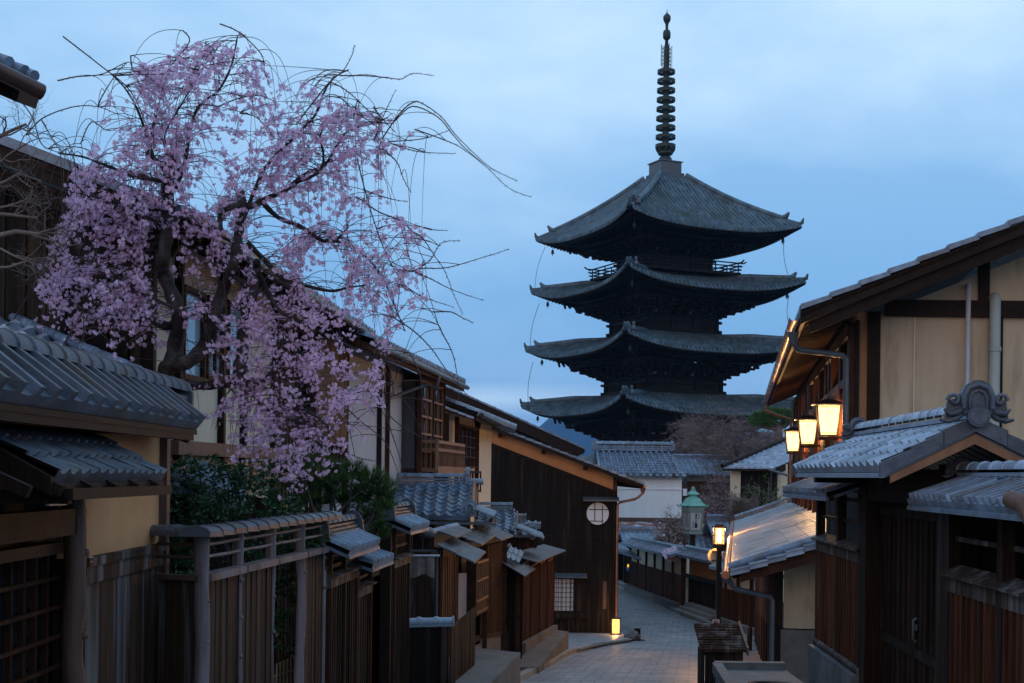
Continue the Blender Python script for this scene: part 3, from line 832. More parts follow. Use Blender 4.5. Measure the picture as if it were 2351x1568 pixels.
# roof, verge tiles, barge boards
RL = 6.5
E0, E1 = ec, ec + D3 * 23.2; up3 = Q3 + V(0, 0, slope)
mb = roof_patch(E0, E1, E1 + up3 * RL, E0 + up3 * RL, .27, .25, PR_S, 1.0)
obj('tiled_roof', mb, M['tile'], big)
mb = MB(); n_ = 16; sl = RL / n_; dn = V(0, 0, 1)
for i in range(n_):
    a = ec + up3 * (i * sl); b = ec + up3 * ((i + 1) * sl + .03)
    mb.prism([a - D3 * .06 + V(0, 0, .005), b - D3 * .06 + V(0, 0, -.022), b - D3 * .06 + V(0, 0, .045), a - D3 * .06 + V(0, 0, .085)], D3 * .30)
obj('verge_tiles', mb, M['tile'], big)
mb = MB()
mb.prism([ec + V(0, 0, -.02), ec + up3 * RL + V(0, 0, -.02), ec + up3 * RL + V(0, 0, -.20), ec + V(0, 0, -.20)], D3 * .07)
p_ = ec + up3 * .12 + D3 * .10
mb.prism([p_ + V(0, 0, -.20), p_ + up3 * RL + V(0, 0, -.20), p_ + up3 * RL + V(0, 0, -.38), p_ + up3 * .03 + V(0, 0, -.38)], D3 * .10)
obj('barge_board', mb, M['timber_dk'], big)
mb = MB()
mb.prism([E0 + V(0, 0, -.06), E1 + V(0, 0, -.06), E1 + up3 * 3.0 + V(0, 0, -.06), E0 + up3 * 3.0 + V(0, 0, -.06)], V(0, 0, -.04))
obj('roof_boarding', mb, M['timber_dk'], big)
mb = MB()
for i in range(62):
    a = E0 + D3 * (.3 + i * .37) + V(0, 0, -.14)
    mb.beam(a + up3 * .06, a + up3 * 1.15, .055, .07)
obj('rafters', mb, M['timber'], big)
mb = MB(); mb.beam(E0 + up3 * .05 + V(0, 0, -.12), E1 + up3 * .05 + V(0, 0, -.12), .05, .12); obj('eave_board', mb, M['timber'], big)
mb = MB(); mb.beam(C0 - Q3 * .05 + V(0, 0, ec.z - .12) + D3 * .3, FE - Q3 * .05 + V(0, 0, ec.z - .12), .14, .2); obj('wall_plate', mb, M['timber'], big)
mb = MB(); g0 = E0 - Q3 * .08 + V(0, 0, -.06) + D3 * .25; g1 = E1 - Q3 * .08 + V(0, 0, -.08)
for i in range(46):
    a, b = lerp(g0, g1, i / 46), lerp(g0, g1, (i + .97) / 46)
    m_ = 9; r_ = .062
    vs = [q + (-Q3 * cos(pi * k / (m_ - 1)) + V(0, 0, -sin(pi * k / (m_ - 1)))) * (r_ if i % 3 else r_ + .006) for q in (a, b) for k in range(m_)]
    mb.add(vs, [(k, k + 1, m_ + k + 1, m_ + k) for k in range(m_ - 1)], True)
obj('gutter', mb, M['copper'], big)
mb = MB(); q = [P(1821, 772, 19.4), P(1823, 790, 19.4), P(1832, 803, 19.5), P(1934, 815, 19.85), P(1943, 826, 19.85), P(1945, 1180, 19.85)]
q = [q[0], q[1], q[2], q[3], q[4], V(q[4].x, q[4].y, q[5].z)]
mb.tube(q, .045, 8); mb.tube([q[0] + V(0, 0, .06), q[0], q[1]], [.09, .075, .05], 8)
obj('downspout', mb, M['pipe_dk'], big)
mb = MB(); q = [E1 - Q3 * .05 + V(0, 0, -.15), E1 - Q3 * .05 + V(0, 0, -.30), FE - Q3 * .12 + V(0, 0, ec.z - .55), FE - Q3 * .12 + V(0, 0, ec.z - 2.6)]
mb.tube(q, .045, 8); obj('downspout', mb, M['copper'], big)
for (u, v0, v1, r, m) in ((2221, 657, 1150, .038, 'pipe_wh'), (2281, 684, 1150, .082, 'pipe_gr')):
    a = on(gw, u, v0, .06 + r); mb = MB()
    mb.tube([a + V(D.x, D.y, 0) * (.12 + r), a + V(0, 0, .0) + D3 * r * .7, a - V(0, 0, r * 1.0), V(a.x, a.y, -1.2)], r, 12)
    for z in (a.z - .75,): mb.tube([V(a.x, a.y, z), V(a.x, a.y, z - .07)], r * 1.15, 12)
    obj('vent_pipe', mb, M[m], big)
# street side: posts, lattice windows, shelf
for i, s_ in enumerate((.05, 1.9, 3.8, 5.7, 7.6, 9.5, 11.4, 13.3, 15.2, 17.1, 19.0, 20.9)):
    mb = MB(); b0 = C0 + D3 * s_ - Q3 * .06; mb.beam(b0 + V(0, 0, -1.2), b0 + V(0, 0, ec.z - .1), .12, .12); obj('post', mb, M['timber'], big)
for zz in (.35, 1.55):
    mb = MB(); mb.beam(C0 - Q3 * .07 + V(0, 0, zz), FE - Q3 * .07 + V(0, 0, zz), .10, .12); obj('rail', mb, M['timber'], big)
for i in range(5):
    s_ = 2.2 + i * 3.8; w = MB()
    A = C0 + D3 * s_ - Q3 * .09; B = C0 + D3 * (s_ + 1.4) - Q3 * .09
    for j in range(9): q = lerp(A, B, j / 8); w.beam(q + V(0, 0, .42), q + V(0, 0, 1.48), .035)
    for z in (.42, .95, 1.48): w.beam(A + V(0, 0, z), B + V(0, 0, z), .04)
    f = obj('lattice_window', w, M['timber'], big)
    p = MB(); p.prism([A + Q3 * .05 + V(0, 0, .42), B + Q3 * .05 + V(0, 0, .42), B + Q3 * .05 + V(0, 0, 1.48), A + Q3 * .05 + V(0, 0, 1.48)], Q3 * .01); obj('pane', p, M['glass'], f)

# ------------------------------------------------------------------ lit lanterns
M['lamp'] = emis('lit_lantern_pane', (1.0, .58, .23), 2.0, .6)
M['lamp_hot'] = emis('lit_street_lamp_pane', (1.0, .36, .06), 1.5, .8)
M['lamp_core'] = emis('lamp_tube', (1.0, .80, .45), 9.0)
M['lamp_floor'] = emis('lit_floor_lantern_pane', (1.0, .50, .12), 1.6, .6)
M['lamp_ink'] = emis('ink_on_lit_pane', (.60, .28, .08), 1.0)
def crest(mb, c, r, x, n):
    """three strokes in a ring, drawn in relief on a pane"""
    z = V(0, 0, 1)
    for k in range(10):
        a, b = 2 * pi * k / 10, 2 * pi * (k + 1) / 10
        if k in (4, 5, 9): continue
        mb.beam(c + (x * cos(a) + z * sin(a)) * r, c + (x * cos(b) + z * sin(b)) * r, r * .22, .004)
    mb.beam(c + z * r * 1.2, c - z * r * .5, r * .22, .004); mb.beam(c - x * r * .5 + z * r * .4, c + x * r * .5 + z * r * .4, r * .2, .004)
    mb.beam(c - x * r * .5 - z * r * .1, c + x * r * .5 - z * r * .1, r * .2, .004)
def lantern(loc, ang):
    t = thing('wall_lantern', 'lit', 'lantern', loc)
    L = Vector(loc); ex = V(cos(ang), sin(ang), 0); ey = V(-sin(ang), cos(ang), 0)
    ht, hb, H = .19, .135, .50
    def ring(h, z): return [L + ex * sx * h + ey * sy * h + V(0, 0, z) for sx, sy in ((-1, -1), (1, -1), (1, 1), (-1, 1))]
    a, b = ring(hb, 0), ring(ht, H)
    mb = MB(); s_ = .94
    aa, bb = ring(hb * s_, .015), ring(ht * s_, H - .015)
    for i in range(4): mb.quad(aa[i], aa[(i + 1) % 4], bb[(i + 1) % 4], bb[i])
    obj('lit_pane', mb, M['lamp'], t)
    mb = MB()
    for i in range(4):
        mb.beam(a[i], b[i], .02); mb.beam(a[i], a[(i + 1) % 4], .024); mb.beam(b[i], b[(i + 1) % 4], .022)
        z = .46; c_, d_ = lerp(a[i], b[i], z / H), lerp(a[(i + 1) % 4], b[(i + 1) % 4], z / H); mb.beam(c_, d_, .010)
        z = .04; c_, d_ = lerp(a[i], b[i], z / H), lerp(a[(i + 1) % 4], b[(i + 1) % 4], z / H); mb.beam(c_, d_, .010)
    obj('frame', mb, M['iron'], t)
    mb = MB(); r0 = ring(.27, H + .0); r1 = ring(.27, H + .014); r2 = ring(.05, H + .10)
    mb.add(r0 + r1 + r2, [(3, 2, 1, 0)] + [(i, (i + 1) % 4, 4 + (i + 1) % 4, 4 + i) for i in range(4)] + [(4 + i, 4 + (i + 1) % 4, 8 + (i + 1) % 4, 8 + i) for i in range(4)] + [(8, 9, 10, 11)])
    mb.tube([L + V(0, 0, H + .08), L + V(0, 0, H + .14)], .03, 8)
    obj('cap', mb, M['iron'], t)
    mb = MB(); q = L - ey * (lerp(hb, ht, .78) * s_ + .004) + V(0, 0, .385); crest(mb, q, .030, ex, ey)
    q = L - ey * (lerp(hb, ht, .45) * s_ + .005) + V(0, 0, .23)
    for k in range(3): mb.beam(q + ex * (.028 - .02 * (k % 2)) - V(0, 0, .05 * k), q - ex * .02 - V(0, 0, .05 * k + .012), .008, .004)
    obj('crest_mark', mb, M['lamp_ink'], t)
    mb = MB(); w0 = L + ex * .62
    mb.beam(L + V(0, 0, -.03), w0 + V(0, 0, -.03), .05, .04); mb.beam(L + ex * .25 + V(0, 0, -.05), w0 + V(0, 0, -.28), .04); mb.box(L + V(0, 0, -.045), .30, .30, .05, ang)
    obj('bracket', mb, M['timber_dk'], t)
    mb = MB(); mb.tube([L + V(0, 0, H + .12), L + V(0, 0, H + .75), L + ex * .2 + V(0, 0, H + .95)], .012, 5)
    obj('suspension_rod', mb, M['iron'], t)
    return t
dang = atan2(Q.y, Q.x)
la = P(1901, 1000, 21.5)
lan = lantern(la, dang)
L2 = copy_tree(lan); L3 = copy_tree(lan)
L2.location = P(1853.5, 1020, 27.0); L3.location = P(1820, 1036, 33.0)
for o_, tx in ((lan, 'largest lit lantern, uppermost of the three under the eave of the tan house'),
               (L2, 'middle one of the three lit lanterns under the eave of the tan house'),
               (L3, 'smallest and lowest of the three lit lanterns beside the tan house eave')):
    o_['label'] = tx; o_['group'] = 'lit lanterns under the tan house eave'
    lamp_light('lantern_bulb', Vector(o_.location) + V(-.0, 0, .26), 260, (1, .55, .2), .10, o_)
# the panes give the light out: let the bulb reach the street past them
lamp_glow = []

# ------------------------------------------------------------------ annex with the slab-tiled pent roof
ann = thing('annex_building', 'low annex with sloping grey slab tile roof and tan front wall under the lanterns', 'annex', (4.6, 20.8, gz(21)))
e0 = P(1677, 1310, 20.0); z_e = e0.z
E0 = e0; E1 = V(e0.x + .1735 * 22.6, 42.6, z_e)
rs = .36; wr = (C0 - E0).xy.dot(Q) + .02
R0 = E0 + Q3 * wr + V(0, 0, wr * rs); R1 = E1 + Q3 * wr + V(0, 0, wr * rs)
mb = roof_patch(E0 + D3 * .1, E1, R1, R0 + D3 * .1, .62, .33, PR_F, 1.0, .014, .05)
obj('tiled_roof', mb, M['tile_step'], ann)
upv = Q3 + V(0, 0, rs)
mb = MB(); mb.prism([E0 + V(0, 0, -.05), E1 + V(0, 0, -.05), R1 + V(0, 0, -.05), R0 + V(0, 0, -.05)], V(0, 0, -.05)); obj('roof_boarding', mb, M['timber_dk'], ann)
mb = MB(); mb.tube([E0 + V(0, 0, .055) - Q3 * .03, R0 + V(0, 0, .055)], .062, 10); obj('verge_roll', mb, M['tile'], ann); mb = MB()
ridge(mb, E1 + V(0, 0, .12) - D3 * .2, R1 + V(0, 0, .12) - D3 * .2, .085, .3, 1, .16, .04)
obj('ridge_tiles', mb, M['tile'], ann)
mb = MB(); n_ = 7
for i in range(n_):
    a = E0 + upv * (wr * i / n_); b = E0 + upv * (wr * (i + 1) / n_ + .02)
    mb.prism([a - D3 * .10 + V(0, 0, -.075), b - D3 * .10 + V(0, 0, -.105), b - D3 * .10 + V(0, 0, .0), a - D3 * .10 + V(0, 0, .03)], D3 * .16)
    mb.prism([a - D3 * .13 + V(0, 0, .0), b - D3 * .13 + V(0, 0, -.03), b - D3 * .13 + V(0, 0, -.012), a - D3 * .13 + V(0, 0, .034)], D3 * .18)
obj('verge_tiles', mb, M['tile_pale'], ann)
mb = MB(); a = E0 + upv * .16 + V(0, 0, -.10); b = E0 + upv * wr + V(0, 0, -.10)
mb.prism([a, b, b + V(0, 0, -.24), a + V(0, 0, -.13)], D3 * .06); obj('barge_board', mb, M['timber'], ann)
aw = VP(P(1800, 1400, 20.9), Q)
mb = MB(); p0 = aw.p; A0 = V(p0.x, p0.y, 0); A1 = A0 + Q3 * 1.6
zz = lambda p: z_e + rs * ((p - E0).xy.dot(Q)) - .12
mb.prism([A0 + V(0, 0, -2.4), A1 + V(0, 0, -2.4), A1 + V(0, 0, zz(A1)), A0 + V(0, 0, zz(A0))], D3 * .12); obj('front_wall', mb, M['plaster_warm'], ann)
mb = MB(); B0 = A0 - Q3 * .05 - D3 * .04
mb.prism([B0 + V(0, 0, gz(21) - .4), B0 + Q3 * 1.7 + V(0, 0, gz(21) - .4), B0 + Q3 * 1.7 + V(0, 0, -2.42), B0 + V(0, 0, -2.42)], D3 * .3); obj('stone_base', mb, M['concrete'], ann)
mb = MB(); q = A0 - Q3 * .10 + D3 * .06; mb.beam(q + V(0, 0, gz(21)), q + V(0, 0, zz(q)), .16, .14); obj('corner_post', mb, M['timber_dk'], ann)
mb = MB(); boards(mb, A0 - Q3 * .06 + D3 * .15, A0 + D3 * 21.4 - Q3 * .06, gz(21) - .1, gz(42) - .1, z_e + .02, z_e + .02, .16, .03, .05, -Q); obj('street_wall', mb, M['wood_red'], ann)
for i in range(9):
    mb = MB(); q = A0 - Q3 * .12 + D3 * (.5 + i * 2.5); yq = q.y
    mb.beam(q + V(0, 0, gz(yq)), q + V(0, 0, z_e + .05), .12, .12); obj('post', mb, M['timber'], ann)
    if i < 8:
        w = MB(); A = q + D3 * .3; B = q + D3 * 2.1
        for j in range(12): p = lerp(A, B, j / 11) - Q3 * .03; w.beam(p + V(0, 0, gz(yq) + .9), p + V(0, 0, z_e - .35), .04)
        obj('lattice_window', w, M['timber'], ann)
mb = MB()
for i in range(40):
    a = E0 + D3 * (.3 + i * .56) + V(0, 0, -.13); mb.beam(a + upv * .03, a + upv * 1.0, .05, .06)
obj('rafters', mb, M['timber'], ann)
g0 = E0 - Q3 * .07 + V(0, 0, -.07); g1 = E1 - Q3 * .07 + V(0, 0, -.07)
mb = MB(); mb.tube([lerp(g0, g1, i / 20) for i in range(21)], .065, 8); obj('gutter', mb, M['copper'], ann)
mb = MB(); mb.tube([g0 + V(0, 0, .0) + D3 * .1, P(1681, 1344, 20.2), P(1690, 1353, 20.2), P(1768, 1370, 20.6), P(1773, 1380, 20.6), V(P(1773, 1380, 20.6).x, P(1773, 1380, 20.6).y, gz(20.6))], .042, 8)
mb.tube([g0 + V(0, 0, .02) + D3 * .1, g0 + V(0, 0, -.12) + D3 * .12], [.09, .05], 8); obj('downspout', mb, M['pipe_dk'], ann)
pts = [(1679, 1201, 42.3), (1750, 1186, 42.3), (1815, 1173, 42.3), (1820, 1161, 42), (1829, 1156, 42), (1831, 1140, 41.8), (1842, 1136, 41.8)]
mb = MB(); mb.tube([P(*q) for q in pts], .065, 8)
for q in pts[1:]: mb.tube([P(*q) - V(.03, 0, 0), P(*q) + V(.03, 0, 0)], .08, 8)
obj('copper_pipe', mb, M['copper'], ann)

# ------------------------------------------------------------------ near fence and gate on the right
FD = Vector((.0517, 1)).normalized(); FD3 = V(FD.x, FD.y, 0); FN = V(FD.y, -FD.x, 0)   # FN: away from the street
def fl(c, Y, z=0): return V(c + .0517 * Y, Y, z)
gate = thing('roofed_gate', 'dark timber gate with ridged tile roof, scroll ornament and board doors', 'gate', fl(2.9, 11, gz(11)))
r_ = gable_roof(gate, fl(2.83, 9.4), fl(2.83, 13.3), .63, .63, .40, .085, M['tile_pale'], PR_S, .245, .20, .062, 1.25, .10, .045, 2)
# verge tiles and barge boards, near gable
for (Y, s_) in ((9.4, -1), (13.3, 1)):
    mb = MB(); bb = MB()
    for sd_ in (-1, 1):
        A = fl(2.83, Y, .43); B = fl(2.83, Y, .0) + FN * .66 * sd_ + V(0, 0, .095)
        for i in range(3):
            a, b = lerp(A, B, i / 3), lerp(A, B, (i + 1.04) / 3)
            mb.prism([a + V(0, 0, .03 - .008 * i), b + V(0, 0, .045 - .008 * i), b + V(0, 0, -.075), a + V(0, 0, -.08)], FD3 * s_ * .055)
        a, b = A + V(0, 0, -.10), lerp(A, B, .90) + V(0, 0, -.10)
        bb.prism([a, b, b + V(0, 0, -.055), a + V(0, 0, -.07)], -FD3 * s_ * .04 * -1 + FD3 * s_ * .0)
    obj('verge_tiles', mb, M['tile_dark'], gate)
    obj('barge_board', bb, M['timber_lt'], gate)
def onigawara(parent, c, d, s=1.0, m='tile_dark'):
    """scroll-shouldered ridge-end tile facing d"""
    c = Vector(c); d = Vector(d).normalized(); x = V(-d.y, d.x, 0); z = V(0, 0, 1); mb = MB()
    def pt(a, b, o=0): return c + x * a * s + z * b * s + d * o * s
    out = [(-.10, -.02), (-.13, .06), (-.125, .14), (-.09, .205), (-.04, .235), (0, .242), (.04, .235), (.09, .205), (.125, .14), (.13, .06), (.10, -.02)]
    mb.prism([pt(a, b) for a, b in out], d * .07 * s)
    arch = [(-.105, .02), (-.105, .12), (-.07, .18), (0, .205), (.07, .18), (.105, .12), (.105, .02)]
    mb.tube([pt(a, b, .075) for a, b in arch], .022 * s, 6)
    mb.tube([pt(a * .62, b * .74 + .01, .075) for a, b in arch], .012 * s, 6)
    for sg in (-1, 1):
        sp = [(sg * (.175 + (.055 - .045 * t / 9) * cos(t * .75 - (0 if sg > 0 else 0)) * 1), .085 + (.055 - .045 * t / 9) * sin(t * .75)) for t in range(10)]
        mb.tube([pt(a, b, .05) for a, b in sp], .017 * s, 6)
        mb.tube([pt(sg * .09, .03, .04), pt(sg * .15, -.01, .05), pt(sg * .21, -.02, .05), pt(sg * .25, .02, .04)], [.03 * s, .028 * s, .022 * s, .01 * s], 6)
        mb.tube([pt(sg * .10, .00, .03), pt(sg * .15, -.05, .04), pt(sg * .22, -.075, .04), pt(sg * .28, -.06, .03)], [.03 * s, .026 * s, .02 * s, .012 * s], 6)
        mb.prism([pt(sg * .08, -.03), pt(sg * .24, -.06), pt(sg * .22, .08), pt(sg * .12, .12)], d * .035 * s)
    o = obj('ridge_ornament', mb, M[m], parent)
    mb = MB(); disc(mb, pt(0, -.035, .05), d, .085 * s, .05 * s, 24)
    disc(mb, pt(0, -.035, .10), d, .066 * s, .006 * s, 24)
    obj('ornament_disc', mb, M[m], o)
onigawara(gate, fl(2.83, 9.36, .49), -FD3, .93)
onigawara(gate, fl(2.83, 13.3, .46), -FD3, .7)
for Y in (12.75, 10.0):
    mb = MB(); q = fl(2.86, Y); mb.beam(q + V(0, 0, gz(Y)), q + V(0, 0, .12), .17, .17); obj('gate_post', mb, M['wood_dark'], gate)
    mb = MB(); mb.beam(fl(2.3, Y, .02), fl(3.35, Y, .02), .10, .12); obj('cross_beam', mb, M['timber_dk'], gate)
mb = MB(); mb.beam(fl(2.86, 9.5, -.10), fl(2.86, 13.1, -.10), .14, .20); mb.beam(fl(2.86, 9.4, .34), fl(2.86, 13.2, .34), .10, .10); obj('lintel', mb, M['timber_dk'], gate)
mb = MB()
for c in (2.25, 3.4): mb.beam(fl(c, 9.5, .045), fl(c, 13.2, .045), .07, .07)
obj('eave_beam', mb, M['timber'], gate)
mb = MB()
for i in range(16):
    Y = lerp(9.55, 13.15, i / 15)
    mb.beam(fl(2.24, Y, .055), fl(2.83, Y, .34), .035, .04); mb.beam(fl(3.42, Y, .055), fl(2.83, Y, .34), .035, .04)
obj('rafters', mb, M['timber'], gate)
for (Ya, Yb) in ((10.1, 11.35), (11.38, 12.65)):
    mb = MB(); boards(mb, fl(2.97, Ya), fl(2.97, Yb), gz(Ya) + .1, gz(Yb) + .1, -.22, -.22, .18, .02, .03, (-FN.x, -FN.y))
    mb.beam(fl(2.93, Ya, -.30), fl(2.93, Yb, -.30), .04, .08); mb.beam(fl(2.93, Ya, -1.5), fl(2.93, Yb, -1.5), .04, .08)
    dd = obj('door', mb, M['wood_dark'], gate)
    if Ya < 11:
        h = MB(); h.tube([fl(2.93, 11.3, -1.2), fl(2.90, 11.3, -1.22), fl(2.90, 11.3, -1.38), fl(2.93, 11.3, -1.40)], .012, 6); disc(h, fl(2.93, 11.3, -1.28), (-1, 0, 0), .03, .012); obj('handle', h, M['pipe_dk'], dd)
def near_fence(name, label, Y0, Y1, posts, wing, light=True):
    t = thing(name, label, 'fence', fl(2.85, (Y0 + Y1) / 2, gz((Y0 + Y1) / 2)))
    zc = -.68; zs = -1.88
    mb = MB(); boards(mb, fl(2.83, Y0), fl(2.83, Y1), zs, zs, zc - .12, zc - .12, .135, .02, .035, (-FN.x, -FN.y)); obj('board_panel', mb, M['wood_red'], t)
    mb = MB()
    mb.prism([fl(2.72, Y0, zc - .035), fl(2.72, Y1, zc - .035), fl(2.85, Y1, zc + .03), fl(2.85, Y0, zc + .03)], V(0, 0, .018)); mb.beam(fl(2.80, Y0, zc - .09), fl(2.80, Y1, zc - .09), .05, .13)
    obj('middle_rail', mb, M['wood_old'], t)
    for z in (-.42, -.30) if False else (-.22, -.44):
        mb = MB(); mb.beam(fl(2.84, Y0, z), fl(2.84, Y1, z), .03, .035); obj('rail', mb, M['wood_old'], t)
    for Y in posts:
        mb = MB(); mb.beam(fl(2.82, Y, zs), fl(2.82, Y, .02), .09, .09); obj('post', mb, M['wood_dark'], t)
    mb = MB(); mb.tube([fl(2.80, Y0, zs - .03), fl(2.80, (Y0 + Y1) / 2, zs - .025), fl(2.80, Y1, zs - .03)], .05, 8); obj('sill_log', mb, M['wood_old'], t)
    a, b = wing
    gable_roof(t, fl(2.86, a), fl(2.86, b), .41, .41, .0, -.15, M['tile'], PR_B, .135, .5, .052, 2.4, .075, .045, 2, M['tile_pale'], .008)
    mb = MB(); mb.beam(fl(2.50, a, -.20), fl(2.50, b, -.20), .05, .05); mb.beam(fl(2.86, a, -.08), fl(2.86, b, -.08), .09, .12); obj('eave_beam', mb, M['timber_dk'], t)
    mb = MB(); boards(mb, fl(3.3, Y0), fl(3.3, Y1 + 2.0), zc - .2, zc - .2, .05, .05, .2, .02, .0, (-FN.x, -FN.y)); obj('dark_backing', mb, M['wood_black'], t)  # black boards added so the gaps behind the rails look dark
    mb = MB()
    mb.prism([fl(2.70, Y0, gz(Y0) - .3), fl(2.70, Y1, gz(Y1) - .3), fl(2.70, Y1, zs - .06), fl(2.70, Y0, zs - .06)], FN * .35); obj('stone_base', mb, M['stone'], t)
    return t
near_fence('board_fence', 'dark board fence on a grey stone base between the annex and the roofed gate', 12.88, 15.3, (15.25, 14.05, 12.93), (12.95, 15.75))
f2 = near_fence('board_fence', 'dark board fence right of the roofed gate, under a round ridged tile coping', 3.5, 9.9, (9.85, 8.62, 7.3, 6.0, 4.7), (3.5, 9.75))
onigawara(f2, fl(2.86, 9.8, .06), -FD3, .5)
mb = MB(); c = fl(2.45, 7.15, -.12)
mb.tube([c + V(-.05, .12, .02), c + V(-.01, 0, -.01), c + V(.0, -.05, -.12)], [.05, .055, .03], 8); obj('gutter_end', mb, M['log_red'], f2)

# ------------------------------------------------------------------ street lamp, box, stone counter, bollards
sl_ = thing('street_lamp', 'lit street lamp on a slim black post with a round sign and no-smoking plate', 'street lamp', P(1648, 1500, 32.0))
bx = sl_.location; Bx = V(bx.x, bx.y, 0); gL = gz(32)
sl_.location = (bx.x, bx.y, gL)
px = 32 / F
zl = lambda v: P(1647, v, 32).z
mb = MB(); mb.beam(Bx + V(0, 0, gL), Bx + V(0, 0, zl(1254)), .115, .115); mb.box(Bx + V(0, 0, gL + .1), .18, .18, .2); obj('pole', mb, M['iron'], sl_)
lw, zb, zt = .125, zl(1249), zl(1211)
mb = MB()
for i in range(4):
    a = i * pi / 2; dx = V(cos(a), sin(a), 0); dy = V(-sin(a), cos(a), 0)
    mb.quad(Bx + dx * lw * .82 - dy * lw * .82 + V(0, 0, zb), Bx + dx * lw * .82 + dy * lw * .82 + V(0, 0, zb), Bx + dx * lw * .82 + dy * lw * .82 + V(0, 0, zt), Bx + dx * lw * .82 - dy * lw * .82 + V(0, 0, zt))
obj('lit_pane', mb, M['lamp_hot'], sl_)
mb = MB()
for sx in (-1, 1):
    for sy in (-1, 1): mb.beam(Bx + V(sx * lw, sy * lw, zb - .05), Bx + V(sx * lw, sy * lw, zt + .02), .016)
for z in (zb, zb + .21, zt): 
    for a, b in (((-1, -1), (1, -1)), ((1, -1), (1, 1)), ((1, 1), (-1, 1)), ((-1, 1), (-1, -1))): mb.beam(Bx + V(a[0] * lw, a[1] * lw, z), Bx + V(b[0] * lw, b[1] * lw, z), .012)
for k in (-.4, 0, .4): mb.beam(Bx + V(k * lw, -lw * .84, zb), Bx + V(k * lw, -lw * .84, zb + .12), .014)
mb.box(Bx + V(0, 0, zb - .05), .26, .26, .09)
mb.box(Bx + V(0, 0, zt + .02), .30, .30, .03); mb.box(Bx + V(0, 0, zt + .06), .18, .18, .05)
obj('lamp_frame', mb, M['iron'], sl_)
mb = MB(); mb.tube([Bx + V(0, 0, zb + .03), Bx + V(0, 0, zt - .04)], .052, 10); obj('lamp_tube', mb, M['lamp_core'], sl_)
lamp_light('lamp_bulb', Bx + V(0, -.0, zt - .02), 1000, (1, .45, .12), .10, sl_)
mb = MB(); sc_ = P(1644, 1277, 32.08); disc(mb, sc_ + V(0, .10, 0), (0, 1, 0), .188, .012, 28)
M['sign_back'] = mat('sign_back_metal', (.62, .50, .36), .5, .5)
sg_ = obj('round_sign', mb, M['sign_back'], sl_)
mb = MB()
for z in (.11, -.11): mb.beam(sc_ + V(-.09, .09, z), sc_ + V(.12, .09, z), .02, .035)
obj('sign_clamp', mb, M['pipe_dk'], sg_)
mb = MB(); c = P(1644, 1430, 31.9); mb.box(c + V(0, 0, 0), .17, .02, .17); obj('sign_plate', mb, M['paper'], sl_)
mb = MB(); c += V(0, -.014, 0)
for k in range(16):
    a, b = 2 * pi * k / 16, 2 * pi * (k + 1) / 16; mb.beam(c + V(cos(a), 0, sin(a)) * .058, c + V(cos(b), 0, sin(b)) * .058, .016, .006, up=(0, 1, 0))
mb.beam(c + V(-.04, 0, .04), c + V(.04, 0, -.04), .014, .006, up=(0, 1, 0))
obj('no_smoking_mark', mb, M['red_paint'], sl_)
mb = MB(); mb.beam(c + V(-.045, .001, 0), c + V(.04, .001, 0), .022, .004, up=(0, 1, 0)); obj('cigarette_mark', mb, M['black_paint'], sl_)
mb = MB(); c = P(1644, 1451, 31.9); mb.box(c, .17, .02, .20)
obj('sign_plate', mb, M['pipe_gr'], sl_)

bxt = thing('roofed_box', 'small dark wooden box with a slatted bark roof beside the street', 'box', V(P(1659, 1500, 17).x, 17.1, gz(17)))
c = P(1658, 1500, 17.0); zt_ = P(1658, 1493, 17).z; cb = V(c.x, 17.15, 0)
mb = MB(); boards(mb, cb + V(-.235, -.22, 0), cb + V(.235, -.22, 0), gz(17), gz(17), zt_, zt_, .12, .02, .0, (0, -1)); boards(mb, cb + V(.235, -.22, 0), cb + V(.235, .25, 0), gz(17), gz(17), zt_, zt_, .12, .02, 0, (1, 0)); boards(mb, cb + V(-.235, .25, 0), cb + V(-.235, -.22, 0), gz(17), gz(17), zt_, zt_, .12, .02, 0, (-1, 0)); mb.prism([cb + V(-.23, -.21, zt_ - .06), cb + V(.23, -.21, zt_ - .06), cb + V(.23, .25, zt_ - .06), cb + V(-.23, .25, zt_ - .06)], V(0, 0, .04))
obj('body', mb, M['wood_black'], bxt)
mb = MB(); yA, yB = 16.83, 17.5; zA, zB = zt_ + .0, zt_ + .24
mb.prism([V(cb.x - .30, yA, zA), V(cb.x + .29, yA, zA), V(cb.x + .29, yB, zB), V(cb.x - .30, yB, zB)], V(0, 0, .02))
for i in range(11):
    f_ = i / 10; y = lerp(yA, yB, f_); z = lerp(zA, zB, f_) + .035
    mb.tube([V(cb.x - .30 + random.uniform(-.01, .01), y, z), V(cb.x, y, z + random.uniform(-.006, .006)), V(cb.x + .28, y, z)], .020, 6)
obj('slatted_roof', mb, M['wood_old'], bxt)
mb = MB(); mb.prism([V(cb.x + .285, yA - .02, zA - .04), V(cb.x + .285, yB, zB + .02), V(cb.x + .285, yB, zB + .09), V(cb.x + .285, yA - .02, zA + .06)], V(.03, 0, 0)); obj('side_board', mb, M['log_red'], bxt)

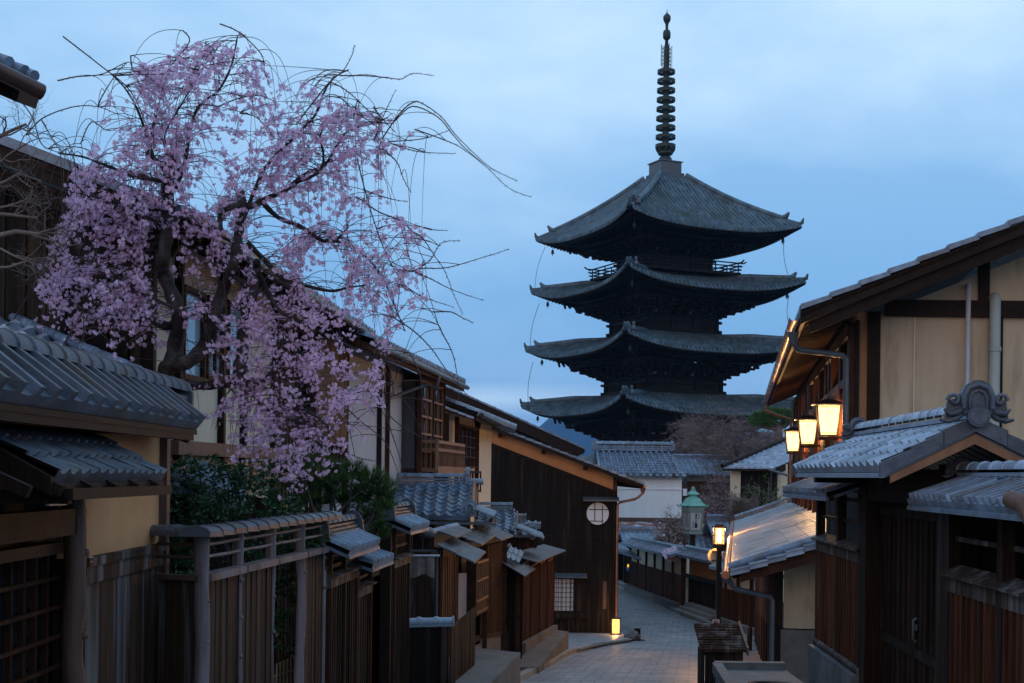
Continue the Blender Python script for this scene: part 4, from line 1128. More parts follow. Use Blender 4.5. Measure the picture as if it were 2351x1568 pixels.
ctr = thing('stone_counter', 'low dark stone trough with a slab lid below the roofed box', 'trough', V(3.1, 15.6, gz(15.6)))
q = [P(1643, 1521, 16.2), P(1806, 1531, 16.2)]
mb = MB(); zc_ = q[0].z
mb.prism([V(q[0].x, 16.2, zc_ - .12), V(3.42, 16.2, zc_ - .12), V(3.42, 14.3, zc_ - .12), V(q[0].x - .12, 14.3, zc_ - .12)], V(0, 0, .04)); obj('slab_lid', mb, M['stone'], ctr)
mb = MB(); mb.beam((q[0].x, 16.25, zc_ - .06), (3.42, 16.25, zc_ - .06), .14, .13); mb.beam((q[0].x + .02, 16.2, zc_ - .06), (q[0].x - .10, 14.3, zc_ - .06), .12, .12)
obj('rim', mb, M['stone'], ctr)
mb = MB(); mb.prism([V(q[0].x, 16.2, gz(16) - .3), V(3.42, 16.2, gz(16) - .3), V(3.42, 16.2, zc_ - .125), V(q[0].x, 16.2, zc_ - .125)], V(0, -1.9, 0)); obj('trough_wall', mb, M['stone'], ctr)
mb = MB(); c = V(3.0, 15.0, zc_ - .075)
for k in range(3): mb.tube([c + V(.20 * cos(a * .3) * (1 + .2 * k), .14 * sin(a * .3) * (1 + .25 * k), .0) for a in range(22)], .012, 5)
tag(obj('coiled_wire', mb, M['iron']), 'dark wire lying in a coil on the stone trough lid', 'wire')
mb = MB(); c = P(1721, 1466, 36); g = gz(36); c.z = g; mb.lathe(c, [(.07, 0), (.07, .62), (.055, .66)], 10)
tag(obj('bollard', mb, M['iron']), 'short black bollard beside the annex, beyond the street lamp', 'bollard')
# raised walk between the annex and the street
M['walk'] = mat('orange_lit_walk', (.20, .13, .10), .6, .4, (.27, .19, .15), (2, 2, 2), 0, .3, (14, 14, 14))  # orange light on the paving is put into its colour
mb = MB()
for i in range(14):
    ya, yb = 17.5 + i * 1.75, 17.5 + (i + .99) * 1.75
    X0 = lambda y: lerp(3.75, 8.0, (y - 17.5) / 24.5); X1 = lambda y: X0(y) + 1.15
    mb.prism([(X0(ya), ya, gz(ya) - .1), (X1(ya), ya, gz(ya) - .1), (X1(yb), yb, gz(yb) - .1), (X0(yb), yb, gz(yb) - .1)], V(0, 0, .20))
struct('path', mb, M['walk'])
# ------------------------------------------------------------------ dark corner house with the round window
ch = thing('corner_house', 'black boarded house with a round paper window and an ochre band under its sloping roof', 'house', (3.0, 45.1, gz(45)))
cw = VP((0, 45.0), (1, 0.0))
tip = P(1479, 1112, 44.3); sl0 = P(1100, 966, 44.3); sC = (sl0.z - tip.z) / (tip.x - sl0.x)
RZ = lambda x: tip.z + sC * (tip.x - x)
xR = on(cw, 1413, 1300).x
gC = gz(45)
mb = MB(); boards(mb, (-2.5, 45), (xR, 45), gC + .1, gC + .1, RZ(-2.5) - .62, RZ(xR) - .62, .17, .03, .02, (0, -1)); obj('board_wall', mb, M['wood_black'], ch)
mb = MB(); mb.prism([V(-2.5, 45.02, gC), V(xR, 45.02, gC), V(xR, 45.02, RZ(xR) - .12), V(-2.5, 45.02, RZ(-2.5) - .12)], V(0, .2, 0)); obj('gable_band', mb, M['plaster_ochre'], ch)
mb = MB(); mb.beam((-2.5, 44.97, RZ(-2.5) - .62), (xR, 44.97, RZ(xR) - .62), .05, .09); mb.beam((xR - .07, 44.96, gC), (xR - .07, 44.96, RZ(xR) - .15), .16, .06); mb.beam((-2.5, 44.955, on(cw, 1300, 1231).z), (xR, 44.955, on(cw, 1300, 1231).z), .03, .03)
obj('trim', mb, M['timber_dk'], ch)
mb = MB(); boards(mb, (xR, 45), (xR + .25, 58), gC, gC, RZ(xR) - .15, RZ(xR) - .15, .2, .03, .02, (1, 0)); obj('street_wall', mb, M['wood_black'], ch)
mb = MB(); E0 = V(tip.x, 44.3, tip.z); E1 = V(tip.x + .3, 58, tip.z); x2 = -3.0
R0 = V(x2, 44.3, RZ(x2)); R1 = V(x2 + .3, 58, RZ(x2)); roof_patch(E0, E1, R1, R0, .28, .26, PR_S, 1, mb=mb); obj('tiled_roof', mb, M['tile'], ch)
mb = MB(); n_ = 26
for i in range(n_):
    a, b = lerp(E0, R0, i / n_), lerp(E0, R0, (i + 1.05) / n_)
    mb.prism([a + V(0, -.03, -.01), b + V(0, -.03, -.03), b + V(0, -.03, .045), a + V(0, -.03, .075)], V(0, .26, 0))
obj('verge_tiles', mb, M['tile'], ch)
mb = MB(); mb.prism([E0 + V(-.02, 0, -.03), R0 + V(0, 0, -.03), R0 + V(0, 0, -.14), E0 + V(-.02, 0, -.12)], V(0, .05, 0)); mb.prism([E0 + V(-.05, .05, -.06), R0 + V(0, .05, -.06), R1 + V(0, 0, -.06), E1 + V(-.05, 0, -.06)], V(0, 0, -.04)); obj('barge_board', mb, M['timber_dk'], ch)
mb = MB()
for x in (1148, 1248, 1344): c = on(cw, x, 1000); mb.box(V(c.x, 44.8, RZ(c.x) - .20), .14, .5, .14)
for i in range(24): y = 44.5 + i * .5; mb.beam((tip.x - .08, y, RZ(tip.x) - .12), (xR - .1, y, RZ(xR) - .14), .06, .08)
obj('purlin_ends', mb, M['timber_dk'], ch)
mb = MB(); a = P(1476, 1125, 44.5)
mb.tube([a + V(0, 0, .08), a, a - V(0, 0, .13)], [.10, .085, .04], 8); mb.tube([a - V(0, 0, .1), P(1466, 1141, 44.5), P(1458, 1146, 44.6), P(1424, 1153, 44.9), P(1418, 1159, 44.9), V(P(1418, 1159, 44.9).x, 44.9, gC)], .045, 8); obj('downspout', mb, M['copper'], ch)
mb = MB(); mb.beam(E0 + V(.03, .1, -.08), E1 + V(.03, 0, -.08), .1, .08); obj('gutter', mb, M['copper'], ch)
# round window
wc = on(cw, 1372, 1179, .05); r = .41
mb = MB(); mb.tube([wc + V(cos(2 * pi * k / 28) * r, 0, sin(2 * pi * k / 28) * r) for k in range(29)], .03, 6)
for x in (-.10, .16): z = sqrt(r * r - x * x); mb.beam(wc + V(x, 0, -z * (1 if x > 0 else .62)), wc + V(x, 0, z * (1 if x < 0 else .75)), .026)
for z in (.14, -.26): x = sqrt(r * r - z * z); mb.beam(wc + V(-x * (.75 if z > 0 else 1), 0, z), wc + V(x * (1 if z > 0 else .6), 0, z), .026)
w_ = obj('round_window', mb, M['timber_dk'], ch)
mb = MB(); disc(mb, wc + V(0, .0, 0), (0, 1, 0), r, .02, 30); obj('pane', mb, M['paper'], w_)
for (u0, u1, v) in ((1338, 1420, 1146), (1266, 1347, 1321)):
    a, b = on(cw, u0, v), on(cw, u1, v); mb = MB(); mb.prism([V(a.x, 44.65, a.z - .06), V(b.x, 44.65, a.z - .06), V(b.x, 45, a.z + .05), V(a.x, 45, a.z + .05)], V(0, 0, .05)); obj('window_hood', mb, M['pipe_dk'], ch)
wd = window(ch, cw, 1263, 1317, 1327, 1403, 6, 7, .12, 'timber_dk', 'shoji' if 'shoji' in M else 'paper', .018, 'lattice_window', .05)
a, b = on(cw, 1260, 1410), on(cw, 1345, 1410); mb = MB(); mb.prism([V(a.x, 44.8, a.z - .12), V(b.x, 44.8, a.z - .12), V(b.x, 44.8, a.z + .08), V(a.x, 44.8, a.z + .08)], V(0, .2, 0)); obj('window_box', mb, M['wood_black'], ch)
a = on(cw, 1388, 1366, .045); mb = MB(); mb.box(a, .125, .03, .95); obj('name_board', mb, M['log_red'], ch)
mb = MB(); mb.prism([V(-2.5, 44.9, gC - .3), V(xR - .1, 44.9, gC - .3), V(xR - .1, 44.9, gC + .12), V(-2.5, 44.9, gC + .12)], V(0, .5, 0)); obj('stone_base', mb, M['concrete'], ch)

# darker house behind it
bh_ = thing('black_house', 'black gabled house whose long roof edge rises behind the corner house', 'house', (0, 58, gz(58)))
a = P(1345, 1031, 57); b = P(985, 870, 57); s_ = (b.z - a.z) / (b.x - a.x)
mb = MB(); mb.prism([V(b.x - 4, 57.5, gz(57)), V(a.x - .35, 57.5, gz(57)), V(a.x - .35, 57.5, a.z - .1), V(b.x - 4, 57.5, b.z + 4 * .0 - s_ * 4 - .2)], V(0, .2, 0)); obj('gable_wall', mb, M['wood_black'], bh_)
mb = MB(); top = V(b.x - 4, 57, b.z - s_ * 4); roof_patch(V(a.x, 57, a.z), V(a.x + .3, 70, a.z), top + V(.3, 13, 0), top, .28, .27, PR_S, 1, mb=mb); obj('tiled_roof', mb, M['tile'], bh_)
mb = MB()
for i in range(30):
    p, q = lerp(V(a.x, 56.95, a.z), top + V(0, -.05, 0), i / 30), lerp(V(a.x, 56.95, a.z), top + V(0, -.05, 0), (i + 1.05) / 30)
    mb.prism([p + V(0, 0, -.01), q + V(0, 0, -.03), q + V(0, 0, .04), p + V(0, 0, .07)], V(0, .2, 0))
obj('verge_tiles', mb, M['tile'], bh_)
mb = MB(); mb.prism([V(a.x - .05, 57.02, a.z - .03), top + V(0, .02, -.03), top + V(0, .02, -.50), V(a.x - .4, 57.02, a.z - .34), V(a.x - .05, 57.02, a.z - .18)], V(0, .08, 0)); obj('barge_board', mb, M['timber_dk'], bh_)

# floor lantern, rock, stub post
fl_ = thing('floor_lantern', 'small lit paper floor lantern at the corner of the black house', 'lantern', V(P(1413, 1455, 43.7).x, 43.7, gz(43.7) + .08))
L = Vector(fl_.location); w, h0, h1 = .13, .12, .60
mb = MB()
for sx in (-1, 1):
    for sy in (-1, 1): mb.beam(L + V(sx * w, sy * w, 0), L + V(sx * w, sy * w, h1), .022)
mb.box(L + V(0, 0, .05), .36, .32, .10); mb.box(L + V(0, 0, h1 + .01), .33, .33, .03); mb.tube([L + V(-.1, 0, h1), L + V(0, 0, h1 + .09), L + V(.1, 0, h1)], .01, 5)
obj('frame', mb, M['iron'], fl_)
mb = MB(); q = [L + V(sx * w * .93, sy * w * .93, h0) for sx, sy in ((-1, -1), (1, -1), (1, 1), (-1, 1))]
for i in range(4): mb.quad(q[i], q[(i + 1) % 4], q[(i + 1) % 4] + V(0, 0, h1 - h0), q[i] + V(0, 0, h1 - h0))
obj('lit_pane', mb, M['lamp_floor'], fl_)
mb = MB(); mb.tube([L + V(.02 + .03 * cos(a * .6), -w * .96, .36 + .045 * sin(a * .6)) for a in range(8)], .010, 5); obj('ink_mark', mb, M['black_paint'], fl_)
lamp_light('lantern_bulb', L + V(0, 0, .36), 40, (1, .5, .15), .08, fl_)
def rock(c, r, m='stone', sq=(1, .8, .7), seed=0):
    bm_ = []; n, k = 14, 9; mb = MB(); vs = []
    for j in range(k):
        ph = pi * j / (k - 1) - pi / 2
        for i in range(n):
            th = 2 * pi * i / n; d_ = V(cos(ph) * cos(th), cos(ph) * sin(th), sin(ph))
            rr = r * (1 + .35 * noise.noise(d_ * 1.3 + V(seed, seed, 0)))
            vs.append(Vector(c) + V(d_.x * sq[0], d_.y * sq[1], d_.z * sq[2]) * rr)
    mb.add(vs, [(j * n + i, j * n + (i + 1) % n, (j + 1) * n + (i + 1) % n, (j + 1) * n + i) for j in range(k - 1) for i in range(n)], False); return mb
c = P(1450, 1464, 42.0); c.z = gz(42) + .16
tag(obj('rock', rock(c, .27, seed=3), M['stone']), 'rounded grey rock beside the floor lantern at the kerb', 'rock')
mb = MB(); c = P(1463, 1468, 42.2); c.z = gz(42.2); mb.lathe(c, [(.17, 0), (.17, .03), (.11, .06), (.10, .36), (.12, .40)], 8); mb.box(c + V(.12, 0, .02), .25, .16, .04)
tag(obj('stub_post', mb, M['timber_dk']), 'short dark stub post standing right of the rounded rock', 'post')

# ------------------------------------------------------------------ far side of the street
FW = [V(5.85, 63.6, 0), V(6.25, 60, 0), V(6.7, 57.1, 0), V(7.15, 54.2, 0)]
def coping(parent, A, B, z, w=.5, m='tile', prof=PR_B, ridge_r=.085, tw=.17):
    return gable_roof(parent, A, B, w, w, z, z - .22, M[m], prof, tw, .6, ridge_r, 1.3, .10, .06, 2, M['tile_pale'])
g = gz(60)
ff = thing('garden_wall', 'long plaster and board garden wall with tiled coping along the far bend of the street', 'wall', (6.3, 60, g))
for A, B in zip(FW[:-1], FW[1:]):
    d = (B - A).normalized(); n = V(-d.y, d.x, 0); n = -n if n.x > 0 else n
    mb = MB(); mb.prism([A + V(0, 0, g), B + V(0, 0, g), B + V(0, 0, -3.4), A + V(0, 0, -3.4)], -n * .15); obj('plaster_panel', mb, M['plaster_cream'], ff)
    mb = MB(); boards(mb, A, B, g + .3, g + .3, -4.1, -4.1, .2, .03, .06, (n.x, n.y)); obj('board_panel', mb, M['wood_red'], ff)
    k = max(1, int((B - A).length / 1.35))
    for i in range(k):
        q = lerp(A, B, i / k) + n * .04; mb = MB(); mb.beam(q + V(0, 0, g), q + V(0, 0, -3.45), .1, .1); obj('post', mb, M['timber_dk'], ff)
    mb = MB(); mb.prism([A + n * .35 + V(0, 0, g - .3), B + n * .35 + V(0, 0, g - .3), B + n * .35 + V(0, 0, g + .32), A + n * .35 + V(0, 0, g + .32)], -n * .5); obj('stone_base', mb, M['concrete'], ff)
coping(ff, FW[0], FW[3], -3.05, .55, 'tile_pale')
# gate recess with stone steps, next wall piece nearer
G0, G1, G2 = V(7.15, 54.2, 0), V(7.95, 49.5, 0), V(8.9, 44.2, 0)
gt = thing('wall_gate', 'dark recessed gateway with posts and pale stone steps behind the street lamp', 'gate', (7.6, 52, g))
mb = MB(); boards(mb, G0 + V(.25, 0, 0), G1 + V(.25, 0, 0), g + .25, g + .25, -4.1, -4.1, .2, .03, .03, (-1, 0)); obj('door', mb, M['wood_dark'], gt)
mb = MB(); mb.prism([G0 + V(.3, 0, -4.1), G1 + V(.3, 0, -4.1), G1 + V(.3, 0, -3.4), G0 + V(.3, 0, -3.4)], V(.15, 0, 0)); obj('plaster_panel', mb, M['plaster_ochre'], gt)
for q in (G0, G1): mb = MB(); mb.beam(q + V(0, 0, g), q + V(0, 0, -3.2), .18, .18); obj('post', mb, M['timber'], gt)
mb = MB(); mb.beam(G0 + V(0, 0, -4.05), G1 + V(0, 0, -4.05), .12, .14); obj('lintel', mb, M['timber_dk'], gt)
for i in range(3):
    mb = MB(); a = lerp(G0, G1, .12) + V(-.10 - .28 * (2 - i) * .8, 0, 0); b = lerp(G0, G1, .93) + V(-.10 - .28 * (2 - i) * .8, 0, 0)
    mb.prism([a + V(0, 0, g - .2), b + V(0, 0, g - .2), b + V(0, 0, g + .14 * (i + 1)), a + V(0, 0, g + .14 * (i + 1))], V(.35, 0, 0)); obj('step', mb, M['stone_lt'], gt)
coping(gt, G0 + V(.15, 0, 0), G1 + V(.15, 0, 0), -3.0, .45, 'tile')
nf = thing('garden_wall', 'board wall with plaster strip and low tiled coping right of the street lamp post', 'wall', (8.5, 47, g))
n = V(-1, -.15, 0).normalized()
mb = MB(); mb.prism([G1 + V(.05, 0, g), G2 + V(.05, 0, g), G2 + V(.05, 0, -3.5), G1 + V(.05, 0, -3.5)], V(.15, 0, 0)); obj('plaster_panel', mb, M['plaster_cream'], nf)
mb = MB(); boards(mb, G1, G2, g + .25, g + .25, -4.15, -4.15, .2, .03, .05, (n.x, n.y)); obj('board_panel', mb, M['wood_red'], nf)
for i in range(4): q = lerp(G1, G2, (i + .5) / 4) + n * .05; mb = MB(); mb.beam(q + V(0, 0, g), q + V(0, 0, -3.5), .1, .1); obj('post', mb, M['timber'], nf)
mb = MB(); mb.prism([G1 + n * .3 + V(0, 0, g - .3), G2 + n * .3 + V(0, 0, g - .3), G2 + n * .3 + V(0, 0, g + .28), G1 + n * .3 + V(0, 0, g + .28)], -n * .4); obj('stone_base', mb, M['concrete'], nf)
coping(nf, G1 + V(0, -.2, 0), G2, -3.15, .5, 'tile_pale')
# lilac cloths heaped on the coping
mb = MB()
for (cu, cv, w_, h_, t_) in ((1553, 1262, .75, .34, .3), (1575, 1270, .62, .42, -.1), (1548, 1279, .55, .30, .05), (1532, 1270, .4, .3, .5)):
    c = P(cu, cv, 54.8); k = 5; vs = []
    for j in range(k + 1):
        for i in range(k + 1):
            a, b = i / k - .5, j / k - .5
            vs.append(c + V(a * w_ * cos(t_) - b * h_ * sin(t_), .5 * b, b * h_ * cos(t_) + a * w_ * sin(t_) * .6 + .10 * noise.noise(V(i * .7 + cu, j * .9, 2)) - .25 * a * a))
    mb.add(vs, [(j * (k + 1) + i, j * (k + 1) + i + 1, (j + 1) * (k + 1) + i + 1, (j + 1) * (k + 1) + i) for j in range(k) for i in range(k)])
tag(obj('cloth_cover', mb, M['lilac_cloth']), 'crumpled lilac cloth draped over the end of the far wall coping', 'cloth')

# dim shop porch left of the far wall
sp_ = thing('shop_porch', 'dim shop porch with two yellow lit signs and a blue awning at the bend', 'shop front', (4.6, 70, g))
a, b = P(1425, 1253, 66), P(1480, 1289, 61)
mb = MB(); mb.prism([a, b, b + V(-1.6, 2.5, .4), a + V(-1.6, 2.5, .4)], V(0, 0, .12)); obj('porch_roof', mb, M['tile'], sp_)
mb = MB(); mb.beam(a - V(0, 0, .08), b - V(0, 0, .08), .15, .14); mb.beam(P(1420, 1293, 66), P(1478, 1293, 66), .1, .1); mb.beam(P(1478, 1290, 65), V(P(1478, 1290, 65).x, 65, g), .12, .12); obj('porch_frame', mb, M['timber_dk'], sp_)
mb = MB(); q = P(1400, 1280, 71); mb.prism([V(q.x, 71, g), V(q.x + 2.2, 71, g), V(q.x + 2.2, 71, -3.0), V(q.x, 71, -3.0)], V(0, .2, 0)); obj('back_wall', mb, M['wood_black'], sp_)
M['lamp_yel'] = emis('lit_yellow_sign', (1.0, .62, .03), 1.1)
for (u, v0, v1, w_) in ((1457, 1291, 1307, .16), (1442, 1293, 1305, .07)): c = P(u, (v0 + v1) / 2, 67); mb = MB(); mb.box(c, w_, .12, (v1 - v0) / F * 67); obj('lit_sign', mb, M['lamp_yel'], sp_)
mb = MB(); a = P(1440, 1313, 64); mb.prism([a, a + V(.95, 0, 0), a + V(.95, .8, .12), a + V(0, .8, .12)], V(0, 0, .06)); obj('awning', mb, M['blue_cloth'], sp_)

# ------------------------------------------------------------------ houses of the lower town
def verge_gable(parent, A, B, w, zr, ze, m, tw=.29, prof=PR_R, course=.27, rr=.12, amp=1.2, strips=3, rz=.26):
    return gable_roof(parent, A, B, w, w, zr, ze, m, prof, tw, course, rr, amp, rz, .08, strips)
wh = thing('white_storehouse', 'white plastered storehouse with a heavy tiled ridge in front of the pagoda', 'house', (11, 77, gz(77)))
yR = 77.4; A = P(1366, 1043, yR); B = P(1541, 1043, yR); zr = P(1460, 1036, yR).z; ye = 74.2; ze = P(1490, 1092, ye).z
e0, e1 = P(1420, 1092, ye), P(1570, 1092, ye)
mb = roof_patch(V(A.x + .05, ye, ze), V(e1.x + .1, ye, ze), V(B.x + .02, yR, zr), V(A.x + .05, yR, zr), .385, .36, PR_R, 1.7, .03, .12)
roof_patch(V(e1.x + .1, 2 * yR - ye, ze), V(A.x, 2 * yR - ye, ze), V(A.x, yR, zr), V(B.x + .1, yR, zr), .385, .36, PR_F, 1.25, .02, .09, mb)
obj('tiled_roof', mb, M['tile'], wh)
mb = MB(); ridge(mb, V(A.x - .05, yR, zr + .40), V(B.x + .05, yR, zr + .40), .18, .5, 3, .34, .11, .04)
for i in range(9): q = V(lerp(A.x, B.x, i / 8.0), yR, zr + .30); mb.tube([q - V(0, .17, .22), q - V(0, .12, -.02), q + V(0, 0, .16), q + V(0, .12, .0), q + V(0, .17, -.22)], .045, 6)
obj('ridge_tiles', mb, M['tile'], wh)
for s_, X in ((-1, A.x), (1, B.x)):
    mb = MB(); disc(mb, V(X + s_ * .05, yR, zr + .25), (s_, 0, 0), .26, .12, 16); mb.tube([V(X, yR - .12, zr + .42), V(X + s_ * .1, yR - .1, zr + .5), V(X, yR, zr + .6)], .10, 8); disc(mb, V(X + s_ * .02, yR - .26, zr + .2), (0, -1, 0), .17, .08, 14); obj('ridge_ornament', mb, M['tile'], wh)
gw_ = .25
mb = MB(); mb.prism([V(A.x + gw_, ye + .5, gz(57)), V(A.x + gw_, 2 * yR - ye - .5, gz(57)), V(A.x + gw_, 2 * yR - ye - .5, ze + .1), V(A.x + gw_, yR, zr - .05), V(A.x + gw_, ye + .5, ze + .1)], V(.15, 0, 0)); obj('gable_wall', mb, M['plaster_white'], wh)
xw1 = P(1565, 1150, ye + .5).x
mb = MB(); mb.prism([V(A.x + gw_, ye + .5, gz(57)), V(xw1, ye + .5, gz(57)), V(xw1, ye + .5, ze + .15), V(A.x + gw_, ye + .5, ze + .15)], V(0, .2, 0)); obj('front_wall', mb, M['plaster_white'], wh)
mb = MB(); z = P(1500, 1124, ye + .5).z; mb.prism([V(A.x, ye + .44, z), V(xw1 + .03, ye + .44, z), V(xw1 + .03, ye + .44, z + .04), V(A.x, ye + .44, z + .04)], V(0, .05, 0)); mb.beam(V(A.x, ye + .3, ze + .02), V(xw1 + .2, ye + .3, ze + .02), .4, .06); obj('cornice', mb, M['plaster_white'], wh)
lw_ = thing('low_wall', 'weathered plaster wall with a brown capping board in front of the white storehouse', 'wall', (9, 72.7, gz(72)))
mb = MB(); a, b = P(1395, 1192, 72.5), P(1640, 1192, 72.5); mb.prism([V(a.x, 72.5, a.z - .16), V(b.x, 72.5, a.z - .16), V(b.x, 72.5, a.z + .10), V(a.x, 72.5, a.z + .10)], V(0, .4, 0)); obj('capping_board', mb, M['log_red'], lw_)
mb = MB(); mb.prism([V(a.x, 72.6, gz(54)), V(b.x, 72.6, gz(54)), V(b.x, 72.6, a.z - .16), V(a.x, 72.6, a.z - .16)], V(0, .2, 0)); obj('plaster_panel', mb, M['plaster_cream'], lw_)
rs_ = thing('lean_to', 'lean-to with a rusty red sheet-metal roof below the white storehouse', 'shed', (7, 70, gz(70)))
# kept behind the garden wall line
a, b = P(1395, 1238, 69.5), P(1530, 1238, 69.5)
mb = MB(); mb.prism([V(a.x, 69.5, a.z), V(b.x, 69.5, a.z), V(b.x, 72.2, a.z + .80), V(a.x, 72.2, a.z + .80)], V(0, 0, .05)); obj('sheet_roof', mb, M['rust'], rs_)
mb = MB(); mb.prism([V(a.x, 69.9, gz(52)), V(b.x, 69.9, gz(52)), V(b.x, 69.9, a.z + .05), V(a.x, 69.9, a.z + .05)], V(0, .1, 0)); obj('board_wall', mb, M['wood_black'], rs_)

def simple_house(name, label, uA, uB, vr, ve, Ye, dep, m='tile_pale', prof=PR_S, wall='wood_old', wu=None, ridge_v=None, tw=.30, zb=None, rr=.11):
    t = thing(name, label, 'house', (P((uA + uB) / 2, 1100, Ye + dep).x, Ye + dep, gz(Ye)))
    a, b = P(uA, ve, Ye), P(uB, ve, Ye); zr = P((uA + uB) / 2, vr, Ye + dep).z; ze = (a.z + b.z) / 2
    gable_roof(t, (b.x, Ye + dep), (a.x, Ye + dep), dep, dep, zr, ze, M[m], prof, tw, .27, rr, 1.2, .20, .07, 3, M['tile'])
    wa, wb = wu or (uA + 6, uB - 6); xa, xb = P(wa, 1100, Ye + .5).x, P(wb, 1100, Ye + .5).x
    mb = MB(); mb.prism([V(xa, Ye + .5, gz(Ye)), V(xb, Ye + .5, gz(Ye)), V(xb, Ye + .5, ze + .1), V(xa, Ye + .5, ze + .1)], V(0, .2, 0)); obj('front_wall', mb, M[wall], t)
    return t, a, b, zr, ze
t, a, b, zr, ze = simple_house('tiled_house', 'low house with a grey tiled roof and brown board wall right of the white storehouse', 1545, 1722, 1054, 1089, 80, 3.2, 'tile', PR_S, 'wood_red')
mb = MB(); z = ze - .1; mb.prism([V(a.x, 80.3, z - .35), V(b.x, 80.3, z - .35), V(b.x, 80.3, z), V(a.x, 80.3, z)], V(0, .15, 0)); obj('plaster_band', mb, M['concrete'], t)
a_ = V(P(1545, 1060, 61.9).x, 63.0, 0); b_ = V(P(1592, 1060, 61.9).x, 63.0, 0)
# hipped house with pale tiles
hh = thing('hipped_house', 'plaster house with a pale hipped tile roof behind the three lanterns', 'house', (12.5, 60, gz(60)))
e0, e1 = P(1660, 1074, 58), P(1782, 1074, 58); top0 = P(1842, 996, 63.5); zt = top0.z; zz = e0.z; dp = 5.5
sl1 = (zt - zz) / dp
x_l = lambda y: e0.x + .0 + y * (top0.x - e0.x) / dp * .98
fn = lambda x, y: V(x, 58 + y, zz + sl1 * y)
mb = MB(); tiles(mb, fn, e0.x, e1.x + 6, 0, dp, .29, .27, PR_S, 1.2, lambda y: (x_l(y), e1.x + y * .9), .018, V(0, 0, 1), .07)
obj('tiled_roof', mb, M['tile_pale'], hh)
mb = MB(); mb.beam(V(e0.x, 58, zz - .08), V(e1.x, 58, zz - .08), .12, .10); mb.beam(V(e1.x, 58, zz - .1), V(e1.x + dp * .9, 58 + dp, zt - .1), .12, .28); mb.tube([V(e0.x - .05, 57.95, zz + .08), V(top0.x, 63.5, zt + .1)], .10, 8); obj('eave_board', mb, M['timber_dk'], hh)
mb = MB(); mb.prism([V(e0.x + .6, 58.7, gz(58)), V(e1.x - .1, 58.7, gz(58)), V(e1.x - .1, 58.7, zz + .25), V(e0.x + .6, 58.7, zz + .25)], V(0, .2, 0)); obj('front_wall', mb, M['wood_black'], hh)
mb = MB(); mb.prism([V(e1.x + .0, 58.9, gz(58)), V(e1.x + 3, 60.5, gz(58)), V(e1.x + 3, 60.5, zz + .8), V(e1.x, 58.9, zz + .2)], V(0, .2, 0)); obj('side_wall', mb, M['wood_dark'], hh)
for u in (1690, 1798):
    c = P(u, 1100, 58.4); mb = MB(); mb.prism([V(c.x - .22, 58.5, gz(58)), V(c.x + .22, 58.5, gz(58)), V(c.x + .22, 58.5, zz + .2), V(c.x - .22, 58.5, zz + .2)], V(0, .15, 0)); obj('plaster_pier', mb, M['plaster_cream'], hh)
mb = MB(); mb.tube([P(1765, 1078, 57.9), P(1812, 1092, 57.6)], .06, 6); obj('gutter', mb, M['pipe_dk'], hh)
# two roofs glowing by the street lamp
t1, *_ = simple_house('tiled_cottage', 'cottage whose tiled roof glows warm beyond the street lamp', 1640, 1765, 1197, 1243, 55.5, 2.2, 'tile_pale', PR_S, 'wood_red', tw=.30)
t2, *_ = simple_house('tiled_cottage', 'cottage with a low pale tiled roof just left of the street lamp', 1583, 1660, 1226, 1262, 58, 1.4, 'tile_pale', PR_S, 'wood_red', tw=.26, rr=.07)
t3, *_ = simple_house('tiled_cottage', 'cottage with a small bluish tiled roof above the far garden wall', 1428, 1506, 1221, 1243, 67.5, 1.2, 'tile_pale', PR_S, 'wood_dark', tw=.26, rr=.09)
# pole with lamp
pl_ = thing('lamp_pole', 'slim dark pole with a small unlit white lamp beside the white storehouse', 'lamp pole', V(P(1572, 1200, 60.0).x, 60.0, gz(60)))
X = pl_.location.x; mb = MB(); mb.tube([V(X, 60.0, gz(60)), V(X, 60.0, P(1572, 1138, 60.0).z)], .055, 8); mb.tube([V(X, 60.0, P(1572, 1122, 60.0).z), V(X, 60.0, P(1572, 1098, 60.0).z)], .07, 8); obj('pole', mb, M['iron'], pl_)
mb = MB(); mb.tube([V(X, 60.0, P(1572, 1138, 60.0).z), V(X, 60.0, P(1572, 1122, 60.0).z)], .10, 10); obj('lamp_glass', mb, M['paper'], pl_)

# hanging sign lantern with green copper roof
sn = thing('sign_lantern', 'unlit lantern-shaped sign with a green copper roof and brushed writing', 'sign', V(P(1590, 1230, 56).x, 56, gz(56)))
c = V(sn.location.x, 56, 0); Z = lambda v: P(1590, v, 56).z
an = radians(20)
def sqring(h, z, up=0): return [c + V(cos(an + pi / 4 + k * pi / 2), sin(an + pi / 4 + k * pi / 2), 0) * h * .7 * sqrt(2) + V(0, 0, z) for k in range(4)]
def sq_lathe(mb, prof):
    vs = [];
    for h, z in prof: vs += sqring(h, z)
    mb.add(vs, [(j * 4 + k, j * 4 + (k + 1) % 4, (j + 1) * 4 + (k + 1) % 4, (j + 1) * 4 + k) for j in range(len(prof) - 1) for k in range(4)] + [(3, 2, 1, 0), tuple(range(len(vs) - 4, len(vs)))])
mb = MB(); sq_lathe(mb, [(.56, Z(1163)), (.60, Z(1161)), (.45, Z(1155)), (.36, Z(1148)), (.27, Z(1143)), (.18, Z(1141)), (.18, Z(1136)), (.30, Z(1135)), (.22, Z(1131)), (.12, Z(1127)), (.08, Z(1126))])
mb.lathe(c, [(.08, Z(1127)), (.12, Z(1125)), (.06, Z(1123)), (.10, Z(1121)), (.02, Z(1117))], 8)
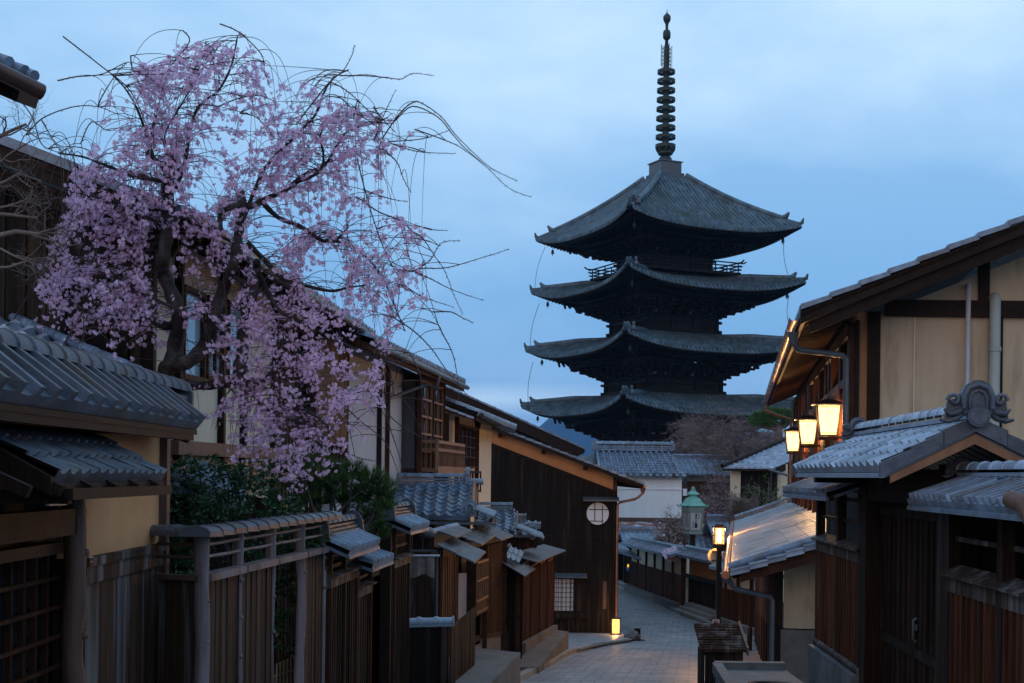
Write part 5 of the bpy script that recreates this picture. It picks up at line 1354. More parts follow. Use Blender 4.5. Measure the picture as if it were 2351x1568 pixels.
for k in range(4):
    d = V(cos(an + pi / 4 + k * pi / 2), sin(an + pi / 4 + k * pi / 2), 0)
    mb.tube([c + d * .60 + V(0, 0, Z(1162)), c + d * .67 + V(0, 0, Z(1161.5)), c + d * .70 + V(0, 0, Z(1159)), c + d * .65 + V(0, 0, Z(1157.5))], .03, 5)
    mb.tube([c + d * .60 + V(0, 0, Z(1161)), c + d * .45 + V(0, 0, Z(1154.5)), c + d * .27 + V(0, 0, Z(1143))], .022, 5)
obj('copper_roof', mb, M['verdigris'], sn)
M['sage'] = mat('sage_painted_frame', (.20, .25, .20), .6, .3, (.15, .19, .15), (8, 8, 8))
mb = MB(); sq_lathe(mb, [(.50, Z(1175)), (.53, Z(1164))]); sq_lathe(mb, [(.42, Z(1219)), (.44, Z(1216)), (.38, Z(1216)), (.38, Z(1219))]); sq_lathe(mb, [(.46, Z(1226)), (.46, Z(1222)), (.40, Z(1219))])
a, b = sqring(.385, Z(1217)), sqring(.45, Z(1175))
for k in range(4): mb.beam(a[k], b[k], .07)
obj('frame', mb, M['sage'], sn)
mb = MB(); sq_lathe(mb, [(.375, Z(1216)), (.435, Z(1175))]); pn = obj('sign_panel', mb, mat('sign_panel_paper', (.42, .40, .40), .7, .3), sn)
mb = MB(); fr = (an + 1.5 * pi); fn_ = V(cos(fr - pi / 2 + pi / 2), sin(fr), 0)
# brushed writing on the two visible faces
def stroke(face, pts, w=.030):
    n = V(cos(an + face * pi / 2), sin(an + face * pi / 2), 0); x = V(-n.y, n.x, 0)
    z0, z1 = Z(1216), Z(1175)
    q = []
    for a_, b_ in pts:
        z = lerp(z0, z1, b_); h = lerp(.375, .435, b_) * .7 + .006
        q.append(c + n * h + x * a_ * .25 + V(0, 0, z))
    for p, r in zip(q[:-1], q[1:]): mb.beam(p, r, w, .008, up=n)
for st in ([(-.02, .93), (.06, .86)], [(-.16, .83), (.22, .85)], [(.12, .84), (.0, .70), (-.2, .62)], [(-.08, .80), (.06, .68), (.26, .60)],
           [(0.05, .57), (-.04, .50), (.1, .50), (.0, .44)],
           [(-.14, .40), (-.14, .14)], [(-.14, .40), (.0, .40), (.0, .16)], [(-.14, .31), (.0, .31)], [(-.14, .22), (.0, .22)], [(-.2, .12), (.04, .16)], [(.08, .32), (.28, .32), (.22, .10), (.16, .12)], [(.16, .40), (.14, .2), (.04, .1)]):
    stroke(3, st, .034)
for (x0, y0) in ((.55, .82), (.52, .66), (-.52, .42), (-.50, .28), (-.54, .14)):
    stroke(3, [(x0 - .09, y0), (x0 + .09, y0 + .01)], .018); stroke(3, [(x0, y0 + .06), (x0, y0 - .06)], .018); stroke(3, [(x0 - .07, y0 - .05), (x0 + .08, y0 - .06)], .016)
for x0 in (-.45, 0, .45):
    for k in range(7):
        y0 = .88 - k * .115; stroke(2, [(x0 - .13, y0), (x0 + .13, y0 + .01)], .018); stroke(2, [(x0, y0 + .05), (x0 - .03, y0 - .04)], .018)
obj('brushed_writing', mb, M['black_paint'], pn)
mb = MB(); mb.beam(c + V(0, 0, gz(56)), c + V(0, 0, Z(1222)), .22, .22); obj('post', mb, M['timber_dk'], sn)
# ================================================================== left side of the street
# ------------------------------------------------------------------ near house with the ridged roof and lattice door
nh = thing('plaster_house', 'ochre plaster house with a lattice door, log post and two dark tiled roofs', 'house', (-2.6, 7.5, gz(7.5)))
WX = -2.40
wp = VP((WX, 8), (0, 1)); dp_ = VP((WX - .22, 8), (0, 1))
yw1 = on(wp, 370, 1200).y; yw0 = on(wp, 178, 1300).y
zb_ = lambda v, u=370: on(wp, u, v).z
zband = (on(wp, 365, 1246).z + on(wp, 190, 1288).z) / 2
G = gz(7)
mb = MB(); mb.prism([V(WX, yw0 + .1, zband), V(WX, yw1, zband), V(WX, yw1, .55), V(WX, yw0 + .1, .55)], V(-.15, 0, 0)); mb.prism([V(WX, 3.5, -.05), V(WX, yw0 + .1, -.05), V(WX, yw0 + .1, .55), V(WX, 3.5, .55)], V(-.15, 0, 0)); obj('plaster_wall', mb, M['plaster_ochre'], nh)
mb = MB(); boards(mb, (WX, yw0 + .08), (WX, yw1 - .05), G - .3, G - .3, zband - .08, zband - .08, .15, .015, 0, (1, 0)); obj('board_wall', mb, M['wood_old'], nh)
mb = MB(); mb.beam((WX + .02, yw0 + .05, zband - .015), (WX + .02, yw1, zband - .015), .06, .05); mb.beam((WX + .015, yw0 + .05, zband - .09), (WX + .015, yw1, zband - .09), .045, .10); obj('rail', mb, M['wood_old'], nh)
mb = MB(); mb.beam((WX + .01, yw1 - .02, G), (WX + .01, yw1 - .02, .5), .085, .085); obj('corner_post', mb, M['log_red'], nh)
mb = MB(); q = on(wp, 158, 1300); pts = []; rad = []
for i in range(15):
    z = lerp(G, -.12, i / 14); pts.append(V(WX + .03 + .008 * sin(i * 1.3), q.y + .006 * cos(i * 2), z)); rad.append(.062 + .006 * sin(i * 2.1))
mb.tube(pts, rad, 12)
for z in (-.45, -.9, -1.25): mb.lathe(V(WX + .085, q.y + .01, z), [(.018, -.02), (.024, 0), (.018, .02)], 8)
obj('log_post', mb, M['log_red'], nh)
# lattice sliding door
mb = MB(); y0, y1 = 4.6, 7.36; zt = -.42
for i in range(17): y = lerp(y0, y1, i / 16); mb.beam((WX - .16, y, G), (WX - .16, y, zt), .028, .03)
for i in range(12): z = zt - .02 - i * .165; mb.beam((WX - .135, y0, z), (WX - .135, y1, z), .018, .022)
mb.beam((WX - .15, y0, zt + .03), (WX - .15, y1, zt + .03), .05, .08)
ld = obj('lattice_door', mb, M['timber'], nh)
mb = MB(); mb.prism([V(WX - .19, y0, G), V(WX - .19, y1, G), V(WX - .19, y1, zt), V(WX - .19, y0, zt)], V(-.01, 0, 0)); obj('pane', mb, M['glass'], ld)
mb = MB(); mb.prism([V(WX - .12, 7.36, G), V(WX - .30, 7.36, G), V(WX - .30, 7.36, .2), V(WX - .12, 7.36, .2)], V(0, .12, 0)); mb.prism([V(WX - .20, 4.4, zt), V(WX - .20, 7.4, zt), V(WX - .20, 7.4, .2), V(WX - .20, 4.4, .2)], V(-.02, 0, 0)); obj('door_frame', mb, M['timber_dk'], nh)
mb = MB(); mb.beam((WX + .0, 4.4, -.28), (WX + .0, q.y + .1, -.28), .12, .14); mb.beam((WX - .06, 4.4, -.42), (WX - .06, q.y, -.42), .10, .06); obj('lintel', mb, M['timber'], nh)
mb = MB(); c = on(wp, 92, 1150, .08); mb.beam(c - V(0, .12, 0), c + V(0, .14, 0), .02, .045); obj('name_plate', mb, M['sticker'], nh)
# stickers
for (u, v) in ((190, 1281), (192, 1291), (357, 1253), (357, 1261)):
    c = on(wp, u, v, .045); mb = MB(); mb.beam(c - V(0, .04 if u > 300 else .03, 0), c + V(0, .04 if u > 300 else .03, 0), .004, .016); obj('door_sticker', mb, M['sticker'], nh)
mb = MB(); c = on(wp, 190, 1290, .048); mb.beam(c - V(0, .02, 0), c + V(0, .015, .002), .004, .006); mb.beam(c + V(0, .01, .004), c + V(0, .02, .004), .004, .005); obj('sticker_print', mb, mat('orange_print', (.8, .16, .03), .5), nh)
# lower pent roof
ez = on(VP((-1.86, 7), (0, 1)), 370, 1104).z
PX = -1.98; yl1 = on(VP((PX, 7), (0, 1)), 376, 1104).y
ez = P(374, 1106, yl1).z
mb = roof_patch(V(PX, yl1, ez + .03), V(PX, 5.66, ez + .03), V(WX, 5.66, ez + .26), V(WX, yl1, ez + .26), .135, .16, PR_S, 1.25, .018, .05)
obj('pent_roof', mb, M['tile_dark'], nh)
mb = MB(); mb.prism([V(PX, yl1, ez - .0), V(PX, 5.70, ez - .0), V(WX, 5.70, ez + .22), V(WX, yl1, ez + .22)], V(0, 0, -.03)); mb.beam((PX + .04, 5.72, ez - .045), (PX + .04, yl1 - .05, ez - .045), .04, .05)
for i in range(6): y = yl1 - .25 - i * .38; mb.beam((PX + .03, y, ez - .03), (WX, y, ez + .17), .04, .05)
mb.beam((WX + .16, 4, ez + .02), (WX + .16, yl1 - .1, ez + .02), .06, .07)
mb.prism([V(PX, 5.66, ez + .03), V(WX, 5.66, ez + .26), V(WX, 5.66, ez + .16), V(PX, 5.66, ez - .05)], V(0, -.05, 0)); mb.beam((WX, 5.80, ez - .06), (PX + .02, 5.80, ez - .06), .05, .06)
obj('pent_frame', mb, M['timber_dk'], nh)
mb = MB()
for k in range(3):
    for i in range(14): y = 4 + i * .3 + (.15 if k % 2 else 0); mb.beam((WX + .05 - .012 * k, y, ez + .29 + .035 * k), (WX + .05 - .012 * k, min(y + .29, yl1 - .75 - .03 * k), ez + .29 + .035 * k), .05, .03)
obj('pent_flashing', mb, mat('brown_brick_tile', (.20, .085, .045), .6, .4, (.12, .05, .03), (6, 6, 6), .3), nh)
# main ridged roof
RX, EX = -2.43, -2.10; yr1 = P(410, 870, 1).x; yr1 = RX / ray(408, 880).x; zr = (1090 - 905) / F * yr1 - .0
ye1 = EX / ray(462, 985).x; zeave = ray(462, 972).z * ye1
mb = roof_patch(V(EX, ye1, zeave), V(EX, 3.2, zeave), V(RX, 3.2, zr), V(RX, ye1, zr), .215, .6, PR_B, 1.7, .01, .075)
roof_patch(V(RX - .5, 3.2, zeave + .05), V(RX - .5, ye1, zeave + .05), V(RX, ye1, zr), V(RX, 3.2, zr), .205, .6, PR_F, 1.0, .01, .05, mb)
obj('tiled_roof', mb, M['tile_dark'], nh)
mb = MB(); zt_ = ray(408, 872).z * yr1
ridge(mb, V(RX, 3.2, zt_ - .085), V(RX, yr1, zt_ - .085), .085, .215, 2, .15, .055, .010); obj('ridge_tiles', mb, M['tile_dark'], nh)
mb = MB(); c = V(RX, yr1 + .02, zt_ - .09)
mb.prism([c + V(.10 * a, 0, .0 + b) for a, b in ((-1, -.14), (-1, 0), (-.7, .07), (0, .10), (.7, .07), (1, 0), (1, -.14))], V(0, .05, 0)); obj('ridge_end_tile', mb, M['tile_dark'], nh)
mb = MB(); mb.beam((EX - .05, 3.2, zeave - .085), (EX - .05, ye1 - .1, zeave - .085), .05, .07); mb.prism([V(EX - .02, ye1 - .03, zeave - .05), V(EX - .02, 3.2, zeave - .05), V(WX - .1, 3.2, zr - .08), V(WX - .1, ye1 - .03, zr - .08)], V(0, 0, -.03)); mb.beam((WX, ye1 - .15, zeave - .01), (EX - .04, ye1 - .15, zeave - .10), .06, .08)
obj('eave_frame', mb, M['timber_dk'], nh)

# roof corner poking in at the upper left
uc = thing('upper_eave', 'dark eave corner with round tile ends jutting in at the top left', 'eave', P(20, 190, 6.0))
a = P(-160, 85, 5.6); b = P(96, 212, 6.0); d = (b - a).normalized()
mb = MB(); mb.tube([a, b], .038, 10); obj('gutter', mb, M['copper_dk'], uc)
mb = MB()
for (u, v) in ((-20, 95), (22, 120), (58, 140), (80, 152), (-62, 72)):
    p = P(u, v + 22, 6.02); mb.tube([p, p + V(-.35, .25, .16)], .026, 8)
mb.prism([a + V(0, .06, .02), b + V(-.03, .04, .02), b + V(-.5, .5, .2), a + V(-.5, .5, .2)], V(0, 0, .03)); obj('eave_tiles', mb, M['tile'], uc)
mb = MB(); p0, p1, p2 = P(-160, 105, 5.75), P(50, 195, 6.1), P(38, 234, 6.1); mb.prism([p0, p1, p2, P(-160, 150, 5.75)], V(-.02, .3, .05)); obj('barge_board', mb, M['timber_dk'], uc)

# ------------------------------------------------------------------ near log-post fence with tiled coping
fx = lambda Y: -2.04 + .0915 * (Y - 8.55)
fp = VP((fx(8.55), 8.55), (.0915, 1))
lf = thing('log_fence', 'weathered fence of grey boards between peeled log posts under a tiled coping', 'fence', V(fx(10), 10, gz(10)))
ztop = ray(465, 1222).z * 8.62; zmid = on(fp, 500, 1318).z; ylast = on(fp, 748, 1200).y
pY = [on(fp, u, 1250).y for u in (465, 551, 626, 692, 742)]
A0 = V(-2.36, 8.75, 0)
for i, Y in enumerate(pY):
    r = (.052, .022, .022, .040, .022)[i]; pts = []; rad = []
    for k in range(13): z = lerp(gz(Y) - .1, ztop - .02, k / 12); pts.append(V(fx(Y) + .006 * sin(k + i * 2), Y + .006 * cos(k * 1.7 + i), z)); rad.append(r * (1.10 - .012 * k) + .003 * sin(k * 2.3 + i))
    mb = MB(); mb.tube(pts, rad, 12)
    for z in (zmid - .15, zmid - .42, zmid - .7): mb.lathe(V(fx(Y) + r * .8, Y - r * .3, z + .07 * (i % 3)), [(.010, -.014), (.016, 0), (.010, .014)], 8)
    obj('log_post', mb, M['log'], lf)
    if i in (1, 2, 3): mb = MB(); mb.beam((fx(Y) - .02, Y + .03, zmid), (fx(Y) - .02, Y + .03, ztop - .02), .07, .07); obj('upper_post', mb, M['log_red'], lf)
def fseg(Ya, Yb, door=False):
    if not door: mb = MB(); boards(mb, (fx(Ya) - .02, Ya + .05), (fx(Yb) - .02, Yb - .03), gz(Ya) - .3, gz(Yb) - .3, zmid, zmid, .13, .015, .012, (1, -.09)); obj('board_panel', mb, M['wood_grey'], lf)
    mb = MB(); mb.beam((fx(Ya) + .01, Ya + .03, zmid), (fx(Yb) + .01, Yb - .02, zmid), .10, .05); obj('middle_rail', mb, M['log'], lf)
    for k, z in enumerate((.44, .72)):
        mb = MB(); mb.tube([V(fx(lerp(Ya, Yb, t)) + .0, lerp(Ya, Yb, t), lerp(zmid, ztop, z) + .002 * sin(t * 7 + k * 2)) for t in (0, .25, .5, .75, 1)], .013, 7); obj('bamboo_rail', mb, M['log'], lf)
for i in range(4): fseg(pY[i], pY[i + 1], i == 2)
# short return towards the house
mb = MB(); boards(mb, (A0.x, A0.y), (fx(8.6) - .04, 8.6), gz(8.6) - .3, gz(8.6) - .3, zmid - .01, zmid - .01, .25, .015, 0, (0, -1)); obj('board_panel', mb, M['wood_old'], lf)
mb = MB(); mb.beam((A0.x, 8.72, zmid), (fx(8.6), 8.58, zmid), .06, .035)
for z in (.44, .72): mb.tube([V(A0.x, 8.72, lerp(zmid, ztop, z)), V(fx(8.6), 8.6, lerp(zmid, ztop, z))], .012, 7)
obj('return_rail', mb, M['log_red'], lf)
cp = MB()
def cop(p, q, w, seg, r0=.05):
    """coping of overlapping rounded cap tiles"""
    L = (q - p).length; n = max(1, round(L / seg)); d = (q - p).normalized(); x = V(-d.y, d.x, 0)
    for i in range(n):
        a = p + d * (L * i / n); b = p + d * (L * (i + 1.10) / n)
        pr = [(-w, -.03), (-w, .005), (-w * .75, .028), (-w * .3, .042), (w * .3, .042), (w * .75, .028), (w, .005), (w, -.03)]
        up = [0.008, -.002]
        v1 = [a + x * s_ + V(0, 0, z + up[0]) for s_, z in pr]; v2 = [b + x * s_ * .95 + V(0, 0, z + up[1]) for s_, z in pr]; m_ = len(pr)
        cp.add(v1 + v2, [(k, (k + 1) % m_, m_ + (k + 1) % m_, m_ + k) for k in range(m_)] + [tuple(range(m_))[::-1], tuple(range(m_, 2 * m_))], False)
cop(V(fx(8.45), 8.45, ztop), V(fx(ylast + .25), ylast + .25, ztop), .105, .27)
cop(V(fx(8.55) + .03, 8.55, ztop - .0), V(A0.x - .03, 8.75, ztop - .0), .075, .21)
obj('tiled_coping', cp, M['tile_dark'], lf)
# bamboo fence stub inside the opening
bf = thing('bamboo_fence', 'low tied bamboo fence showing in the dark gap of the log fence', 'fence', P(655, 1560, 11.6))
mb = MB()
for i in range(6): a = P(634 + i * 8.5, 1600, 11.5 + i * .06); b = P(636 + i * 8, 1523 - i * 3, 11.5 + i * .06); mb.tube([a, b], .010, 7)
obj('bamboo_canes', mb, M['sand'], bf)
mb = MB(); mb.tube([P(630, 1552, 11.48), P(682, 1538, 11.8)], .009, 6); obj('bamboo_rail', mb, M['sand'], bf)

# ------------------------------------------------------------------ stepped board fences with tiled copings further down
def small_fence(label, Ya, Yb, u0, u1, vtop0, vcap, x_off, upper_v, wood, cols, ridge_on=True, mat_t='tile_dark'):
    """fence bay seen between picture columns u0..u1; its own line in plan"""
    pass
def line(u0, Y0, u1, Y1): return V(ray(u0, 1090).x * Y0, Y0, 0), V(ray(u1, 1090).x * Y1, Y1, 0)
def bay(name, label, u0, Y0, u1, Y1, posts, v_cap, v_mid, rails, roof_u, vr, ve, w=.30, wood='wood_dark', orn=True, cat='fence'):
    A, B = line(u0, Y0, u1, Y1); d = (B - A).normalized(); n = V(d.y, -d.x, 0)
    t = thing(name, label, cat, V((A.x + B.x) / 2, (A.y + B.y) / 2, gz((Y0 + Y1) / 2)))
    pl = VP((A.x, A.y), (d.x, d.y)); um = (u0 + u1) / 2
    zt = pl.at(u0, v_cap).z; zm = pl.at(u0, v_mid).z
    mb = MB(); boards(mb, A, B, gz(Y0) - .3, gz(Y1) - .3, zm, zm, .125, .015, .02, (n.x, n.y)); obj('board_panel', mb, M[wood], t)
    mb = MB(); mb.prism([A + V(0, 0, zm - .02), B + V(0, 0, zm - .02), B + V(0, 0, zm + .10), A + V(0, 0, zm + .10)], n * .05); mb.prism([A + V(0, 0, zm + .10) , B + V(0, 0, zm + .10), B + n * .10 + V(0, 0, zm + .075), A + n * .10 + V(0, 0, zm + .075)], V(0, 0, .015)); obj('middle_rail', mb, M['wood_old'], t)
    for f_ in rails: mb = MB(); z = lerp(zm + .1, zt, f_); mb.beam(A + V(0, 0, z), B + V(0, 0, z), .03, .03); obj('rail', mb, M['wood_old'], t)
    for f_ in posts: q = lerp(A, B, f_); mb = MB(); mb.beam(q + n * .02 + V(0, 0, gz(q.y) - .3), q + n * .02 + V(0, 0, zt), .055, .055); obj('post', mb, M['timber'], t)
    # coping
    Yr0, Yr1 = roof_u
    C0_ = A + d * ((Yr0 - Y0) / d.y) - n * .05; C1_ = A + d * ((Yr1 - Y0) / d.y) - n * .05
    gable_roof(t, C0_, C1_, w, w, zt + vr, zt + ve, M['tile'], PR_R, .13, .6, .05, 1.3, .11, .045, 3, M['tile_dark'], .008)
    if orn:
        for C, s_ in ((C0_, -1), (C1_, 1)):
            mb = MB(); c = C + d * s_ * .0 + V(0, 0, zt + vr - .0); x = n
            mb.prism([c + x * a * .10 + V(0, 0, b) for a, b in ((-1.25, -.04), (-1.1, .10), (-.7, .17), (0, .205), (.7, .17), (1.1, .10), (1.25, -.04))], d * s_ * .045); obj('ridge_end_tile', mb, M['tile_dark'], t)
    return t, A, B, d, n, zt, zm
bay('board_fence', 'dark board bays with a short ridged tile roof right of the log fence', 751, 12.15, 816, 13.6, (.05, .52, .98), 1262, 1345, (.3, .7), (12.0, 13.7), .13, .0, .30)
bay('board_fence', 'narrow lower board bay between the ridged bays and the dark gateway', 817, 13.65, 849, 14.45, (.04, .96), 1290, 1367, (.3, .7), (13.55, 14.9), .06, -.02, .26, 'wood_dark', False)
bay('board_fence', 'tall narrow board bay with a small ridged tile roof beyond the dark gateway', 900, 15.4, 937, 16.5, (.06, .95), 1212, 1300, (.35, .72), (15.3, 16.7), .13, .0, .30)
dg = thing('gateway', 'unlit gateway passage of dark boards between two fence bays', 'gateway', V(-1.6, 15.2, gz(15)))
A, B = line(849, 15.0, 902, 15.6)
mb = MB(); boards(mb, A + V(-.25, .2, 0), B + V(-.05, .3, 0), gz(15) - .3, gz(15) - .3, -.75, -.75, .2, .02, 0, (0, -1)); obj('door', mb, M['wood_black'], dg)
mb = MB(); q = V(ray(889, 1090).x * 15.3, 15.3, 0); mb.beam(q + V(0, 0, gz(15)), q + V(0, 0, -.60), .15, .12); obj('gate_post', mb, M['timber_dk'], dg)
mb = MB(); q = P(862, 1295, 14.6); mb.prism([q + V(-.06, 0, -.16), q + V(.04, 0, -.12), q + V(.05, 0, .14), q + V(-.07, 0, .14)], V(0, .02, 0)); obj('name_board', mb, mat('yellowed_board', (.42, .27, .12), .6, .3, (.30, .18, .08), (20, 20, 2)), dg)
# low box wall with a pipe-like coping
bw = thing('box_wall', 'low black boarded wall topped by a bluish pipe-shaped tile coping', 'wall', V(-.9, 17.3, gz(17)))
A, B = line(932, 17.0, 1036, 17.2); zt = P(985, 1440, 17.1).z
mb = MB(); boards(mb, A, B, gz(17) - .3, gz(17) - .3, zt, zt, .15, .02, 0, (0, -1)); obj('board_panel', mb, M['wood_black'], bw)
mb = MB(); boards(mb, B, B + V(.25, 2.6, 0), gz(17) - .3, gz(19.8) - .3, zt, zt, .15, .02, 0, (1, 0)); obj('side_panel', mb, M['wood_black'], bw)
mb = MB(); mb.beam(B + V(-.07, -.04, gz(17) - .3), B + V(-.07, -.04, zt), .14, .07); obj('corner_post', mb, M['wood_grey'], bw)
mb = MB(); zc = zt + .07; r = .055; a = A + V(-.05, 0, zc); b = B + V(.04, 0, zc); L = b.x - a.x
pts = []; rad = []
for i in range(25):
    f_ = i / 24; pts.append(lerp(a, b, f_)); rad.append(r + (.016 if i in (8, 9, 16, 17) else 0))
mb.tube(pts, rad, 12); mb.tube([b, b + V(.02, 0, 0)], .075, 14); mb.prism([a + V(0, -.07, -.06), b + V(0, -.07, -.06), b + V(0, .07, -.06), a + V(0, .07, -.06)], V(0, 0, .03)); obj('tile_coping', mb, M['tile_pale'], bw)

# ------------------------------------------------------------------ small tiled gatehouse with the wavy roof
sg = thing('gatehouse', 'small gatehouse with a bluish wavy tile roof, its triangular gable turned to the street', 'house', V(-1.2, 24, gz(24)))
Ye = 22.6; yR = 24.0
xa, xb = P(893, 1180, Ye).x, P(1078, 1180, Ye).x; ze = P(1000, 1186, Ye).z; zr = P(1000, 1112, yR).z
xb2 = P(1092, 1112, yR).x
mb = roof_patch(V(xa, Ye, ze), V(xb, Ye, ze), V(xb, yR, zr), V(xa, yR, zr), .205, .20, PR_S, 1.7, .022, .07)
roof_patch(V(xb, 2 * yR - Ye, ze), V(xa, 2 * yR - Ye, ze), V(xa, yR, zr), V(xb, yR, zr), .205, .20, PR_F, 1, .02, .05, mb)
obj('tiled_roof', mb, M['tile'], sg)
mb = MB(); ridge(mb, V(xa - .1, yR, zr + .14), V(xb - .12, yR, zr + .14), .065, .30, 3, .11, .05, .008); obj('ridge_tiles', mb, M['tile'], sg)
mb = MB(); c = V(xb - .12, yR, zr + .10)
mb.prism([c + V(0, a * .12, b) for a, b in ((-1, -.10), (-1, .1), (-.6, .19), (0, .22), (.6, .19), (1, .1), (1, -.10))], V(.07, 0, 0)); mb.tube([V(xb - .06, yR, zr + .06), V(xb + .20, yR, zr + .06)], [.055, .06], 10)
obj('ridge_ornament', mb, M['tile'], sg); mb = MB()
c = V(xb - .02, Ye + .12, ze + .14); mb.prism([c + V(a * .14, 0, b) for a, b in ((-1, -.14), (-1.1, .05), (-.7, .14), (0, .17), (.8, .14), (1, .02), (1, -.14))], V(0, .12, 0)); mb.tube([c + V(-.05, -.02, -.08), c + V(-.05, -.02, .05), c + V(.03, -.02, .09), c + V(.08, -.02, .04), c + V(.08, -.02, -.06)], .018, 6)
obj('eave_corner_tile', mb, M['tile'], sg)
mb = MB(); mb.tube([V(xb + .03, yR, zr + .05), V(xb + .03, Ye + .5, lerp(ze, zr, .36) + .05)], .045, 8)
for a in (0, 1):
    s_ = -1 if a == 0 else 1
    mb.prism([V(xb + .05, yR, zr - .03), V(xb + .05, yR + s_ * 1.0, lerp(zr, ze, .72) - .03), V(xb + .05, yR + s_ * 1.0, lerp(zr, ze, .72) - .14), V(xb + .05, yR, zr - .16)], V(.05, 0, 0))
obj('barge_board', mb, M['timber_lt'], sg)
mb = MB(); mb.prism([V(xb - .1, yR - 1.0, ze + .15), V(xb - .1, yR + 1.0, ze + .15), V(xb - .1, yR, zr)], V(.05, 0, 0)); obj('gable_wall', mb, M['timber'], sg)
# pent strip on the street side
q0, q1 = P(1080, 1178, Ye + .1), P(1135, 1170, Ye + 2.6)
mb = roof_patch(V(xb + .42, Ye + .1, ze - .01), V(xb + .42, Ye + 2.7, ze - .01), V(xb, Ye + 2.7, ze + .16), V(xb, Ye + .1, ze + .16), .17, .4, PR_R, .9, .01, .06); obj('pent_roof', mb, M['tile'], sg)
mb = MB(); mb.beam((xa, Ye + .03, ze - .11), (xb + .35, Ye + .03, ze - .11), .08, .05); mb.beam((xb + .36, Ye, ze - .11), (xb + .36, Ye + 2.7, ze - .11), .08, .05); obj('gutter', mb, M['pipe_dk'], sg)
mb = MB(); mb.lathe(V(P(968, 1200, Ye).x, Ye + .12, ze - .38), [(.07, 0), (.075, .1), (.12, .12), (.13, .26)], 8); obj('rainwater_head', mb, M['pipe_dk'], sg)
xw = xb - .08
mb = MB(); boards(mb, (xa, Ye + .45), (xw, Ye + .45), gz(22) - .2, gz(22) - .2, ze - .05, ze - .05, .2, .02, 0, (0, -1)); obj('front_wall', mb, M['wood_dark'], sg)
mb = MB(); mb.prism([V(xw - .55, Ye + .40, ze - .55), V(xw, Ye + .40, ze - .55), V(xw, Ye + .40, ze - .08), V(xw - .55, Ye + .40, ze - .08)], V(0, .03, 0)); mb.prism([V(xw, Ye + .40, gz(22)), V(xw + .02, Ye + 2.6, gz(24)), V(xw + .02, Ye + 2.6, ze), V(xw, Ye + .4, ze)], V(-.1, 0, 0)); obj('plaster_wall', mb, M['plaster_ochre'], sg)
# flat-tiled pent to the left of the gatehouse (seen under the pine)
t, *_ = None, None
mb = None
lp = thing('side_roof', 'low tiled roof with brick-red edge tiles half hidden by the pine', 'roof', V(-1.9, 20.5, gz(20)))
e0, e1 = P(855, 1205, 19.6), P(953, 1190, 20.6)
mb = roof_patch(e0, e1, e1 + V(-.35, 1.3, .30), e0 + V(-.35, 1.3, .30), .135, .5, PR_S, 1.3, .02, .05); obj('tiled_roof', mb, M['tile'], lp)
mb = MB(); mb.beam(e0 + V(0, -.01, -.055), e1 + V(0, -.01, -.055), .04, .07); obj('edge_tiles', mb, mat('brick_edge_tile', (.22, .095, .05), .6, .4, (.15, .07, .04), (20, 20, 20)), lp)
mb = MB(); mb.prism([e0 + V(-.1, .35, -.1), e1 + V(-.1, .35, -.1), V(e1.x - .1, e1.y + .35, gz(20)), V(e0.x - .1, e0.y + .35, gz(20))], V(0, .1, 0)); obj('board_wall', mb, M['wood_dark'], lp)

# ------------------------------------------------------------------ board-roofed porch with door, curtain and box window
po = thing('board_porch', 'porch of overlapping plank roofs over a dark timber entrance with a grey curtain', 'porch', V(-.5, 21, gz(21)))
def plank(u0, v0, u1, v1, u2, v2, u3, v3, Ya, Yb, th=.02, n=1, m='wood_grey', name='plank_roof'):
    a, b, c, d = P(u0, v0, Ya), P(u1, v1, Ya), P(u2, v2, Yb), P(u3, v3, Yb); mb = MB()
    for i in range(n):
        p, q, r, s_ = lerp(a, b, i / n), lerp(a, b, (i + .97) / n), lerp(d, c, (i + .97) / n), lerp(d, c, i / n)
        mb.prism([p, q, r, s_], V(0, 0, th + .006 * (i % 2)))
    o = obj(name, mb, M[m], po); return o
M['slate'] = mat('dark_plank_roof', (.050, .052, .058), .5, .4, (.085, .085, .09), (14, 2, 14), .2, .3, (60, 8, 60), var2=(.03, .028, .028), scale2=(3, 3, 3))
plank(1058, 1252, 1092, 1297, 1117, 1268, 1085, 1228, 19.6, 20.6, m='slate', n=5) if False else None
plank(1003, 1252, 1090, 1295, 1116, 1270, 1040, 1236, 19.8, 20.9, m='slate', n=4)
plank(1003, 1220, 1047, 1236, 1083, 1220, 1045, 1206, 20.2, 21.2, m='slate', n=3)
plank(1056, 1233, 1106, 1253, 1136, 1232, 1084, 1215, 21.4, 22.8, m='slate', n=6)
plank(1085, 1210, 1150, 1242, 1180, 1232, 1090, 1194, 23.2, 25.2, m='slate', n=11)
mb = MB(); a, b = P(985, 1223, 19.9), P(1048, 1208, 21.3); mb.tube([a, lerp(a, b, .3), lerp(a, b, .31), lerp(a, b, .6), lerp(a, b, .61), b], [.05, .05, .058, .055, .063, .06], 10); mb.lathe(a + V(0, 0, -.085), [(.02, 0), (.075, .03), (.09, .085), (.075, .14), (.02, .17)], 12); obj('ridge_roll', mb, M['tile'], po)
mb = MB(); a, b = P(940, 1276, 19.3), P(1010, 1276, 19.3); mb.tube([a, b], .018, 8); obj('blind_rod', mb, M['pipe_wh'], po)
mb = MB(); k = 8
vs = [lerp(P(937, 1279, 19.3), P(998, 1279, 19.3), i / k) + V(0, .02 * sin(i * 1.7), -j * .14 - (.03 * sin(i) if j else 0)) for j in range(3) for i in range(k + 1)]
mb.add(vs, [(j * (k + 1) + i, j * (k + 1) + i + 1, (j + 1) * (k + 1) + i + 1, (j + 1) * (k + 1) + i) for j in range(2) for i in range(k)]); obj('cloth_blind', mb, mat('old_canvas', (.20, .16, .14), .8, .2, (.14, .11, .10), (8, 8, 8)), po)
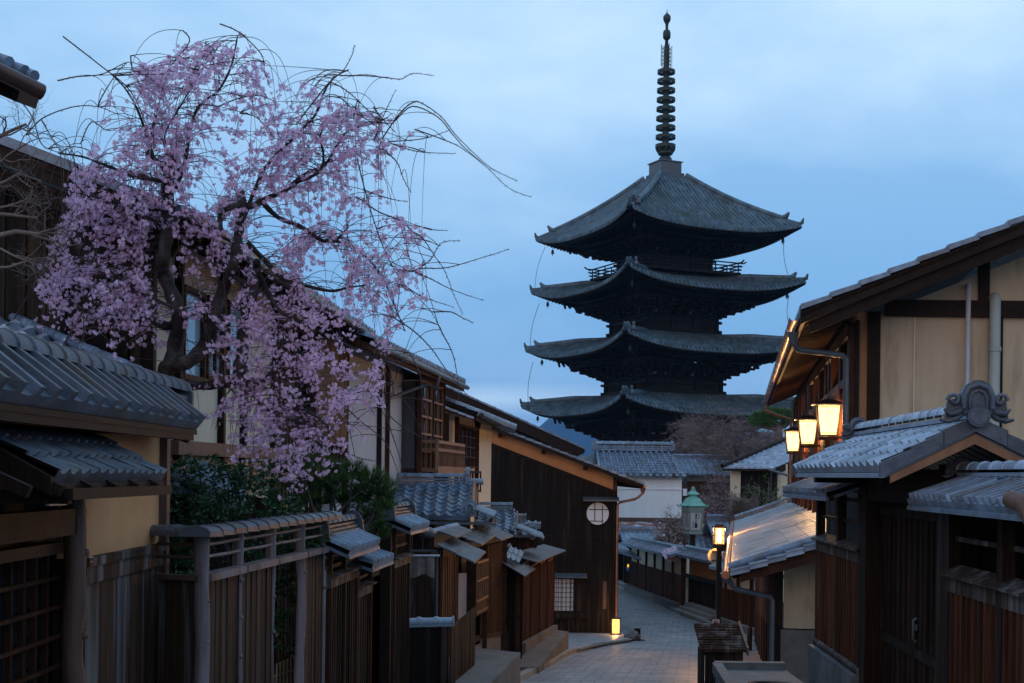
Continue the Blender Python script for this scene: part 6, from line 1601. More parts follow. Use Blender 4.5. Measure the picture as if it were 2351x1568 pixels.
mb = MB(); boards(mb, P(938, 1300, 20.2).xy, P(1012, 1300, 20.2).xy, gz(20), gz(20), P(980, 1262, 20.2).z, P(980, 1262, 20.2).z, .16, .02, .02, (0, -1)); obj('side_wall', mb, M['wood_old'], po)
mb = MB(); q = P(1003, 1300, 20.0); mb.tube([V(q.x, 20, P(1003, 1268, 20).z), V(q.x, 20, gz(20))], .022, 8); mb.beam(P(1002, 1264, 20), P(940, 1264, 20), .03); obj('downspout', mb, M['pipe_dk'], po)
mb = MB(); c = P(982, 1300, 19.9); mb.lathe(c + V(0, 0, -.12), [(.055, 0), (.04, .13), (.03, .16)], 8); mb.tube([c + V(0, 0, .04), c + V(0, .1, .14)], .01, 5); obj('flood_lamp', mb, M['pipe_dk'], po)
# entrance: wall along the street with door boards, curtain, box window
PW0, PW1 = V(ray(1010, 1090).x * 20.2, 20.2, 0), V(ray(1150, 1090).x * 25.6, 25.6, 0)
dW = (PW1 - PW0).normalized(); nW = V(dW.y, -dW.x, 0); pw = VP((PW0.x, PW0.y), (dW.x, dW.y))
zT = P(1060, 1262, 21).z
mb = MB(); boards(mb, PW0, on(pw, 1048, 1300).xy, gz(20), gz(21), zT, zT, .14, .02, .015, (nW.x, nW.y)); obj('door_boards', mb, M['wood_red'], po)
mb = MB(); boards(mb, on(pw, 1103, 1300).xy, PW1.xy, gz(24) + .75, gz(25.6) + .75, zT - .1, zT - .1, .10, .02, .03, (nW.x, nW.y)); obj('slatted_wall', mb, M['wood_red'], po)
mb = MB(); q = on(pw, 1103, 1300); mb.prism([V(q.x, q.y, gz(q.y) - .3), V(PW1.x, PW1.y, gz(25.6) - .3), V(PW1.x, PW1.y, gz(25.6) + .72), V(q.x, q.y, gz(q.y) + .72)], nW * .04); obj('wall_base', mb, M['concrete'], po)
mb = MB(); mb.beam(V(q.x, q.y, gz(q.y) + .75) + nW * .03, V(PW1.x, PW1.y, gz(25.6) + .75) + nW * .03, .07, .07); obj('sill_beam', mb, M['timber'], po)
mb = MB(); boards(mb, on(pw, 1048, 1300).xy - nW.xy * .25, on(pw, 1103, 1300).xy - nW.xy * .25, gz(22) - .1, gz(23) - .1, zT, zT, .16, .02, .02, (nW.x, nW.y)); obj('recess_wall', mb, M['wood_dark'], po)
c0_, c1_ = on(pw, 1050, 1316, .02), on(pw, 1069, 1316, .02); k = 6; mb = MB()
vs = [lerp(c0_, c1_, i / k) + nW * (.02 * sin(i * 2.1)) + V(0, 0, -j * .36 - (.12 * (i / k) * (j == 3) * -1)) for j in range(4) for i in range(k + 1)]
mb.add(vs, [(j * (k + 1) + i, j * (k + 1) + i + 1, (j + 1) * (k + 1) + i + 1, (j + 1) * (k + 1) + i) for j in range(3) for i in range(k)], True); obj('curtain', mb, mat('grey_curtain', (.22, .20, .22), .8, .2, (.28, .26, .28), (6, 6, 2)), po)
a, b = on(pw, 1072, 1340, .16), on(pw, 1098, 1340, .16); z0, z1 = P(1085, 1425, 21.8).z, P(1085, 1294, 21.8).z
mb = MB(); mb.prism([V(a.x, a.y, z0), V(b.x, b.y, z0), V(b.x, b.y, z1), V(a.x, a.y, z1)], -nW * .18)
bx_ = obj('box_window', mb, M['timber'], po)
mb = MB(); o = nW * .01; A, B = V(a.x, a.y, 0) + o, V(b.x, b.y, 0) + o
zz0 = lerp(z0, z1, .28)
for i in range(6): q = lerp(A, B, i / 5); mb.beam(q + V(0, 0, zz0), q + V(0, 0, z1 - .03), .022)
for z in (zz0, lerp(zz0, z1, .5), z1 - .03, z0 + .06): mb.beam(A + V(0, 0, z), B + V(0, 0, z), .035)
obj('window_frame', mb, M['timber_lt'], bx_)
for u, hi in ((1106, 1250), (1151, 1240)):
    q = on(pw, u, 1300, .06); mb = MB(); mb.beam(V(q.x, q.y, gz(q.y) - .1), V(q.x, q.y, P(u, hi, q.y).z), .10, .10); obj('post', mb, M['timber'], po)
q = on(pw, 1151, 1300, .14); mb = MB(); mb.tube([P(1170, 1250, q.y + .6), P(1150, 1262, q.y), V(q.x, q.y, gz(q.y))], .03, 8); obj('downspout', mb, M['iron'], po)
mb = MB(); mb.beam(PW0 + V(0, 0, zT), PW1 + V(0, 0, zT), .12, .14); mb.beam(PW0 + V(0, 0, gz(21.5) + .55), on(pw, 1100, 1300) * Vector((1, 1, 0)) + V(0, 0, gz(23) + .7), .08, .08); obj('beam', mb, M['timber_dk'], po)
mb = MB(); A, B = on(pw, 1015, 1400), on(pw, 1100, 1400); mb.prism([V(A.x, A.y, gz(A.y) - .4), V(B.x, B.y, gz(B.y) - .4), V(B.x, B.y, gz(B.y) + .62), V(A.x, A.y, gz(A.y) + .5)], nW * .05); obj('stone_base', mb, M['concrete'], po)

# ------------------------------------------------------------------ second small roof and things behind the slatted fence
s2 = thing('small_house', 'small house with a second wavy bluish tile roof and orange timber gable beyond the gatehouse', 'house', V(-.1, 29, gz(29)))
Ye, yR = 28.0, 29.2
xa, xb = P(1095, 1222, Ye).x, P(1182, 1222, Ye).x; ze = P(1140, 1226, Ye).z; zr = P(1140, 1172, yR).z
mb = roof_patch(V(xa, Ye, ze), V(xb, Ye, ze), V(xb, yR, zr), V(xa, yR, zr), .19, .19, PR_S, 1.7, .022, .06); roof_patch(V(xb, 2 * yR - Ye, ze), V(xa, 2 * yR - Ye, ze), V(xa, yR, zr), V(xb, yR, zr), .2, .2, PR_F, 1, mb=mb); obj('tiled_roof', mb, M['tile'], s2)
mb = MB(); ridge(mb, V(xa - .3, yR, zr + .12), V(xb - .05, yR, zr + .12), .065, .26, 2, .11, .05, .008); obj('ridge_tiles', mb, M['tile'], s2)
mb = MB(); mb.prism([V(xb - .1, yR - .9, ze + .1), V(xb - .1, yR + .9, ze + .1), V(xb - .1, yR, zr)], V(.05, 0, 0)); mb.prism([V(xb + .03, yR, zr), V(xb + .03, yR - .95, ze + .16), V(xb + .03, yR - .95, ze + .06), V(xb + .03, yR, zr - .12)], V(.04, 0, 0)); obj('gable_wall', mb, M['timber_lt'], s2)
mb = roof_patch(V(xb + .62, Ye + .05, ze - .1), V(xb + .62, Ye + 2.2, ze - .1), V(xb, Ye + 2.2, ze + .14), V(xb, Ye + .05, ze + .14), .16, .4, PR_R, 1, .01, .05); obj('pent_roof', mb, M['tile'], s2)
for dx, dz, r in ((-.12, .04, .05), (.05, .0, .06), (.33, -.06, .045)):
    mb = MB(); c = V(xb + dx + .05, Ye - .02, ze + dz); mb.tube([c + V(.0, .25, .08), c], r, 10); mb.tube([c + V(r * cos(a * .8), -.01, r * sin(a * .8)) for a in range(9)], .018, 5)
    obj('ridge_ornament', mb, M['tile_dark'], s2)
mb = MB(); mb.prism([V(xa, Ye + .4, gz(28)), V(xb, Ye + .4, gz(28)), V(xb, Ye + .4, ze), V(xa, Ye + .4, ze)], V(0, .2, 0)); obj('front_wall', mb, M['wood_dark'], s2)
s3 = thing('small_house', 'little tiled roof fragment between the wavy roofs and the dark corner house', 'house', V(.7, 33, gz(33)))
a, b = P(1180, 1222, 32), P(1232, 1222, 32)
mb = roof_patch(V(a.x, 31.4, a.z - .05), V(b.x, 31.4, a.z - .05), V(b.x, 32.4, a.z + .25), V(a.x, 32.4, a.z + .25), .2, .2, PR_S, 1.6, .02, .05); obj('tiled_roof', mb, M['tile'], s3)
mb = MB(); ridge(mb, V(a.x - .2, 32.4, a.z + .38), V(b.x - .25, 32.4, a.z + .38), .07, .26, 2, .12, .05); ridge(mb, V(b.x - .3, 32.0, a.z + .20), V(b.x + .1, 32.0, a.z + .20), .06, .2, 2, .12, .05); obj('ridge_tiles', mb, M['tile'], s3)
mb = MB(); mb.prism([V(a.x, 31.8, gz(32)), V(b.x, 31.8, gz(32)), V(b.x, 31.8, a.z), V(a.x, 31.8, a.z)], V(0, .2, 0)); obj('front_wall', mb, M['wood_dark'], s3)

# ------------------------------------------------------------------ red-brown slatted fence on its raised kerb
SF0, SF1 = V(ray(1157, 1090).x * 25.3, 25.3, 0), V(ray(1271, 1090).x * 34.2, 34.2, 0)
dS = (SF1 - SF0).normalized(); nS = V(dS.y, -dS.x, 0); sp2 = VP((SF0.x, SF0.y), (dS.x, dS.y))
sf_ = thing('slatted_fence', 'red-brown slatted fence with a plank coping on a stepped concrete kerb', 'fence', V(.4, 29.5, gz(29)))
yS = on(sp2, 1192, 1300).y; S1 = on(sp2, 1192, 1300); S1.z = 0
ztS = P(1271, 1283, 34.2).z; 
zsf = lambda Y: lerp(ray(1192, 1312).z * yS, ray(1271, 1288).z * 34.2, (Y - yS) / (34.2 - yS))
zbf = lambda Y: lerp(ray(1192, 1478).z * yS, ray(1271, 1436).z * 34.2, (Y - yS) / (34.2 - yS))
mb = MB(); boards(mb, S1, SF1, zbf(yS), zbf(34.2), zsf(yS), zsf(34.2), .11, .02, .035, (nS.x, nS.y)); obj('slatted_panel', mb, M['wood_red'], sf_)
for i in range(5): q = lerp(S1, SF1, i / 4) + nS * .03; mb = MB(); mb.beam(q + V(0, 0, zbf(q.y)), q + V(0, 0, zsf(q.y) + .28), .07, .07); obj('post', mb, M['timber'], sf_)
mb = MB()
for i in range(4):
    A, B = lerp(S1, SF1, (i + .06) / 4), lerp(S1, SF1, (i + .94) / 4); z = zsf((A.y + B.y) / 2)
    for zz in (.04, .15, .26): mb.beam(A + V(0, 0, z + zz), B + V(0, 0, z + zz), .03, .03)
    for q in (A, B): mb.beam(q + V(0, 0, z + .03), q + V(0, 0, z + .27), .04)
obj('vent_frames', mb, M['timber_lt'], sf_)
mb = MB(); a, b = V(S1.x, S1.y - .8, zsf(yS) + .30), V(SF1.x, SF1.y + .5, zsf(34.2) + .30)
for i in range(7):
    p, q = lerp(a, b, i / 7), lerp(a, b, (i + .97) / 7)
    mb.prism([p + nS * .38 + V(0, 0, -.06), q + nS * .38 + V(0, 0, -.06), q - nS * .22 + V(0, 0, .09), p - nS * .22 + V(0, 0, .09)], V(0, 0, .022))
obj('plank_coping', mb, M['slate'], sf_)
A = SF0 + nS * 0; mb = MB(); boards(mb, S1, S1 - nS * .9, gz(27), gz(27), zsf(yS) + .1, zsf(yS) + .1, .15, .02, .01, (0, -1)); obj('end_panel', mb, M['wood_black'], sf_)
mb = MB(); mb.prism([S1 + nS * .16 + V(0, 0, gz(yS) - .4), SF1 + nS * .16 + V(0, 0, gz(34.2) - .4), SF1 + nS * .16 + V(0, 0, zbf(34.2) + .02), S1 + nS * .16 + V(0, 0, zbf(yS) + .02)], -nS * .3); obj('concrete_kerb', mb, M['concrete'], sf_)
# little hooded roof at its near end
hd = thing('hooded_door', 'small plank hood with a few tiles over a dark doorway at the near end of the slatted fence', 'porch', V(.1, 26.5, gz(26)))
a, b, c, d = P(1148, 1290, 25.6), P(1206, 1325, 25.6), P(1230, 1307, 27.0), P(1170, 1274, 27.0)
mb = MB()
for i in range(4): mb.prism([lerp(a, b, i / 4), lerp(a, b, (i + .96) / 4), lerp(d, c, (i + .96) / 4), lerp(d, c, i / 4)], V(0, 0, .02))
obj('plank_roof', mb, M['slate'], hd)
e0, e1 = P(1158, 1284, 25.9), P(1192, 1298, 25.9); mb = roof_patch(e0 + V(0, 0, .05), e1 + V(0, 0, .05), e1 + V(.1, .8, .22), e0 + V(.1, .8, .22), .11, .5, PR_R, 1, .01, .05); obj('roof_tiles', mb, M['tile'], hd)
mb = MB(); q = P(1157, 1330, 25.8); mb.beam(V(q.x, 25.8, gz(25.8)), V(q.x, 25.8, P(1157, 1296, 25.8).z), .09, .09); q2 = P(1190, 1330, 26.0); mb.beam(V(q2.x, 26, gz(26)), V(q2.x, 26, P(1190, 1318, 26).z), .09, .09); obj('post', mb, M['timber'], hd)
mb = MB(); boards(mb, (q.x, 26.6), (q2.x + .1, 26.6), gz(26), gz(26), -1.7, -1.7, .15, .02, 0, (0, -1)); obj('door', mb, M['wood_black'], hd)
# stepped retaining blocks beside the street
def block(name, label, pts, zt0, zt1, base=-.4):
    """pts: near-left, near-right, far-right, far-left plan points"""
    mb = MB(); n = 4
    zt = [zt0, zt0, zt1, zt1]
    vs = [V(p[0], p[1], gz(p[1]) + base) for p in pts] + [V(p[0], p[1], z) for p, z in zip(pts, zt)]
    mb.add(vs, [(3, 2, 1, 0), (4, 5, 6, 7)] + [(i, (i + 1) % 4, 4 + (i + 1) % 4, 4 + i) for i in range(4)])
    return tag(obj(name, mb, M['concrete']), label, 'retaining block')
zf = ray(1310, 1450).z * 33.5
block('retaining_block', 'long concrete block sloping along the foot of the slatted fence', [(.02, 25.0), (.55, 25.0), (1.50, 33.5), (1.02, 34.0)], ray(1208, 1532).z * 25.0, zf)
zn = ray(1200, 1502).z * 21.5
block('retaining_block', 'nearer concrete block ramp below the porch, its end showing at the street edge', [(-.75, 16.5), (-.35, 16.5), (.18, 22.0), (-.62, 22.6)], ray(1100, 1500).z * 19 - .15, ray(1200, 1502).z * 21.8)

# ------------------------------------------------------------------ tall two-storey houses along the left
th = thing('dark_house', 'tall black boarded house with plaster street front and sky-blue windows behind the cherry tree', 'house', V(-4.5, 14, gz(14)))
Y0 = 12.0
hx0 = ray(338, 1090).x * Y0; hdir = V(.0625, 1, 0).normalized(); hn = V(1, -.0625, 0).normalized()
hp = VP((hx0, Y0), (hdir.x, hdir.y)); H0 = V(hx0, Y0, 0)
eY0 = 11.4; eP = P(455, 505, eY0); zE = eP.z
rkl = P(0, 322, eY0); srk = (rkl.z - eP.z) / (eP.x - rkl.x)
ex_ = lambda Y: eP.x + .0625 * (Y - eY0)
mb = MB(); xl = -8.5; RZ2 = lambda x: zE + srk * (eP.x - x)
boards(mb, (xl, Y0 + .55), (hx0, Y0), gz(12) - .2, gz(12) - .2, RZ2(xl) - .2, RZ2(hx0) - .2, .2, .02, .03, (0, -1)); obj('gable_wall', mb, M['wood_black'], th)
Lh = 9.0; H1 = H0 + hdir * Lh
mb = MB(); mb.prism([H0 + V(0, 0, gz(12)), H1 + V(0, 0, gz(20)), H1 + V(0, 0, zE + .05), H0 + V(0, 0, zE + .05)], -hn * .15); obj('street_wall', mb, M['plaster_cream'], th)
E0 = V(eP.x, eY0, zE); E1 = V(ex_(20.6), 20.6, zE); wR = 5.2; off = V(-wR, 0, srk * wR)
mb = roof_patch(E0, E1, E1 + off, E0 + off, .27, .26, PR_S, 1); obj('tiled_roof', mb, M['tile'], th)
mb = MB(); n_ = 5
for i in range(n_):
    a, b = lerp(E0, E0 + off, i / n_), lerp(E0, E0 + off, (i + 1.02) / n_); mb.prism([a + V(0, -.02, -.02), b + V(0, -.02, -.04), b + V(0, -.02, .05), a + V(0, -.02, .07)], V(0, .25, 0))
obj('verge_tiles', mb, M['tile'], th)
mb = MB(); mb.prism([E0 + V(0, .02, -.02), E0 + off + V(0, .02, -.02), E0 + off + V(0, .02, -.22), E0 + V(0, .02, -.18)], V(0, .06, 0)); mb.prism([E0 + V(-.2, .3, -.12), E0 + off + V(0, .3, -.2), E0 + off + V(0, .3, -.36), E0 + V(-.3, .3, -.28)], V(0, .06, 0))
mb.prism([E0 + V(-.02, 0, -.07), E1 + V(-.02, 0, -.07), E1 + off * .3 + V(0, 0, -.07), E0 + off * .3 + V(0, 0, -.07)], V(0, 0, -.03)); obj('barge_board', mb, M['timber_dk'], th)
mb = MB()
for i in range(24): y = eY0 + .2 + i * .38; mb.beam((ex_(y) - .03, y, zE - .12), (ex_(y) - .75, y, zE + .12), .05, .07)
obj('rafters', mb, M['timber'], th)
mb = MB(); mb.tube([E0 + V(.05, .1, -.08), E1 + V(.05, 0, -.08)], .045, 8); obj('gutter', mb, M['pipe_dk'], th)
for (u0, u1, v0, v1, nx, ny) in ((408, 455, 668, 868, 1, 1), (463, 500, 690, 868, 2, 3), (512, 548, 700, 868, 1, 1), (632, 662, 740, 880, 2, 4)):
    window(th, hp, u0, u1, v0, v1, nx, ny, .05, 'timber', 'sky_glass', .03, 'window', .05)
for u in (340, 404, 505, 556, 625, 700): 
    q = on(hp, u, 700, .03); mb = MB(); mb.beam(V(q.x, q.y, gz(q.y)), V(q.x, q.y, zE), .10, .08); obj('post', mb, M['timber_dk'], th)
a, b = on(hp, 385, 1025, .06), on(hp, 640, 1045, .06)
mb = MB(); z = (a.z + b.z) / 2; mb.beam(V(a.x, a.y, z), V(b.x + .3, b.y + 3, z), .10, .14); obj('middle_beam', mb, M['log_red'], th)
mb = MB()
for k in range(4): mb.beam(V(a.x, a.y, z - .14 - .055 * k) + hn * (.03 * k), V(b.x + .3, b.y + 3, z - .14 - .055 * k) + hn * (.03 * k), .06, .03)
obj('louvre', mb, M['timber_lt'], th)
q0, q1 = on(hp, 628, 800, .02), on(hp, 700, 800, .02)
mb = MB(); boards(mb, q0.xy, q1.xy, gz(17), gz(18), zE - .1, zE - .1, .18, .02, .02, (hn.x, hn.y)); obj('board_panel', mb, M['wood_dark'], th)
# lower hipped roof in front of its gable
lr = thing('pent_roof_wing', 'low wing with a blue-grey tiled roof against the black gable on the left', 'house', V(-4.0, 10.6, gz(10)))
e0 = P(0, 892, 9.6); hipb = P(372, 872, 10.4); hipt = P(60, 748, 11.9)
zz = P(200, 880, 10.2).z
ye_, yt_ = 9.6, 12.1; zt2 = P(20, 738, 12.0).z; sl2 = (zt2 - (zz - .1)) / (yt_ - ye_)
fn = lambda x, y: V(x, ye_ + y, zz - .1 + sl2 * y)
xr0 = P(372, 880, 9.8).x + .12; xr1 = P(20, 738, 12.0).x
mb = MB(); tiles(mb, fn, -7, xr0, 0, yt_ - ye_, .25, .24, PR_S, 1.5, lambda y: (-7, lerp(xr0, xr1, y / (yt_ - ye_))), .022, V(0, 0, 1), .06); obj('tiled_roof', mb, M['tile_pale'], lr)
mb = MB(); p0, p1 = fn(xr0, 0) + V(0, 0, .05), fn(xr1, yt_ - ye_) + V(0, 0, .05); 
for i in range(12): a, b = lerp(p0, p1, i / 12), lerp(p0, p1, (i + 1.0) / 12); mb.tube([a, b], [.05, .042], 8)
obj('hip_tiles', mb, M['tile'], lr)
mb = MB(); mb.prism([V(-7, ye_ + .4, gz(10)), V(xr0 - .2, ye_ + .4, gz(10)), V(xr0 - .2, ye_ + .4, zz), V(-7, ye_ + .4, zz)], V(0, .15, 0)); obj('wall', mb, M['plaster_ochre'], lr)
# roof below the shrub
sr = thing('garden_roof', 'low tiled garden roof with round ridge rolls behind the evergreen shrub', 'roof', V(-2.9, 13.2, gz(13)))
a, b = P(378, 1075, 12.8), P(520, 1150, 12.8)
mb = roof_patch(P(380, 1115, 11.8), P(560, 1165, 12.3), P(560, 1090, 13.6), P(380, 1045, 13.2), .2, .2, PR_S, 1.5, .02, .05); obj('tiled_roof', mb, M['tile_pale'], sr)
mb = MB(); p, q = P(380, 1072, 12.2), P(500, 1135, 12.2); mb.tube([p, q], .05, 10); mb.tube([P(380, 1090, 11.9), P(455, 1115, 11.9)], .05, 10)
for k in range(2): c = P(386 + 14 * k, 1124, 11.6); mb.tube([c + V(-.1, .5, .05), c], .045, 10)
mb.prism([P(410, 1098, 11.95), P(520, 1145, 11.95), P(520, 1160, 11.95), P(410, 1113, 11.95)], V(0, .04, 0)); obj('ridge_rolls', mb, M['pipe_dk'], sr)
mb = MB(); p = P(380, 1120, 12.4); mb.prism([V(p.x, 12.6, gz(12)), V(p.x + 1, 12.8, gz(12)), V(p.x + 1, 12.8, -.28), V(p.x, 12.6, -.14)], V(0, .1, 0)); obj('wall', mb, M['wood_dark'], sr)

# middle house with balcony
mh = thing('balcony_house', 'two-storey plaster house with tall glazed windows and a wooden balcony', 'house', V(-2.5, 24, gz(24)))
md = V(.115, 1, 0).normalized(); mn = V(1, -.115, 0).normalized()
zM = 210 / F * 28.0; mE = lambda Y: V(-1.03 + .115 * (Y - 28.0), Y, zM)
E0, E1 = mE(19.2), mE(28.1); sM = .34
offm = V(-3, 0, sM * 3)
mb = roof_patch(E0, E1, E1 + offm, E0 + offm, .26, .25, PR_R, 1.0, .016, .07); obj('tiled_roof', mb, M['tile'], mh)
mb = MB()
for i in range(12): a, b = lerp(E1, E1 + offm, i / 12), lerp(E1, E1 + offm, (i + 1.03) / 12); mb.prism([a + V(0, 0, -.03), b + V(0, 0, -.05), b + V(0, 0, .05), a + V(0, 0, .08)], V(0, -.2, 0))
obj('verge_tiles', mb, M['tile'], mh)
mb = MB(); mb.prism([E0 + V(-.03, 0, -.07), E1 + V(-.03, 0, -.07), E1 + offm + V(0, 0, -.07), E0 + offm + V(0, 0, -.07)], V(0, 0, -.04)); mb.beam(E0 + V(-.06, 0, -.13), E1 + V(-.06, 0, -.13), .06, .10)
for i in range(24): q = lerp(E0, E1, i / 23); mb.beam(q + V(-.03, 0, -.13), q + V(-.7, 0, .1), .05, .06)
obj('eave_boards', mb, M['timber'], mh)
mb = MB(); mb.tube([E0 + V(.04, 0, -.08), E1 + V(.04, 0, -.1)], .05, 8); q = P(979, 883, 24.5); mb.tube([mE(24.5) + V(.04, 0, -.1), mE(24.5) + V(0, 0, -.35), q, P(892, 914, 23.0), V(P(888, 920, 22.9).x, 22.9, gz(22))], .04, 8); obj('gutter', mb, M['pipe_dk'], mh)
M0 = mE(19.2) - mn * .62; M0.z = 0; M1 = mE(28.0) - mn * .62; M1.z = 0
mp_ = VP((M0.x, M0.y), (md.x, md.y))
mb = MB(); mb.prism([M0 + V(0, 0, gz(19)), M1 + V(0, 0, gz(28)), M1 + V(0, 0, zM), M0 + V(0, 0, zM)], -mn * .15); obj('street_wall', mb, M['plaster_grey'], mh)
mb = MB(); mb.prism([M1 + V(0, 0, gz(28)), M1 + V(-5, .6, gz(28)), M1 + V(-5, .6, zM + 1.6), M1 + V(0, 0, zM)], V(0, -.1, 0)); obj('gable_wall', mb, M['plaster_grey'], mh)
q0, q1 = on(mp_, 720, 850, .03), on(mp_, 788, 850, .03)
mb = MB(); boards(mb, q0.xy, q1.xy, on(mp_, 750, 1015).z, on(mp_, 750, 1015).z, zM - .05, zM - .05, .07, .02, .02, (mn.x, mn.y)); obj('bamboo_screen', mb, M['timber_lt'], mh)
window(mh, mp_, 740, 788, 1020, 1100, 6, 2, .04, 'timber', 'glass', .04, 'lattice_window')
for u in (716, 790, 868, 887, 1000):
    q = on(mp_, u, 900, .03); mb = MB(); mb.beam(V(q.x, q.y, gz(q.y)), V(q.x, q.y, zM - .05), .13, .08); obj('post', mb, M['timber'] if u != 868 else M['timber_dk'], mh)
# projecting glazed bay with balcony
by0, by1 = 24.3, 26.9; out = .34
bA, bB = mE(by0) - mn * (.62 - out), mE(by1) - mn * (.62 - out); bA.z = bB.z = 0
bp = VP((bA.x, bA.y), (md.x, md.y)); zb0 = P(965, 1082, 25.5).z
mb = MB(); mb.prism([bA + V(0, 0, zb0 - .05), bB + V(0, 0, zb0 - .05), bB - mn * out + V(0, 0, zb0 - .05), bA - mn * out + V(0, 0, zb0 - .05)], V(0, 0, .1)); mb.beam(bA + V(0, 0, zM - .14), bB + V(0, 0, zM - .14), .1, .12)
for q in (bA, lerp(bA, bB, .5), bB): mb.beam(q + V(0, 0, zb0 - .1), q + V(0, 0, zM - .1), .09, .09)
bay_ = obj('window_bay', mb, M['timber'], mh)
for (f0, f1) in ((.04, .47), (.53, .96)):
    A, B = lerp(bA, bB, f0), lerp(bA, bB, f1); mb = MB()
    for i in range(3): q = lerp(A, B, i / 2); mb.beam(q + V(0, 0, zb0), q + V(0, 0, zM - .2), .04)
    for i in range(6): z = lerp(zb0 + .05, zM - .22, i / 5); mb.beam(A + V(0, 0, z), B + V(0, 0, z), .04)
    obj('window_frame', mb, M['timber_lt'], bay_)
    mb = MB(); mb.prism([A - mn * .03 + V(0, 0, zb0), B - mn * .03 + V(0, 0, zb0), B - mn * .03 + V(0, 0, zM - .2), A - mn * .03 + V(0, 0, zM - .2)], -mn * .01); obj('pane', mb, M['glass'], bay_)
mb = MB(); q = bA - mn * out; mb.prism([bA + V(0, 0, zb0), q + V(0, 0, zb0), q + V(0, 0, zM - .2), bA + V(0, 0, zM - .2)], V(0, .01, 0)); obj('side_pane', mb, M['glass'], bay_)
mb = MB(); r0, r1 = bA + mn * .30 + md * .2, bB + mn * .30 + md * .9; zr0 = zb0 + .02; zr1 = P(980, 1015, 25).z
for z in (zr0, zr1, lerp(zr0, zr1, .72)): mb.beam(r0 + V(0, 0, z), r1 + V(0, 0, z), .06, .06 if z != zr0 else .16); mb.beam(r0 + V(0, 0, z), r0 - mn * .3 + V(0, 0, z), .06, .06)
for i in range(17): q = lerp(r0, r1, i / 16); mb.beam(q + V(0, 0, zr0), q + V(0, 0, zr1 + (.04 if i % 8 == 0 else -.02)), .055 if i % 8 == 0 else .035)
obj('balcony', mb, M['timber_lt'], mh)

# third house: lower tiled eave with downpipe
t3_ = thing('gabled_house', 'pink-lit plaster house with tile-edged roof and rainwater head beyond the balcony', 'house', V(-1.4, 31, gz(31)))
zH = ray(1163, 973).z * 33.5; hE = lambda Y: V(ray(1163, 1090).x * 33.5 + .10 * (Y - 33.5), Y, zH)
E0, E1 = hE(27.6), hE(36.0); sH = .36; offh = V(-3.4, 0, sH * 3.4)
mb = roof_patch(E0, E1, E1 + offh, E0 + offh, .25, .25, PR_R, 1.0, .016, .07); obj('tiled_roof', mb, M['tile_pale'], t3_)
mb = MB(); mb.prism([E0 + V(-.03, 0, -.07), E1 + V(-.03, 0, -.07), E1 + offh + V(0, 0, -.07), E0 + offh + V(0, 0, -.07)], V(0, 0, -.04)); mb.beam(E0 + V(-.06, 0, -.12), E1 + V(-.06, 0, -.12), .06, .1); obj('eave_boards', mb, M['timber_dk'], t3_)
N0 = hE(28.2) - V(.62, 0, 0); N0.z = 0; N1 = hE(35.4) - V(.62, 0, 0); N1.z = 0; npl = VP((N0.x, N0.y), (.10, 1))
mb = MB(); mb.prism([N0 + V(0, 0, gz(28)), N1 + V(0, 0, gz(35)), N1 + V(0, 0, zH), N0 + V(0, 0, zH)], V(-.15, 0, 0)); obj('street_wall', mb, M['plaster_cream'], t3_)
for u in (1021, 1045, 1092): q = on(npl, u, 1000, .04); mb = MB(); mb.beam(V(q.x, q.y, gz(q.y)), V(q.x, q.y, zH - .05), .14, .10); obj('post', mb, M['timber'], t3_)
window(t3_, npl, 1050, 1086, 980, 1072, 4, 4, .05, 'timber', 'glass', .03, 'lattice_window')
q0, q1 = on(npl, 1048, 1095, .1), on(npl, 1094, 1095, .1); mb = MB(); z = q0.z
for i in range(8): q = lerp(q0, q1, i / 7); mb.beam(V(q.x, q.y, z - .35), V(q.x, q.y, z + .12), .04)
for zz_ in (-.35, -.1, .12): mb.beam(V(q0.x, q0.y, z + zz_), V(q1.x, q1.y, z + zz_), .05)
obj('lattice_railing', mb, M['timber_dk'], t3_)
mb = MB(); q = P(1097, 970, 31.6); mb.tube([hE(27.8) + V(.05, 0, -.05), hE(31.4) + V(.05, 0, -.1)], .055, 8); mb.prism([q + V(-.09, 0, .12), q + V(.09, 0, .12), q + V(.06, 0, -.16), q + V(-.06, 0, -.16)], V(0, .14, 0)); mb.tube([q + V(0, .05, -.1), P(1092, 985, 31.5), P(1024, 996, 31.0), V(P(1020, 1004, 31).x, 31.0, gz(30))], .04, 8); obj('downspout', mb, M['iron'], t3_)
# ================================================================== trees and plants
rnd = random.Random(11)
def inpoly(u, v, poly):
    c = False; n = len(poly); j = n - 1
    for i in range(n):
        (xi, yi), (xj, yj) = poly[i], poly[j]
        if (yi > v) != (yj > v) and u < (xj - xi) * (v - yi) / (yj - yi + 1e-9) + xi: c = not c
        j = i
    return c
def smooth_line(pts, k=3):
    out = []
    n = len(pts)
    for i in range(n - 1):
        p0 = pts[max(i - 1, 0)]; p1 = pts[i]; p2 = pts[i + 1]; p3 = pts[min(i + 2, n - 1)]
        for j in range(k):
            t = j / k
            out.append(tuple(.5 * ((2 * b) + (-a + c) * t + (2 * a - 5 * b + 4 * c - d) * t * t + (-a + 3 * b - 3 * c + d) * t ** 3) for a, b, c, d in zip(p0, p1, p2, p3)))
    out.append(tuple(pts[-1])); return out
def petals(mb, c, r, n, rg, k=5):
    """one five-petalled blossom facing n"""
    n = n.normalized(); x = n.orthogonal().normalized(); a0 = rg.random() * 6.28; y = n.cross(x)
    for i in range(k):
        a = a0 + i * 2 * pi / k
        d = x * cos(a) + y * sin(a); e = x * -sin(a) + y * cos(a)
        mb.add([c, c + d * r * .62 - e * r * .36 + n * r * .16, c + d * r + n * r * .30, c + d * r * .62 + e * r * .36 + n * r * .16], [(0, 1, 2, 3)])
